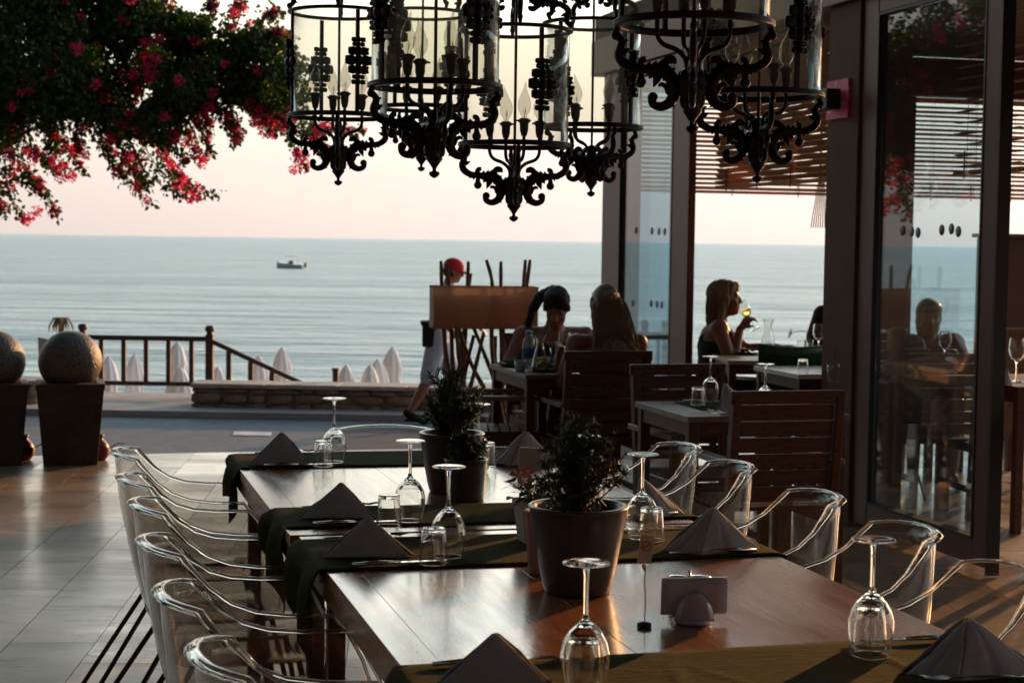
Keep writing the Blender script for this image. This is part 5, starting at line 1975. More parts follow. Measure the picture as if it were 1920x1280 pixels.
def teak_at(px, Y, dirv, label, first=False, dx=0.0):
    """top rail centred on px at depth Y; dirv +1 faces away (+v)"""
    p = aty(px, 700, Y)
    rz = A if dirv > 0 else A + PI
    off = Matrix.Rotation(rz, 3, 'Z') @ Vector((0, 0.285, 0))
    loc = (p.x + off.x, p.y + off.y, 0)
    if first:
        tc_.location = loc; tc_.rotation_euler = (0, 0, rz + dx); tc_['label'] = label
        return tc_
    return again(tc_, label, loc, rz + dx)


teak_at(1480, 6.50, 1, 'nearest slatted teak armchair, its back to the viewer, beside the pier', True)
teak_at(1140, 8.73, 1, 'slatted teak armchair in which the long-haired blonde woman sits')
teak_at(1276, 7.86, -1, 'slatted teak armchair on the far side of the small teak table, facing the viewer', dx=0.05)
teak_at(1015, 10.35, -1, 'slatted teak armchair in which the dark-haired ponytail woman sits')
teak_at(975, 9.0, 1, 'slatted teak armchair turned aside behind the twin pots, left of the couple\'s table', dx=1.35)


def teak_table(label, front_left, W, L, name='teak_table', z=0.75, mt=M_TEAK2, apron=True, group='small teak tables', rz=A, boards=5):
    root = thing(name, label, 'table', (front_left.x, front_left.y, 0), rz, group)
    bw_ = W / boards
    for i in range(boards):
        MB().box((bw_ * (i + 0.5), L / 2, z - 0.0125), (bw_ - 0.003, L, 0.025)).build('board', mt, root, bevel=0.0015)
    for x in (0.03, W - 0.03):
        MB().box((x, L / 2, z - 0.055), (0.022, L - 0.10, 0.06)).build('apron', M_TEAK, root, bevel=0.002)
    for y in (0.03, L - 0.03):
        MB().box((W / 2, y, z - 0.055), (W - 0.09, 0.022, 0.06)).build('apron', M_TEAK, root, bevel=0.002)
    for x in (0.035, W - 0.035):
        for y in (0.035, L - 0.035):
            MB().box((x, y, (z - 0.026) / 2), (0.045, 0.045, z - 0.026)).build('leg', M_TEAK, root, bevel=0.003)
    return root


t1 = teak_table('small weathered teak table laid for two, right of the farthest transparent chairs', atz(1289, 781, 0.75), 0.72, 0.66)
t2 = teak_table('small teak table between the two women, crowded with bottle, carafe and plates', atz(985, 702, 0.75), 0.72, 0.78)
T1O, T2O = Vector(t1.location), Vector(t2.location)
# runner strip and setting on the teak table
runner('thin olive runner across the small weathered teak table', touv(T1O)[1] + 0.22, touv(T1O)[1] + 0.56, 9, 0.01, 0.10, touv(T1O)[0] + 0.16, touv(T1O)[0] + 0.72, 0.75)
for px, py, lab in ((1331, 753, 'upturned wine glass on the small teak table, with a tumbler and napkin beside it'),
                    (1434, 772, 'upturned wine glass on the small teak table just above the near teak chair back')):
    put('wine_glass', WG, lab, 'wine glass', atz(px, py, 0.757), 'upturned wine glasses on the teak table')
put('tumbler', TB, 'upturned tumbler left of the wine glass on the small teak table', 'tumbler', atz(1309, 759, 0.757))
napkin(1352, 1412, 771, 1358, 716, 'narrow napkin tent with a glowing edge on the small teak table', z=0.757, two=0.3, depth=0.09)
for kind, me, px, py, lab in (('knife', KN, 1282, 753, 'steel knife at the left end of the runner on the small teak table'), ('fork', FK, 1370, 772, 'steel fork standing out bright on the small teak table')):
    put(kind, me, lab, kind, atz(px, py, 0.757), None, A + PI / 2)

# ---- what stands on the couple's table
def bottle_water():
    p = atz(991, 693, 0.75)
    root = thing('water_bottle', 'clear plastic water bottle with a blue label on the couple\'s table', 'bottle', p)
    prof = [(0, 0), (0.030, 0), (0.035, 0.006), (0.034, 0.05), (0.036, 0.06), (0.036, 0.12), (0.034, 0.13), (0.034, 0.15), (0.026, 0.172), (0.017, 0.185), (0.0165, 0.195)]
    MB().lathe(prof, 28).build('body', thin_glass('bottle_plastic', (0.85, 0.9, 0.93), 1.9, 0.05, 0.06), root)
    MB().lathe([(0.0362, 0.064), (0.0366, 0.066), (0.0366, 0.115), (0.0362, 0.117)], 28).build('label', M_LABEL, root)
    MB().lathe([(0, 0.212), (0.018, 0.212), (0.0185, 0.208), (0.0185, 0.192), (0.017, 0.190)], 20).build('cap', mat('pale_blue_cap', (0.15, 0.3, 0.45), 0.4), root)


bottle_water()


def carafe(px, py, label, z=0.75, s=1.0, fill=True, grp=None):
    p = atz(px, py, z)
    root = thing('glass_carafe', label, 'carafe', p, group=grp)
    prof = [(0, 0.0), (0.040, 0.0), (0.045, 0.005), (0.044, 0.03), (0.034, 0.085), (0.021, 0.135), (0.019, 0.155), (0.024, 0.178), (0.034, 0.195),
            (0.0325, 0.195), (0.0225, 0.178), (0.0175, 0.155), (0.0195, 0.135), (0.0325, 0.085), (0.0423, 0.03), (0.040, 0.007), (0, 0.006)]
    MB().lathe(dense([(r * s, zz * s) for r, zz in prof]), 32).build('body', G_WINE, root)
    if fill:
        MB().lathe([(0, 0.0065), (0.0398, 0.0075), (0.0419, 0.03), (0.0345, 0.074), (0, 0.074)], 28).build('wine', G_WATER, root)
    return root


carafe(1012, 697, 'glass carafe half full of golden white wine on the couple\'s table')
p = atz(1058, 690, 0.75)
wg = thing('white_wine_glass', 'upright glass of white wine glinting between the two women', 'wine glass', p)
wo_ = bpy.data.objects.new('bowl', WG_UP); COL.objects.link(wo_); wo_.parent = wg
MB().lathe([(0, 0.0975), (0.014, 0.1008), (0.0240, 0.1098), (0.0325, 0.1238), (0.0345, 0.131), (0, 0.131)], 24).build('wine', G_WATER, wg)
p = atz(1031, 693, 0.75)
tg = thing('small_tumbler', 'small upright glass with a bright glint by the plate on the couple\'s table', 'tumbler', p)
wo_ = bpy.data.objects.new('glass_body', TB_UP); COL.objects.link(wo_); wo_.parent = tg
p = atz(975, 697, 0.75)
cup = thing('pale_cup', 'small pale cup half hidden behind the water bottle', 'cup', p)
MB().lathe([(0, 0), (0.024, 0), (0.031, 0.06), (0.030, 0.06), (0.023, 0.004), (0, 0.004)], 24).build('body', M_CHINA, cup)


def plate(px, py, r, label, z=0.75, food=True, seed=1, mt=None):
    p = atz(px, py, z)
    root = thing('plate', label, 'plate', (p.x, p.y, z + 0.001))
    MB().lathe([(0, 0), (r * 0.55, 0), (r * 0.7, 0.004), (r, 0.016), (r * 0.99, 0.019), (r * 0.7, 0.008), (r * 0.5, 0.005), (0, 0.005)], 36).build('dish', mt or M_PLATE, root)
    if food:
        rnd = random.Random(seed)
        m = MB()
        for i in range(22):
            a, q = rnd.uniform(0, 6.3), rnd.uniform(0, r * 0.55)
            m.ball((q * math.cos(a), q * math.sin(a), 0.016 + rnd.uniform(0, 0.02)), (rnd.uniform(.008, .02), rnd.uniform(.006, .014), rnd.uniform(.005, .012)), 7, 5)
        m.build('salad', M_FOOD, root)['kind'] = 'stuff'
    return root


plate(962, 687, 0.095, 'dark plate with green salad at the left end of the couple\'s table', seed=2)
plate(1028, 696, 0.11, 'dark plate with salad and lemon at the front of the couple\'s table', seed=3)

# ================================================================== STICK LAMP
YL = 10.55
lp0, lp1 = aty(804, 612, YL), aty(1008, 612, YL)
ztop_, zbot_ = aty(905, 538, YL).z, aty(905, 613, YL).z
sl_ = thing('stick_floor_lamp', 'floor lamp with a long beige box shade carried on crossed driftwood sticks', 'lamp', ((lp0.x + lp1.x) / 2, YL, 0), 0.13)
W_ = (lp1.x - lp0.x) * 0.96
H_, D_ = ztop_ - zbot_, 0.24
for s, nm, mt in ((-1, 'shade_front', M_SHADE), (1, 'shade_back', M_SHADE)):
    MB().box((0, s * D_ / 2, (ztop_ + zbot_) / 2), (W_ - 0.01, 0.004, H_)).build(nm, mt, sl_)
for s in (-1, 1):
    MB().box((s * W_ / 2, 0, (ztop_ + zbot_) / 2), (0.004, D_ + 0.004, H_)).build('shade_end', M_SHADEEND if s < 0 else M_SHADE, sl_)
fm = MB()
for zz in (ztop_ + 0.002, zbot_ - 0.002):
    for s in (-1, 1):
        fm.box((0, s * D_ / 2, zz), (W_ + 0.006, 0.010, 0.008))
        fm.box((s * W_ / 2, 0, zz), (0.010, D_ - 0.012, 0.008))
fm.build('shade_frame', M_SHADE, sl_)
SX = sl_.location


def stick(pxs, r, label=None, dy=0.0):
    pts = []
    for px, py in pxs:
        q = aty(px, py, YL + dy)
        pts.append(Vector((q.x - SX.x, dy, max(q.z, 0.0))))
    m = len(pts)
    pp = spline(pts, 4)
    n = len(pp)
    rr = [r * (1.1 - 0.35 * i / (n - 1)) * (1 + 0.10 * math.sin(i * 2.3)) for i in range(n)]
    s = MB().tube(pp[::-1], rr[::-1], 8)
    s.build('stick', M_STICK, sl_)


# rising out of the shade
GR = 895
for pts, dy in (([(852, GR), (845, 740), (835, 640), (830, 560), (828, 489)], 0.03),
                ([(835, GR), (848, 760), (846, 650), (842, 560), (837, 493)], -0.03),
                ([(858, GR), (866, 760), (872, 650), (876, 560), (879, 490)], 0.02),
                ([(862, GR), (850, 780), (868, 660), (878, 560), (885, 512)], 0.06),
                ([(962, GR), (935, 760), (920, 650), (922, 540), (910, 487)], -0.05),
                ([(945, GR), (944, 740), (942, 640), (941, 560), (941, 490)], 0.04),
                ([(940, GR), (957, 760), (972, 650), (982, 560), (988, 487)], 0.05),
                ([(985, GR), (975, 760), (975, 650), (985, 560), (994, 487)], -0.02)):
    stick(pts, 0.0145, dy=dy)
for pts, dy in (([(868, GR), (862, 780), (850, 700), (846, 625)], 0.0), ([(840, GR), (842, 780), (838, 700), (834, 622)], 0.05),
                ([(945, GR), (918, 760), (880, 680), (852, 600)], -0.07), ([(838, GR), (858, 780), (868, 700), (885, 628)], -0.09),
                ([(835, GR), (868, 760), (884, 700), (903, 622)], -0.11), ([(990, GR), (950, 780), (925, 700), (890, 612)], 0.07),
                ([(968, GR), (962, 780), (948, 700), (940, 612)], -0.08), ([(905, GR), (930, 760), (965, 690), (1000, 640)], 0.09),
                ([(1005, GR), (958, 800), (935, 710), (933, 630)], 0.10), ([(880, GR), (878, 800), (872, 700), (862, 612)], 0.11),
                ([(900, GR), (880, 800), (858, 690), (850, 612)], -0.12)):
    stick(pts, 0.015, dy=dy)
MB().box((0, 0, 0.012), (0.62, 0.30, 0.024)).build('base', M_STICK, sl_, bevel=0.004)

# ================================================================== PEOPLE
def remesh_bake(mb, name, m_, parent, vox=0.009, smooth=3, sfac=0.5):
    o = mb.build(name, m_, parent)
    r = o.modifiers.new('r', 'REMESH'); r.mode = 'VOXEL'; r.voxel_size = vox; r.use_smooth_shade = True
    if smooth:
        s = o.modifiers.new('s', 'SMOOTH'); s.factor = sfac; s.iterations = smooth
    bpy.context.view_layer.update()
    dg = bpy.context.evaluated_depsgraph_get()
    me = bpy.data.meshes.new_from_object(o.evaluated_get(dg))
    me.name = name
    o.modifiers.clear()
    o.data = me
    return o


def groove(o, amp=0.006, f=55, fz=6):
    """locks and strands in a hair surface"""
    me = o.data
    for v in me.vertices:
        c, n_ = v.co, v.normal
        v.co = c + n_ * amp * (noise.noise(Vector((c.x * f, c.y * f, c.z * fz))) + 0.5 * noise.noise(Vector((c.x * f * 2.1, c.y * f * 2.1, c.z * fz * 1.6))))
    me.update()
    return o


def limb(m, pts, radii, n=14):
    for i in range(len(pts) - 1):
        m.capsule(pts[i], pts[i + 1], radii[i], radii[i + 1], n)


def hand(m, wrist, d, palm_n, curl=0.5, s=1.0, side=1):
    """palm with four separate bent fingers and a thumb; d: pointing way, palm_n: palm side"""
    d = Vector(d).normalized(); nrm = Vector(palm_n); nrm = (nrm - d * nrm.dot(d)).normalized(); l = d.cross(nrm) * side
    w_ = Vector(wrist)
    k = w_ + d * 0.05 * s
    for q in (-1, -0.33, 0.33, 1):
        m.capsule(w_ + l * 0.012 * q * s + d * 0.005, w_ + d * 0.085 * s + l * 0.030 * q * s, 0.014 * s, 0.0115 * s, 8)
    for q, L in ((-1, 0.060), (-0.33, 0.076), (0.33, 0.080), (1, 0.070)):
        b = w_ + d * 0.088 * s + l * 0.031 * q * s
        d1 = (d * math.cos(curl * 0.7) + nrm * math.sin(curl * 0.7))
        d2 = (d * math.cos(curl * 1.7) + nrm * math.sin(curl * 1.7))
        c = b + d1 * L * 0.48 * s
        e = c + d2 * L * 0.5 * s
        m.capsule(b, c, 0.0095 * s, 0.0085 * s, 8)
        m.capsule(c, e, 0.0085 * s, 0.0070 * s, 8)
    b = w_ + d * 0.022 * s + l * 0.020 * s
    c = b + (d * 0.6 + l * 0.55 + nrm * 0.45).normalized() * 0.038 * s
    e = c + (d * 0.9 + l * 0.05 + nrm * 0.5).normalized() * 0.030 * s
    m.capsule(b, c, 0.013 * s, 0.0105 * s, 8)
    m.capsule(c, e, 0.0105 * s, 0.0085 * s, 8)


def head_shape(m, c, rot, s=1.0):
    """c: head centre, rot: 3x3, local +x is where the face looks, z up"""
    c = Vector(c)
    P = lambda x, y, z: c + rot @ (Vector((x, y, z)) * s)
    m.ball(P(-0.012, 0, 0.028), (0.094 * s, 0.073 * s, 0.088 * s), 20, 14, rot)
    m.ball(P(0.030, 0, -0.030), (0.056 * s, 0.056 * s, 0.082 * s), 18, 12, rot)
    m.ball(P(0.058, 0, -0.086), (0.024 * s, 0.026 * s, 0.022 * s), 12, 8, rot)      # chin
    m.capsule(P(0.082, 0, 0.022), P(0.101, 0, -0.022), 0.009 * s, 0.0125 * s, 8)       # nose
    m.ball(P(0.096, 0, -0.028), (0.012 * s, 0.015 * s, 0.008 * s), 8, 6, rot)
    m.ball(P(0.079, 0, -0.053), (0.012 * s, 0.022 * s, 0.0055 * s), 10, 6, rot)       # lips
    m.ball(P(0.076, 0, -0.064), (0.012 * s, 0.019 * s, 0.0055 * s), 10, 6, rot)
    for q in (-1, 1):
        m.ball(P(0.072, 0.030 * q, 0.030), (0.016 * s, 0.024 * s, 0.010 * s), 8, 6, rot)   # brow
        m.ball(P(0.052, 0.038 * q, -0.022), (0.028 * s, 0.020 * s, 0.024 * s), 8, 6, rot)  # cheek
        m.ball(P(-0.004, 0.074 * q, -0.004), (0.018 * s, 0.008 * s, 0.030 * s), 8, 6, rot)   # ear


M_EYE = mat('eye_dark', (0.05, 0.03, 0.025), 0.3)
M_LIP = mat('lip', (0.3, 0.07, 0.06), 0.4)


def strands(root, starts, m_, n=170, seed=1, rad=0.0022):
    """loose hair strands laid over the hair mass; starts(t) gives the polyline for -1..1"""
    rnd = random.Random(seed)
    m = MB()
    for i in range(n):
        ps = starts(rnd.uniform(-1, 1), rnd)
        ps = spline(ps, 4)
        k = len(ps)
        m.tube(ps, [rad * (1 - 0.7 * j / k) for j in range(k)], 4)
    o = m.build('hair_strands', m_, root)
    o['kind'] = 'stuff'
    return o


def face_bits(root, c, rot, s=1.0):
    P = lambda x, y, z: Vector(c) + rot @ (Vector((x, y, z)) * s)
    for q in (-1, 1):
        MB().ball(P(0.074, 0.029 * q, 0.008), (0.007 * s, 0.012 * s, 0.0055 * s), 10, 8, rot).build('eye', M_EYE, root)
    MB().ball(P(0.0795, 0, -0.059), (0.0125 * s, 0.020 * s, 0.009 * s), 10, 6, rot).build('lips', M_LIP, root)


def rotm(yaw, pitch=0.0, roll=0.0):
    return Matrix.Rotation(yaw, 3, 'Z') @ Matrix.Rotation(pitch, 3, 'Y') @ Matrix.Rotation(roll, 3, 'X')


def torso(m, pelvis, chest, neck, yaw, s=1.0, fem=True, grow=0.0, up_to=1.0, shoulders=True):
    r = rotm(yaw)
    pelvis, chest, neck = Vector(pelvis), Vector(chest), Vector(neck)
    lat = r @ Vector((0, 1, 0))
    g = grow
    spine = chest - pelvis
    m.ball(pelvis, (0.112 * s + g, 0.165 * s + g, 0.115 * s + g), 18, 12, r)
    for t, a, b in ((0.25, 0.105, 0.150), (0.5, 0.098, 0.128), (0.75, 0.104, 0.135)):
        m.ball(pelvis + spine * t, (a * s + g, b * s + g, 0.11 * s + g), 18, 12, r)
    m.ball(chest, (0.112 * s + g, 0.150 * s + g, 0.13 * s + g), 18, 12, r)
    m.ball(chest.lerp(neck, 0.45), (0.082 * s + g, 0.152 * s + g, 0.075 * s + g), 18, 12, r)
    if fem:
        for q in (-1, 1):
            m.ball(chest + r @ Vector((0.082 * s, 0.066 * q * s, -0.005)), (0.055 * s + g, 0.058 * s + g, 0.058 * s + g), 14, 10, r)


def person(label, loc, rz, P, skin=M_SKIN, hair=None, vox=0.010):
    """P: joints in the person's own frame, facing +x"""
    root = thing('person', label, 'person', loc, rz)
    m = MB()
    yaw = P.get('yaw', 0.0)
    torso(m, P['pelvis'], P['chest'], P['neck'], yaw, P.get('s', 1.0), P.get('fem', True))
    hr = rotm(*P['head_rot'])
    limb(m, [P['neck'] - Vector((0, 0, 0.05)), P['neck'] + Vector((0, 0, 0.02)), P['head'] + hr @ Vector((-0.02, 0, -0.05))], [0.062, 0.052, 0.050])
    head_shape(m, P['head'], hr, P.get('hs', 1.0))
    for k in ('L', 'R'):
        sgn = 1 if k == 'L' else -1
        S, E, Wr = P['sh' + k], P['el' + k], P['wr' + k]
        m.ball(S, (0.058, 0.056, 0.056), 14, 10)
        limb(m, [P['chest'].lerp(P['neck'], 0.5), S], [0.07, 0.052])
        limb(m, [S, E], [0.049, 0.038])
        limb(m, [E, E.lerp(Wr, 0.3), Wr], [0.038, 0.040, 0.025])
        hd = P.get('hand' + k, ((Wr - E), Vector((0, 0, -1)), 0.5))
        hand(m, Wr, hd[0], hd[1], hd[2], 1.0, sgn * (1 if P.get('hflip' + k) is None else -1))
        Hp, Kn, An = P['hip' + k], P['kn' + k], P['an' + k]
        limb(m, [Hp, Kn], [0.088, 0.058])
        limb(m, [Kn, Kn.lerp(An, 0.3), An], [0.055, 0.054, 0.034])
        toe = P.get('toe' + k, An + Vector((0.14, 0, -0.05)))
        limb(m, [An + (An - toe) * 0.25 + Vector((0, 0, -0.045)), toe], [0.034, 0.026])
    remesh_bake(m, 'body', skin, root, vox)
    face_bits(root, P['head'], hr, P.get('hs', 1.0))
    return root, hr


def seated(**k):
    V = Vector
    d = dict(pelvis=V((-0.02, 0, 0.52)), chest=V((0.02, 0, 0.84)), neck=V((0.05, 0, 0.985)), head=V((0.085, 0, 1.10)), head_rot=(0, 0, 0),
             shL=V((0.03, 0.165, 0.945)), shR=V((0.03, -0.165, 0.945)), elL=V((0.10, 0.235, 0.70)), elR=V((0.10, -0.235, 0.70)),
             wrL=V((0.30, 0.13, 0.77)), wrR=V((0.30, -0.13, 0.77)),
             hipL=V((0.02, 0.085, 0.50)), hipR=V((0.02, -0.085, 0.50)), knL=V((0.42, 0.12, 0.50)), knR=V((0.42, -0.12, 0.50)),
             anL=V((0.38, 0.12, 0.09)), anR=V((0.36, -0.12, 0.09)))
    d.update(k)
    return d


V3 = lambda x, y, z: Vector((x, y, z))


def top_dress(root, P, m_, name='top', grow=0.010, straps=True, low=0.0, skirt=True, sleeves=False):
    m = MB()
    r = rotm(P.get('yaw', 0))
    s = P.get('s', 1.0)
    pel, chs, nk = P['pelvis'], P['chest'], P['neck']
    g = grow
    m.ball(pel, (0.112 * s + g, 0.165 * s + g, 0.115 * s + g), 18, 12, r)
    for t, a, b in ((0.25, 0.105, 0.150), (0.5, 0.098, 0.128), (0.75, 0.104, 0.135)):
        m.ball(pel + (chs - pel) * t, (a * s + g, b * s + g, 0.11 * s + g), 18, 12, r)
    m.ball(chs + Vector((0, 0, -0.03)), (0.112 * s + g, 0.150 * s + g, 0.10 * s + g), 18, 12, r)
    if P.get('fem', True):
        for q in (-1, 1):
            m.ball(chs + r @ Vector((0.082 * s, 0.066 * q * s, -0.015)), (0.055 * s + g, 0.058 * s + g, 0.054 * s + g), 14, 10, r)
    if straps:
        for q in (-1, 1):
            top = chs.lerp(nk, 0.66) + r @ Vector((0, 0.088 * q, 0.040))
            m.capsule(chs + r @ Vector((0.10, 0.07 * q, 0.05)), top, 0.014, 0.014, 8)
            m.capsule(top, chs + r @ Vector((-0.10, 0.075 * q, 0.02)), 0.014, 0.014, 8)
    if sleeves:
        m.ball(chs.lerp(nk, 0.45), (0.082 * s + g, 0.152 * s + g, 0.075 * s + g), 18, 12, r)
        for k in ('L', 'R'):
            S, E = P['sh' + k], P['el' + k]
            m.ball(S, 0.058 + g, 14, 10)
            limb(m, [chs.lerp(nk, 0.5), S], [0.07 + g, 0.052 + g])
            limb(m, [S, S.lerp(E, sleeves)], [0.051 + g * 1.3, 0.048 + g * 1.6])
    if skirt:
        for k in ('L', 'R'):
            limb(m, [P['hip' + k], P['hip' + k].lerp(P['kn' + k], skirt)], [0.09 + g, 0.08 + g])
    return remesh_bake(m, name, m_, root, 0.011)


# --- woman with a ponytail, bending over her plate, facing the viewer
hd = V3(0.16, 0.0, 1.065)
P1 = seated(pelvis=V3(-0.06, 0, 0.52), chest=V3(0.03, 0, 0.82), neck=V3(0.09, 0.0, 0.955), head=hd, head_rot=(-0.25, R_(33), 0),
            shL=V3(0.05, 0.185, 0.90), shR=V3(0.05, -0.185, 0.90), elL=V3(0.12, 0.27, 0.69), elR=V3(0.14, -0.29, 0.70), wrL=V3(0.33, 0.10, 0.775), wrR=V3(0.36, -0.08, 0.775), s=1.05)
pw = aty(1030, 600, 10.02)
fz_ = A - PI / 2 - 0.15
r1, hr = person('dark-haired woman with a ponytail bending over her plate, facing the viewer', (pw.x + 0.02, pw.y, 0), fz_, P1)
top_dress(r1, P1, M_BLACKC, 'black_top', skirt=0.8, straps=False)
m = MB()
Ph = lambda x, y, z: hd + hr @ Vector((x, y, z))
m.ball(Ph(-0.028, 0, 0.036), (0.091, 0.0755, 0.082), 20, 14, hr)
m.ball(Ph(-0.055, 0, -0.005), (0.058, 0.070, 0.07), 16, 10, hr)

m.ball(Ph(-0.006, 0, 0.072), (0.074, 0.069, 0.046), 16, 10, hr)
m.ball(hd + V3(-0.045, -0.02, 0.105), (0.036, 0.036, 0.026), 12, 8)
limb(m, [hd + V3(-0.06, -0.03, 0.10), hd + V3(-0.11, -0.085, 0.06), hd + V3(-0.12, -0.125, -0.02), hd + V3(-0.11, -0.15, -0.11), hd + V3(-0.08, -0.175, -0.17)], [0.026, 0.032, 0.028, 0.018, 0.006])
groove(remesh_bake(m, 'hair', M_HAIRD, r1, 0.006, 2))


def fall1(t, rnd):
    j = lambda a: rnd.uniform(-a, a)
    a = t * 1.35
    knot = hd + V3(-0.055 + j(.008), -0.035 + j(.008), 0.112 + j(.006))
    return [Ph(0.072 * math.cos(a) + 0.012, 0.077 * math.sin(a), 0.060 - 0.06 * abs(t)), Ph(0.04 * math.cos(a), 0.072 * math.sin(a), 0.122 - 0.075 * t * t), knot,
            hd + V3(-0.11 + j(.02), -0.085 + j(.012), 0.06), hd + V3(-0.12 + j(.02), -0.13 + j(.015), -0.03), hd + V3(-0.10 + j(.03), -0.16 + j(.02), -0.13 + j(.05))]


strands(r1, fall1, M_HAIRD, 150, 8, 0.0018)
put('fork', FK, 'fork in the hand of the ponytail woman', 'fork', (0, 0, 0))
fk_ = bpy.data.objects['fork'] if False else COL.objects[-1]
fwd = Matrix.Rotation(fz_, 3, 'Z')
q_ = Vector(r1.location) + fwd @ V3(0.45, -0.06, 0.80)
fk_.location = q_; fk_.rotation_euler = (R_(-25), 0, fz_ - PI / 2)

# --- blonde seen from behind
hd2 = V3(0.06, 0, 1.085)
P2 = seated(head=hd2, head_rot=(0.15, R_(10), 0), chest=V3(0.0, 0, 0.82), neck=V3(0.03, 0, 0.965),
            shL=V3(0.01, 0.17, 0.915), shR=V3(0.01, -0.17, 0.915), elL=V3(0.10, 0.225, 0.70), elR=V3(0.10, -0.245, 0.70), wrL=V3(0.33, 0.14, 0.775), wrR=V3(0.33, -0.12, 0.775))
pw = aty(1140, 600, 8.98)
r2, hr2 = person('woman with long blonde hair seen from behind, seated in a teak armchair', (pw.x, pw.y, 0), A + PI / 2, P2, M_SKIN2)
top_dress(r2, P2, M_BLACKC, 'dark_top', skirt=0.8)
m = MB()
Ph = lambda x, y, z: hd2 + hr2 @ Vector((x, y, z))
m.ball(Ph(-0.02, 0, 0.034), (0.097, 0.080, 0.090), 20, 14, hr2)
m.ball(Ph(-0.05, 0, -0.03), (0.075, 0.088, 0.10), 16, 10, hr2)
for i in range(15):
    t = i / 14 * 2 - 1
    x0 = -0.065 - 0.035 * (1 - t * t)
    L = 0.33 + 0.05 * math.cos(i * 2.1)
    limb(m, [Ph(x0 + 0.03, 0.066 * t, 0.02), Ph(x0, 0.086 * t, -0.10), Vector((-0.125 - 0.012 * (1 - t * t), 0.105 * t, hd2.z - 0.20)), Vector((-0.138, 0.115 * t + 0.006 * math.sin(i), hd2.z - L))],
         [0.026, 0.026, 0.022, 0.008], 8)
groove(remesh_bake(m, 'hair', M_HAIRB, r2, 0.006, 2), 0.007)


def fall2(t, rnd):
    j = lambda a: rnd.uniform(-a, a)
    w_ = 1 - t * t
    e = t * 1.15
    return [Ph(0.05, 0.045 * t, 0.120 - 0.02 * t * t), Ph(-0.02 - 0.02 * w_, 0.075 * t, 0.104 * math.sqrt(max(0.05, 1 - t * t)) + 0.034), Ph(-0.085 - 0.035 * w_, 0.090 * t, 0.02 + j(.01)), Ph(-0.098 - 0.03 * w_, 0.100 * e, -0.08),
            Vector((-0.138 - 0.012 * w_ + j(.006), 0.118 * e + j(.01), hd2.z - 0.21)), Vector((-0.150 + j(.008), 0.128 * e + j(.02), hd2.z - 0.36 + j(.04)))]


strands(r2, fall2, M_HAIRB, 260, 4)

# --- woman drinking wine, in profile
pw = aty(1352, 600, 10.95)
hd3 = V3(0.055, 0, 1.095)
P3 = seated(head=hd3, head_rot=(0.0, R_(-4), 0), chest=V3(0.0, 0, 0.82), neck=V3(0.015, 0, 0.965),
            shL=V3(-0.01, 0.175, 0.92), shR=V3(0.02, -0.165, 0.92),
            elR=V3(0.10, -0.215, 0.68), wrR=V3(0.15, -0.09, 0.91), elL=V3(0.20, 0.20, 0.76), wrL=V3(0.40, 0.13, 0.785),
            handR=(V3(0.45, 0.25, 0.55), V3(0.5, 0.6, -0.5), 0.95))
r3, hr3 = person('blonde woman in a black top drinking white wine, in profile inside the open bay', (pw.x - 0.03, pw.y, 0), -0.12, P3, M_SKIN2)
top_dress(r3, P3, M_BLACKC, 'black_top', skirt=0.8)
m = MB()
Ph = lambda x, y, z: hd3 + hr3 @ Vector((x, y, z))
m.ball(Ph(-0.025, 0, 0.038), (0.098, 0.085, 0.090), 20, 14, hr3)
m.ball(Ph(0.008, 0, 0.066), (0.082, 0.076, 0.058), 16, 10, hr3)
m.ball(Ph(-0.055, 0, -0.03), (0.064, 0.080, 0.09), 16, 10, hr3)
m.ball(Ph(0.05, 0, 0.085), (0.045, 0.05, 0.026), 12, 8, hr3)
for i in range(13):
    t = i / 12 * 2 - 1
    x0 = -0.055 - 0.04 * (1 - t * t) + 0.04 * abs(t)
    limb(m, [Ph(x0 + 0.02, 0.070 * t, 0.0), Ph(x0 - 0.01, 0.088 * t, -0.09), Ph(x0 - 0.02 - 0.01 * (i % 2), 0.095 * t, -0.165 - 0.02 * (i % 3))], [0.025, 0.024, 0.008], 8)
groove(remesh_bake(m, 'hair', M_HAIRB, r3, 0.006, 2), 0.008)


def fall3(t, rnd):
    j = lambda a: rnd.uniform(-a, a)
    w_ = 1 - t * t
    return [Ph(0.03 * (1 - w_) - 0.01, 0.05 * t, 0.118 - 0.03 * t * t), Ph(-0.05 - 0.05 * w_, 0.086 * t, 0.05 + j(.01)), Ph(-0.07 - 0.05 * w_ + j(.01), 0.095 * t, -0.05), Ph(-0.075 - 0.045 * w_ + j(.015), 0.100 * t + j(.01), -0.15 + j(.035))]


strands(r3, fall3, M_HAIRB, 170, 6)
# her tilted glass
fwd3 = Matrix.Rotation(-0.12, 3, 'Z')
gp = Vector(r3.location) + fwd3 @ V3(0.245, -0.015, 0.905)
tg2 = thing('held_wine_glass', 'tilted glass of golden white wine raised to the drinking woman\'s mouth', 'wine glass', gp)
tg2.rotation_euler = (R_(5), R_(-28), 0)
o = bpy.data.objects.new('bowl', WG_UP); COL.objects.link(o); o.parent = tg2
MB().lathe([(0, 0.0975), (0.014, 0.1008), (0.0240, 0.1098), (0.0325, 0.1238), (0.0368, 0.141), (0, 0.141)], 24).build('wine', G_WATER, tg2)

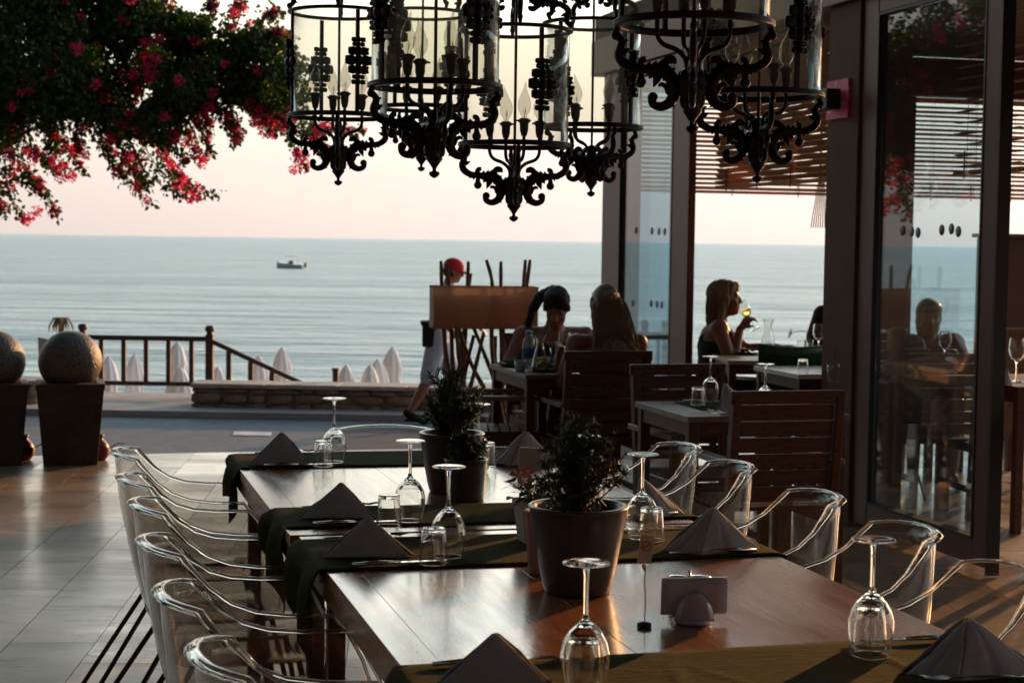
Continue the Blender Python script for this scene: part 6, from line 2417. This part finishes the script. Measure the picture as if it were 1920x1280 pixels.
# --- walking man with the red cap
pw = atz(822, 792, ROAD_Z)
hd4 = V3(0.05, 0, 1.535)
P4 = dict(pelvis=V3(-0.11, 0, 0.90), chest=V3(-0.03, 0, 1.24), neck=V3(0.0, 0, 1.405), head=hd4, head_rot=(0.0, R_(14), 0), fem=False, s=1.03,
          shL=V3(0.02, 0.185, 1.345), shR=V3(0.02, -0.185, 1.345), elL=V3(0.10, 0.23, 1.08), elR=V3(-0.06, -0.23, 1.08), wrL=V3(0.28, 0.18, 0.98), wrR=V3(0.08, -0.22, 0.88),
          hipL=V3(-0.10, 0.085, 0.86), hipR=V3(-0.11, -0.085, 0.86), knL=V3(0.06, 0.09, 0.47), knR=V3(-0.19, -0.09, 0.47),
          anL=V3(0.20, 0.09, 0.085), anR=V3(-0.37, -0.09, 0.13), toeL=V3(0.35, 0.09, 0.04), toeR=V3(-0.24, -0.09, 0.03))
r4, hr4 = person('man in a red baseball cap walking along the road behind the stick lamp', (pw.x + 0.09, pw.y - 0.05, ROAD_Z), 0.05, P4, M_SKIN)
top_dress(r4, P4, M_WHITEC, 'tee_shirt', 0.014, False, 0, 0, sleeves=0.75)
m = MB()
r_ = rotm(0)
m.ball(P4['pelvis'] + V3(0, 0, -0.01), (0.135, 0.185, 0.125), 18, 12)
for k in ('L', 'R'):
    limb(m, [P4['hip' + k], P4['hip' + k].lerp(P4['kn' + k], 1.0)], [0.108, 0.092])
remesh_bake(m, 'shorts', M_WHITEC, r4, 0.012)
m = MB()
Ph = lambda x, y, z: hd4 + hr4 @ Vector((x, y, z))
m.ball(Ph(-0.012, 0, 0.045), (0.108, 0.088, 0.088), 20, 14, hr4)
cap = remesh_bake(m, 'cap', M_CAPR, r4, 0.008, 2)
cap.data.materials[0] = M_CAPR
cm = MB()
rows = []
for i in range(7):
    t = i / 6
    rows.append([Ph(0.075 + 0.085 * t * math.cos(a * 0.9), (0.078 - 0.02 * t) * math.sin(a * 0.9) * (1 - 0.2 * t), 0.030 - 0.02 * t * t - 0.012 * math.sin(a) ** 2) for a in [(-1.5 + 3.0 * k / 10) for k in range(11)]])
o = cm.grid(rows).build('cap_peak', M_CAPR, r4)
o.modifiers.new('t', 'SOLIDIFY').thickness = 0.004
# trim cap: hair band below
m = MB(); m.ball(Ph(-0.035, 0, -0.012), (0.080, 0.076, 0.07), 16, 10, hr4)
remesh_bake(m, 'hair', M_HAIRD, r4, 0.009, 1)
m = MB()
m.ball(V3(-0.16, 0.02, 1.20), (0.09, 0.13, 0.20), 14, 10)
bag_ = thing('waist_bag', 'black bag worn at the hip of the man in the red cap', 'bag', r4.location, 0.05)
m = MB(); m.box((-0.20, -0.08, 0.90), (0.12, 0.22, 0.24)); m.box((-0.15, 0.0, 1.02), (0.26, 0.34, 0.03))
remesh_bake(m, 'pouch', M_BLACKC, bag_, 0.012, 4)
m = MB()
limb(m, [V3(-0.13, -0.14, 0.98), V3(-0.02, -0.0, 1.42), V3(0.13, 0.12, 1.20)], [0.012, 0.012, 0.012])
m.build('strap', M_BLACKC, bag_)
for nm, An, toe in (('shoe', P4['anL'], P4['toeL']), ('shoe', P4['anR'], P4['toeR'])):
    m = MB(); limb(m, [An + (An - toe) * 0.28 + V3(0, 0, -0.047), toe + (toe - An) * 0.1], [0.042, 0.034])
    m.box((An + toe) / 2 + V3(-0.01, 0, -0.045), (0.24, 0.075, 0.02))
    remesh_bake(m, nm, M_BLACKC, r4, 0.010, 2)

# --- person in black, half hidden by the pier
pw = aty(1588, 600, 11.6)
P5 = seated(head=V3(0.05, 0, 1.13), chest=V3(0.0, 0, 0.86), neck=V3(0.02, 0, 1.0), shL=V3(0, 0.20, 0.97), shR=V3(0, -0.20, 0.97), elL=V3(0.03, 0.27, 0.72), elR=V3(0.04, -0.27, 0.72), fem=False, s=1.1)
r5, _h = person('person in a black shirt mostly hidden behind the brown pier', (pw.x + 0.04, pw.y, 0), -PI / 2 - 0.2, P5, M_SKIN)
top_dress(r5, P5, M_BLACKC, 'black_shirt', 0.014, False, 0, 0.9, sleeves=0.6)

# --- two guests dimly seen through the large glass door
for px, Y, lab, hm, dz, top in ((1664, 10.4, 'dark-haired guest in a grey shirt facing out, dimly seen through the glass door', M_HAIRD, 0.0, mat('grey_shirt', (0.09, 0.08, 0.09), 0.85)),
                                (1738, 10.7, 'blonde guest in a red top, dimly seen through the glass door', M_HAIRB, 0.0, mat('red_shirt', (0.22, 0.03, 0.03), 0.85))):
    pw = aty(px, 600, Y)
    hd6 = V3(0.085, 0, 1.00 + dz)
    P6 = seated(head=hd6, chest=V3(0.02, 0, 0.74), neck=V3(0.05, 0, 0.885), pelvis=V3(-0.02, 0, 0.46), shL=V3(0.03, 0.165, 0.845), shR=V3(0.03, -0.165, 0.845), elL=V3(0.12, 0.235, 0.62), elR=V3(0.12, -0.235, 0.62), fem=hm is M_HAIRB)
    r6, h6 = person(lab, (pw.x, pw.y, 0), -PI / 2 - 0.2 + (px - 1700) * 0.003, P6, M_SKIN, vox=0.012)
    top_dress(r6, P6, top, 'shirt', 0.012, False, 0, 0.8, sleeves=0.6)
    m = MB()
    Ph = lambda x, y, z: hd6 + h6 @ Vector((x, y, z))
    m.ball(Ph(-0.022, 0, 0.040), (0.100, 0.082, 0.090), 20, 14, h6)
    m.ball(Ph(0.006, 0, 0.066), (0.084, 0.078, 0.056), 16, 10, h6)
    m.ball(Ph(-0.05, 0, -0.02), (0.062, 0.078, 0.09 if hm is M_HAIRD else 0.14), 16, 10, h6)
    remesh_bake(m, 'hair', hm, r6, 0.009, 2)

# ================================================================== INSIDE THE ROOM
pt = atz(1345, 668, 0.75)
it = teak_table('pale wooden table inside the open bay where the woman drinks', Vector((pt.x + 0.02, pt.y - 0.35, 0)), 0.95, 0.70, 'inside_table', 0.75, mat('pale_oak', (0.42, 0.32, 0.20), 0.45, 0, 0.2, 9, (5, 1, 5)), group='tables inside the room', rz=0.05)
plate(1394, 664, 0.12, 'plate of food on the pale table in front of the drinking woman', seed=6, mt=M_PLATE)
carafe(1439, 664, 'empty flared glass carafe standing on the pale inside table', fill=False, s=1.15)


def gerbera(px, py, base, label, vpx=None, vase=True, lean=0.15, tall=0.20):
    root = thing('flower_vase', label, 'vase', base)
    fl = aty(px, py, base.y) - Vector(base)
    MB().lathe([(0, 0), (0.026, 0), (0.032, 0.09), (0.0305, 0.09), (0.0245, 0.004), (0, 0.004)], 22).build('glass', G_CYL, root)
    MB().tube(spline([(0.0, 0, 0.01), (0.004, 0, 0.12), (fl.x * 0.45, 0, fl.z + 0.02), (fl.x, 0, fl.z)], 6), 0.0018, 6).build('stem', M_LEAF, root)
    sgn = -1 if fl.x < 0 else 1
    m = flower(root, fl, 0.034, M_GERB, 16, (0.4, sgn * 1.25), 'bloom')
    return root


gerbera(1483, 626, atz(1516, 662, 0.75), 'glass vase with one drooping red gerbera on the pale inside table')
p = atz(1503, 661, 0.75)
put('tumbler', TB_UP, 'upright tumbler beside the gerbera vase inside the open bay', 'tumbler', p)
p = atz(1534, 666, 0.75)
put('wine_glass', WG_UP, 'upright wine glass beside the pier, behind the green chair', 'wine glass', p)


def green_chair(px, Y, label):
    p = aty(px, 700, Y)
    root = thing('green_chair', label, 'chair', (p.x, p.y, 0), A)
    rows = []
    for i in range(8):
        z = 0.46 + (0.85 - 0.46) * i / 7
        rows.append([(0.235 * (b / 12 * 2 - 1) * (0.80 + 0.20 * i / 7), -0.05 * (b / 12 * 2 - 1) ** 2 * -1 - 0.10 * (i / 7) - 0.02, z + 0.018 * ((b / 12 * 2 - 1) ** 2) * (i / 7)) for b in range(13)])
    o = MB().grid(rows).build('backrest', M_GREEN, root); o.modifiers.new('t', 'SOLIDIFY').thickness = 0.008
    rows = []
    for i in range(7):
        y = 0.0 + 0.42 * i / 6
        rows.append([(0.21 * (b / 8 * 2 - 1), y, 0.445 - 0.012 * (1 - (b / 8 * 2 - 1) ** 2)) for b in range(9)])
    o = MB().grid(rows).build('seat', M_GREEN, root); o.modifiers.new('t', 'SOLIDIFY').thickness = 0.008
    for x in (-0.17, 0.17):
        for y, y2 in ((0.04, -0.05), (0.36, 0.42)):
            MB().tube([(x, y, 0.44), (x * 1.1, y2, 0.0)], 0.012, 8).build('leg', M_GREEN, root)
    return root


green_chair(1481, 10.1, 'dark green plastic chair with a curved back inside the open bay')
# white table with glassware by the pier
pt = atz(1497, 702, 0.75)
wt = teak_table('white topped table just inside the bay beside the pier', Vector((pt.x, pt.y - 0.0, 0)), 0.62, 0.62, 'inside_table', 0.75, M_WHITE, group='tables inside the room', rz=A, boards=1)
put('tumbler', TB, 'upturned tumbler on the white table corner beside the pier', 'tumbler', atz(1505, 700, 0.751))
gb = atz(1562, 716, 0.75)
gerbera(1566, 666, gb, 'vase with a dark red gerbera in front of the brown pier')
cdh = thing('small_card', 'small dark tilted card standing before the brown pier by the gerbera', 'card', atz(1567, 716, 0.752))
MB().box((0, 0, 0.045), (0.065, 0.002, 0.065), Matrix.Rotation(0.75, 3, 'Y')).build('card', M_GREYCARD, cdh)
# table and things at the right edge, beyond the door
rt = teak_table('white topped table at the right edge beyond the glass door', uv(4.14, 5.85), 0.8, 0.85, 'inside_table', 0.75, M_WHITE, group='tables inside the room', rz=A, boards=1)
p = atz(1904, 722, 0.75)
rt2 = teak_table('second table at the right edge, under a striped cloth', Vector((p.x - 0.02, p.y - 0.1, 0)), 0.8, 0.8, 'inside_table', 0.75, M_TEAK, group='tables inside the room', rz=A)
put('wine_glass', WG_UP, 'dark upright wine glass at the right edge behind the white table', 'wine glass', atz(1905, 716, 0.752), None, 0, 1.15)
ck = aty(1903, 640, 10.6)
cc = thing('cloth_chair', 'chair back draped with a striped cloth at the right edge', 'chair', (ck.x + 0.05, 10.6, 0), A)
MB().box((0, 0, 0.62), (0.42, 0.05, 0.66)).build('backrest', M_STRIPE, cc, bevel=0.02)
MB().box((0, 0.24, 0.44), (0.42, 0.43, 0.05)).build('seat', M_TEAK, cc, bevel=0.01)
for x in (-0.18, 0.18):
    for y in (0.03, 0.42):
        MB().box((x, y, 0.207), (0.04, 0.04, 0.414)).build('leg', M_TEAK, cc)
napkin(1876, 1898, 722, 1890, 690, 'brown-lit napkin at the right edge beside the dark wine glass', z=0.752, depth=0.06)
# inside the glass door: table, chairs, glasses
pt = aty(1700, 800, 9.75)
dt = teak_table('dark table inside, seen through the large glass door', Vector((pt.x - 0.35, pt.y - 0.1, 0)), 0.9, 0.7, 'inside_table', 0.75, M_TEAK, group='tables inside the room', rz=A)
for i, (dx, dy, inv_) in enumerate(((0.15, 0.2, 1), (0.38, 0.25, 1), (0.52, 0.4, 1), (0.7, 0.2, 0))):
    q = Vector(dt.location) + Matrix.Rotation(A, 3, 'Z') @ V3(dx, dy, 0.752)
    put('wine_glass', WG if inv_ else WG_UP, ('upturned wine glass on the dark table seen through the door, %s from left' % ('first', 'second', 'third')[i]) if inv_ else 'upright wine glass on the dark table seen through the door', 'wine glass', q, 'glasses behind the door')
for px, Y, dirv, dx, lab in ((1665, 9.25, 1, 0.0, 'teak armchair behind the left part of the large glass door'), (1775, 8.9, 1, -0.1, 'teak armchair behind the right part of the large glass door')):
    teak_at(px, Y, dirv, lab, dx=dx)
again(ch, 'transparent armchair tucked behind the near teak armchair, only a sliver showing by the white table', Vector((2.05, 9.62, 0)), A + 0.6)
# ================================================================== BOUGAINVILLEA
def heart_leaf(w_=1.0):
    """folded pointed leaf along +x, unit length"""
    m = MB()
    vs = [(0, 0, 0), (0.30, 0.34, 0.09), (0.30, 0, 0), (0.30, -0.34, 0.09), (0.68, 0.24, 0.06), (0.68, 0, -0.03), (0.68, -0.24, 0.06), (1.0, 0, -0.10)]
    fs = [(0, 2, 1), (0, 3, 2), (1, 2, 5, 4), (2, 3, 6, 5), (4, 5, 7), (5, 6, 7)]
    return vs, fs


YB = 13.5


def bougainvillea():
    rnd = np.random.RandomState(11)
    root = thing('bougainvillea', 'large dark bougainvillea with magenta blossom hanging in from the upper left', 'climbing plant', (-3.4, YB, 0))
    O = Vector(root.location)
    # clumps: pixel centre, radius, depth, sag -> world spheres
    def W(px, py, dy=0.0):
        return aty(px, py, YB + dy)
    k = YB / FPX
    blobs = []
    for px, py, rx, ry in ((-40, 60, 150, 130), (60, 120, 140, 130), (180, 90, 125, 120), (300, 110, 110, 110), (400, 130, 95, 80), (480, 120, 80, 75), (540, 160, 55, 60),
                           (120, 30, 130, 60), (260, 20, 70, 50), (-10, 220, 60, 60), (240, 200, 70, 60), (300, 230, 40, 50), (150, 190, 90, 50), (505, 190, 55, 38), (350, 175, 60, 40), (340, 60, 70, 40),
                           (-90, 200, 80, 110), (50, 190, 80, 40)):
        c = W(px, py, rnd.uniform(-0.3, 0.4))
        blobs.append((c, rx * k, ry * k, 0.36))
    for px, py, r in ((40, 80, 80), (130, 120, 80), (300, 120, 50), (20, 180, 60)):
        c = W(px, py, 0.8); blobs.append((c, r * k, r * k, 0.3))
    # mass carries on to the left, out of frame, and up
    for x, z, r in ((-4.2, 2.9, 0.5), (-4.9, 2.8, 0.6), (-5.7, 2.6, 0.6), (-6.5, 2.7, 0.6), (-7.3, 2.5, 0.6), (-4.0, 3.4, 0.4), (-5.2, 2.1, 0.35), (-3.3, 3.35, 0.4), (-2.6, 3.2, 0.25), (-6.0, 1.9, 0.3), (-7.0, 3.1, 0.5)):
        blobs.append((Vector((x * 1.15, YB + rnd.uniform(-0.3, 0.3), 1.45 + (z - 1.45) * 1.15)), r * 1.15, r * 1.15, 0.45))
    lv, lf = heart_leaf()
    lv = np.array(lv)
    verts, faces = [], []
    fv_, ff_ = [], []
    sprays = []

    def put_leaf(p, d, roll, s, V, F):
        d = d / (np.linalg.norm(d) + 1e-9)
        up = np.array((math.cos(roll), math.sin(roll), 0.35))
        y = np.cross(up, d); y /= (np.linalg.norm(y) + 1e-9)
        z = np.cross(d, y)
        M = np.stack([d, y, z])
        o = len(V) * len(lv)
        V.append((lv * s) @ M + p)
        F.append(o)

    for c, rx, rz_, ry in blobs:
        vol = rx * rz_
        n = int(9000 * vol / 0.25)
        n = min(n, 5200)
        for i in range(n):
            v = rnd.normal(0, 1, 3); v /= np.linalg.norm(v)
            r = rnd.uniform(0.25, 1.0) ** 0.5 * (1 + 0.16 * noise.noise(Vector(v * 2.6) + c))
            q = np.array((c.x, c.y, c.z)) + v * r * np.array((rx, ry, rz_))
            g = noise.noise(Vector(q * 3.3)) + 0.5 * noise.noise(Vector(q * 8.0))
            if g < -0.17 and r > 0.35: continue
            d = rnd.normal(0, 1, 3) + np.array((0, 0, -0.8))
            put_leaf(q, d, rnd.uniform(0, 6.3), rnd.uniform(0.032, 0.056), verts, faces)
    # hanging sprays with leaves and blossom
    st = MB()
    ends = [((20, 230), (10, 330), (45, 415)), ((0, 250), (-10, 340), (10, 400)), ((40, 330), (70, 350), (108, 402)), ((30, 240), (70, 290), (110, 325)), ((60, 220), (95, 260), (132, 330)), ((90, 220), (120, 270), (160, 322)), ((0, 230), (40, 310), (72, 345)),
            ((150, 190), (190, 270), (232, 340)), ((170, 200), (215, 300), (285, 386)), ((210, 210), (240, 300), (280, 350)), ((230, 220), (270, 320), (345, 370)), ((250, 230), (310, 330), (412, 364)), ((260, 220), (330, 320), (375, 372)), ((280, 200), (310, 260), (350, 300)), ((310, 180), (350, 240), (372, 300)), ((330, 190), (370, 230), (398, 290)),
            ((340, 190), (380, 210), (390, 250)), ((400, 170), (420, 220), (446, 262)), ((420, 180), (440, 230), (440, 272)), ((450, 170), (480, 210), (520, 248)), ((470, 180), (500, 210), (545, 232)), ((500, 190), (530, 240), (574, 318)), ((510, 190), (560, 250), (600, 240)), ((520, 190), (600, 235), (680, 246)), ((540, 200), (590, 260), (612, 290)),
            ((420, 60), (440, 20), (452, 8)), ((460, 80), (500, 30), (523, 25)), ((480, 90), (520, 60), (545, 75)), ((380, 60), (395, 20), (400, 3)), ((140, 200), (145, 250), (150, 282)), ((200, 200), (205, 240), (215, 262)), ((100, 200), (100, 250), (88, 305)), ((240, 200), (300, 270), (330, 345)), ((190, 210), (250, 310), (262, 350))]
    flower_pts = []
    for e in ends:
        dy = rnd.uniform(-0.35, 0.3)
        ps = spline([W(e[0][0], e[0][1], dy), W(e[1][0], e[1][1], dy + rnd.uniform(-.1, .1)), W(e[2][0], e[2][1], dy + rnd.uniform(-.15, .15))], 9)
        st.tube(ps, [0.006 * (1 - 0.8 * i / (len(ps) - 1)) for i in range(len(ps))], 4)
        for i in range(len(ps) - 1):
            d0 = np.array(ps[i + 1] - ps[i])
            taper = 1 - 0.6 * i / len(ps)
            for q in range(int(11 * taper) + 2):
                p = np.array(ps[i].lerp(ps[i + 1], rnd.uniform(0, 1))) + rnd.normal(0, 0.030 * taper + 0.008, 3)
                put_leaf(p, d0 / np.linalg.norm(d0) * 0.6 + rnd.normal(0, 0.8, 3) + np.array((0, 0, -0.5)), rnd.uniform(0, 6.3), rnd.uniform(0.030, 0.052), verts, faces)
        if rnd.uniform() < 0.85:
            for q in range(3):
                t = rnd.uniform(0.45, 1.0)
                i = min(int(t * (len(ps) - 1)), len(ps) - 1)
                flower_pts.append((ps[i], rnd.uniform(0.045, 0.075)))
    for px, py, r in ((20, 280, .1), (45, 290, .1), (62, 300, .08), (100, 300, .08), (110, 325, .1), (135, 330, .07), (50, 415, .08), (60, 405, .07), (70, 395, .05), (25, 335, .07), (55, 335, .06), (155, 245, .07), (160, 240, .05), (210, 245, .11), (230, 235, .09), (205, 258, .07), (280, 262, .12), (300, 270, .1), (262, 300, .07),
                          (315, 300, .08), (345, 300, .07), (325, 312, .08), (330, 350, .07), (355, 370, .08), (345, 360, .07), (370, 372, .04), (345, 265, .08), (370, 290, .08), (390, 290, .08), (378, 303, .06), (355, 250, .05), (270, 115, .09), (285, 125, .1), (280, 145, .08), (250, 140, .06), (230, 142, .05), (90, 10, .09), (80, 28, .08), (100, 30, .07),
                          (85, 120, .06), (95, 135, .06), (102, 152, .05), (85, 150, .05), (470, 195, .07), (485, 215, .10), (500, 230, .11), (520, 225, .1), (530, 210, .08), (510, 250, .07), (475, 230, .07), (455, 250, .05), (530, 240, .08), (545, 232, .07), (395, 18, .05), (440, 25, .05), (460, 18, .04), (470, 45, .04), (420, 120, .05), (560, 305, .06), (572, 295, .05), (550, 318, .05),
                          (600, 245, .07), (620, 240, .06), (650, 245, .06), (585, 270, .05), (610, 275, .06), (680, 245, .04), (440, 265, .04), (385, 210, .06), (390, 200, .05), (400, 225, .05), (245, 215, .05), (140, 285, .08), (85, 285, .08), (160, 290, .05), (70, 340, .05), (-20, 380, .08)):
        flower_pts.append((W(px, py, rnd.uniform(-0.35, 0.1)), r))
    for i in range(46):
        c, rx, rz_, ry = blobs[rnd.randint(0, 18)]
        v = rnd.normal(0, 1, 3); v /= np.linalg.norm(v); v[1] = -abs(v[1])
        flower_pts.append((Vector(np.array(c) + v * 1.02 * np.array((rx, ry, rz_))), rnd.uniform(.04, .09)))
    for i in range(26):
        c, rx, rz_, ry = blobs[rnd.randint(22, len(blobs))]
        v = rnd.normal(0, 1, 3); v /= np.linalg.norm(v); v[2] = -abs(v[2])
        flower_pts.append((Vector(np.array(c) + v * np.array((rx, ry, rz_))), rnd.uniform(.08, .16)))

    def mesh_from(V, F, name, m_):
        vs = np.concatenate(V) - np.array(O)
        fs = [tuple(o + i for i in f) for o in F for f in lf]
        me = bpy.data.meshes.new(name)
        me.from_pydata(vs.tolist(), [], fs)
        me.materials.append(m_)
        return me
    o = bpy.data.objects.new('foliage', mesh_from(verts, faces, 'foliage', M_LEAF2)); COL.objects.link(o); o.parent = root; o['kind'] = 'stuff'
    # blossom clusters: a handful of papery three-bract flowers each, four shared shapes
    shapes = []
    for q in range(4):
        m = MB()
        for i in range(26):
            v = rnd.normal(0, 1, 3); v /= np.linalg.norm(v)
            c = Vector(v * rnd.uniform(0.3, 1.0) ** 0.6 * 0.9)
            ax = Vector(rnd.normal(0, 1, 3)).normalized()
            s1, s2 = frame_of(ax)
            for b in range(3):
                a = b * 2.094 + 0.3
                e = s1 * math.cos(a) + s2 * math.sin(a)
                f = s1 * math.cos(a + 1.57) + s2 * math.sin(a + 1.57)
                z0 = c
                m.add([z0, z0 + e * 0.20 + f * 0.15 + ax * 0.10, z0 + e * 0.38 + ax * 0.24, z0 + e * 0.20 - f * 0.15 + ax * 0.10], [(0, 1, 2), (0, 2, 3)])
        shapes.append(m.mesh('blossom_cluster', M_FLOWER2))
    for p, r in flower_pts:
        nsub = max(1, int(r / 0.045))
        for j in range(nsub):
            o = bpy.data.objects.new('blossom_cluster', shapes[rnd.randint(4)]); COL.objects.link(o); o.parent = root
            jit = Vector(rnd.normal(0, 1, 3)) * (r * 0.42 if nsub > 1 else 0)
            o.location = p - O + jit
            s = min(r, 0.058) * rnd.uniform(0.7, 1.1)
            o.scale = (s, s, s); o.rotation_euler = tuple(rnd.uniform(0, 6.3, 3))
    st.v = [(x - O.x, y - O.y, z - O.z) for x, y, z in st.v]
    st.build('twigs', M_BARK, root)['kind'] = 'stuff'
    # stems running to a trunk beyond the left edge
    tr_ = MB()
    T0 = Vector((-8.4, YB + 0.3, ROAD_Z))
    for q in range(3):
        tr_.tube(spline([T0 - O + Vector((0.05 * q, 0, -0.3)), Vector((-8.3 + 0.1 * q, YB + 0.2, 1.2)) - O, Vector((-7.6 + 0.3 * q, YB + 0.1, 2.3)) - O, Vector((-6.2 + 0.5 * q, YB, 2.75 + 0.1 * q)) - O, Vector((-4.4 + 0.3 * q, YB, 2.9)) - O], 6), 0.035, 7)
    tr_.build('trunk', M_BARK, root)
    # pergola wire it climbs on
    return root


def leafmat(name, col, trans):
    m = bpy.data.materials.new(name); m.use_nodes = True
    nt = m.node_tree; b = nt.nodes['Principled BSDF']
    out = nt.nodes['Material Output']
    oi = nt.nodes.new('ShaderNodeNewGeometry')
    cr = nt.nodes.new('ShaderNodeValToRGB')
    cr.color_ramp.elements[0].color = (*[c * 0.6 for c in col], 1)
    cr.color_ramp.elements[1].color = (*[min(1, c * 1.5) for c in col], 1)
    nt.links.new(oi.outputs['Random Per Island'], cr.inputs[0])
    nt.links.new(cr.outputs[0], b.inputs['Base Color'])
    b.inputs['Roughness'].default_value = 0.5
    tr = nt.nodes.new('ShaderNodeBsdfTranslucent')
    mu = nt.nodes.new('ShaderNodeMixRGB'); mu.blend_type = 'MULTIPLY'; mu.inputs[0].default_value = 1
    nt.links.new(cr.outputs[0], mu.inputs[1]); mu.inputs[2].default_value = (*trans, 1)
    nt.links.new(mu.outputs[0], tr.inputs[0])
    mx = nt.nodes.new('ShaderNodeMixShader'); mx.inputs[0].default_value = 0.42
    nt.links.new(b.outputs[0], mx.inputs[1]); nt.links.new(tr.outputs[0], mx.inputs[2])
    nt.links.new(mx.outputs[0], out.inputs[0])
    return m


M_LEAF2 = leafmat('bougainvillea_leaf', (0.034, 0.066, 0.014), (1.3, 1.5, 0.5))
M_FLOWER2 = leafmat('bougainvillea_bract', (0.66, 0.025, 0.13), (1.45, 1.2, 1.3))
bougainvillea()
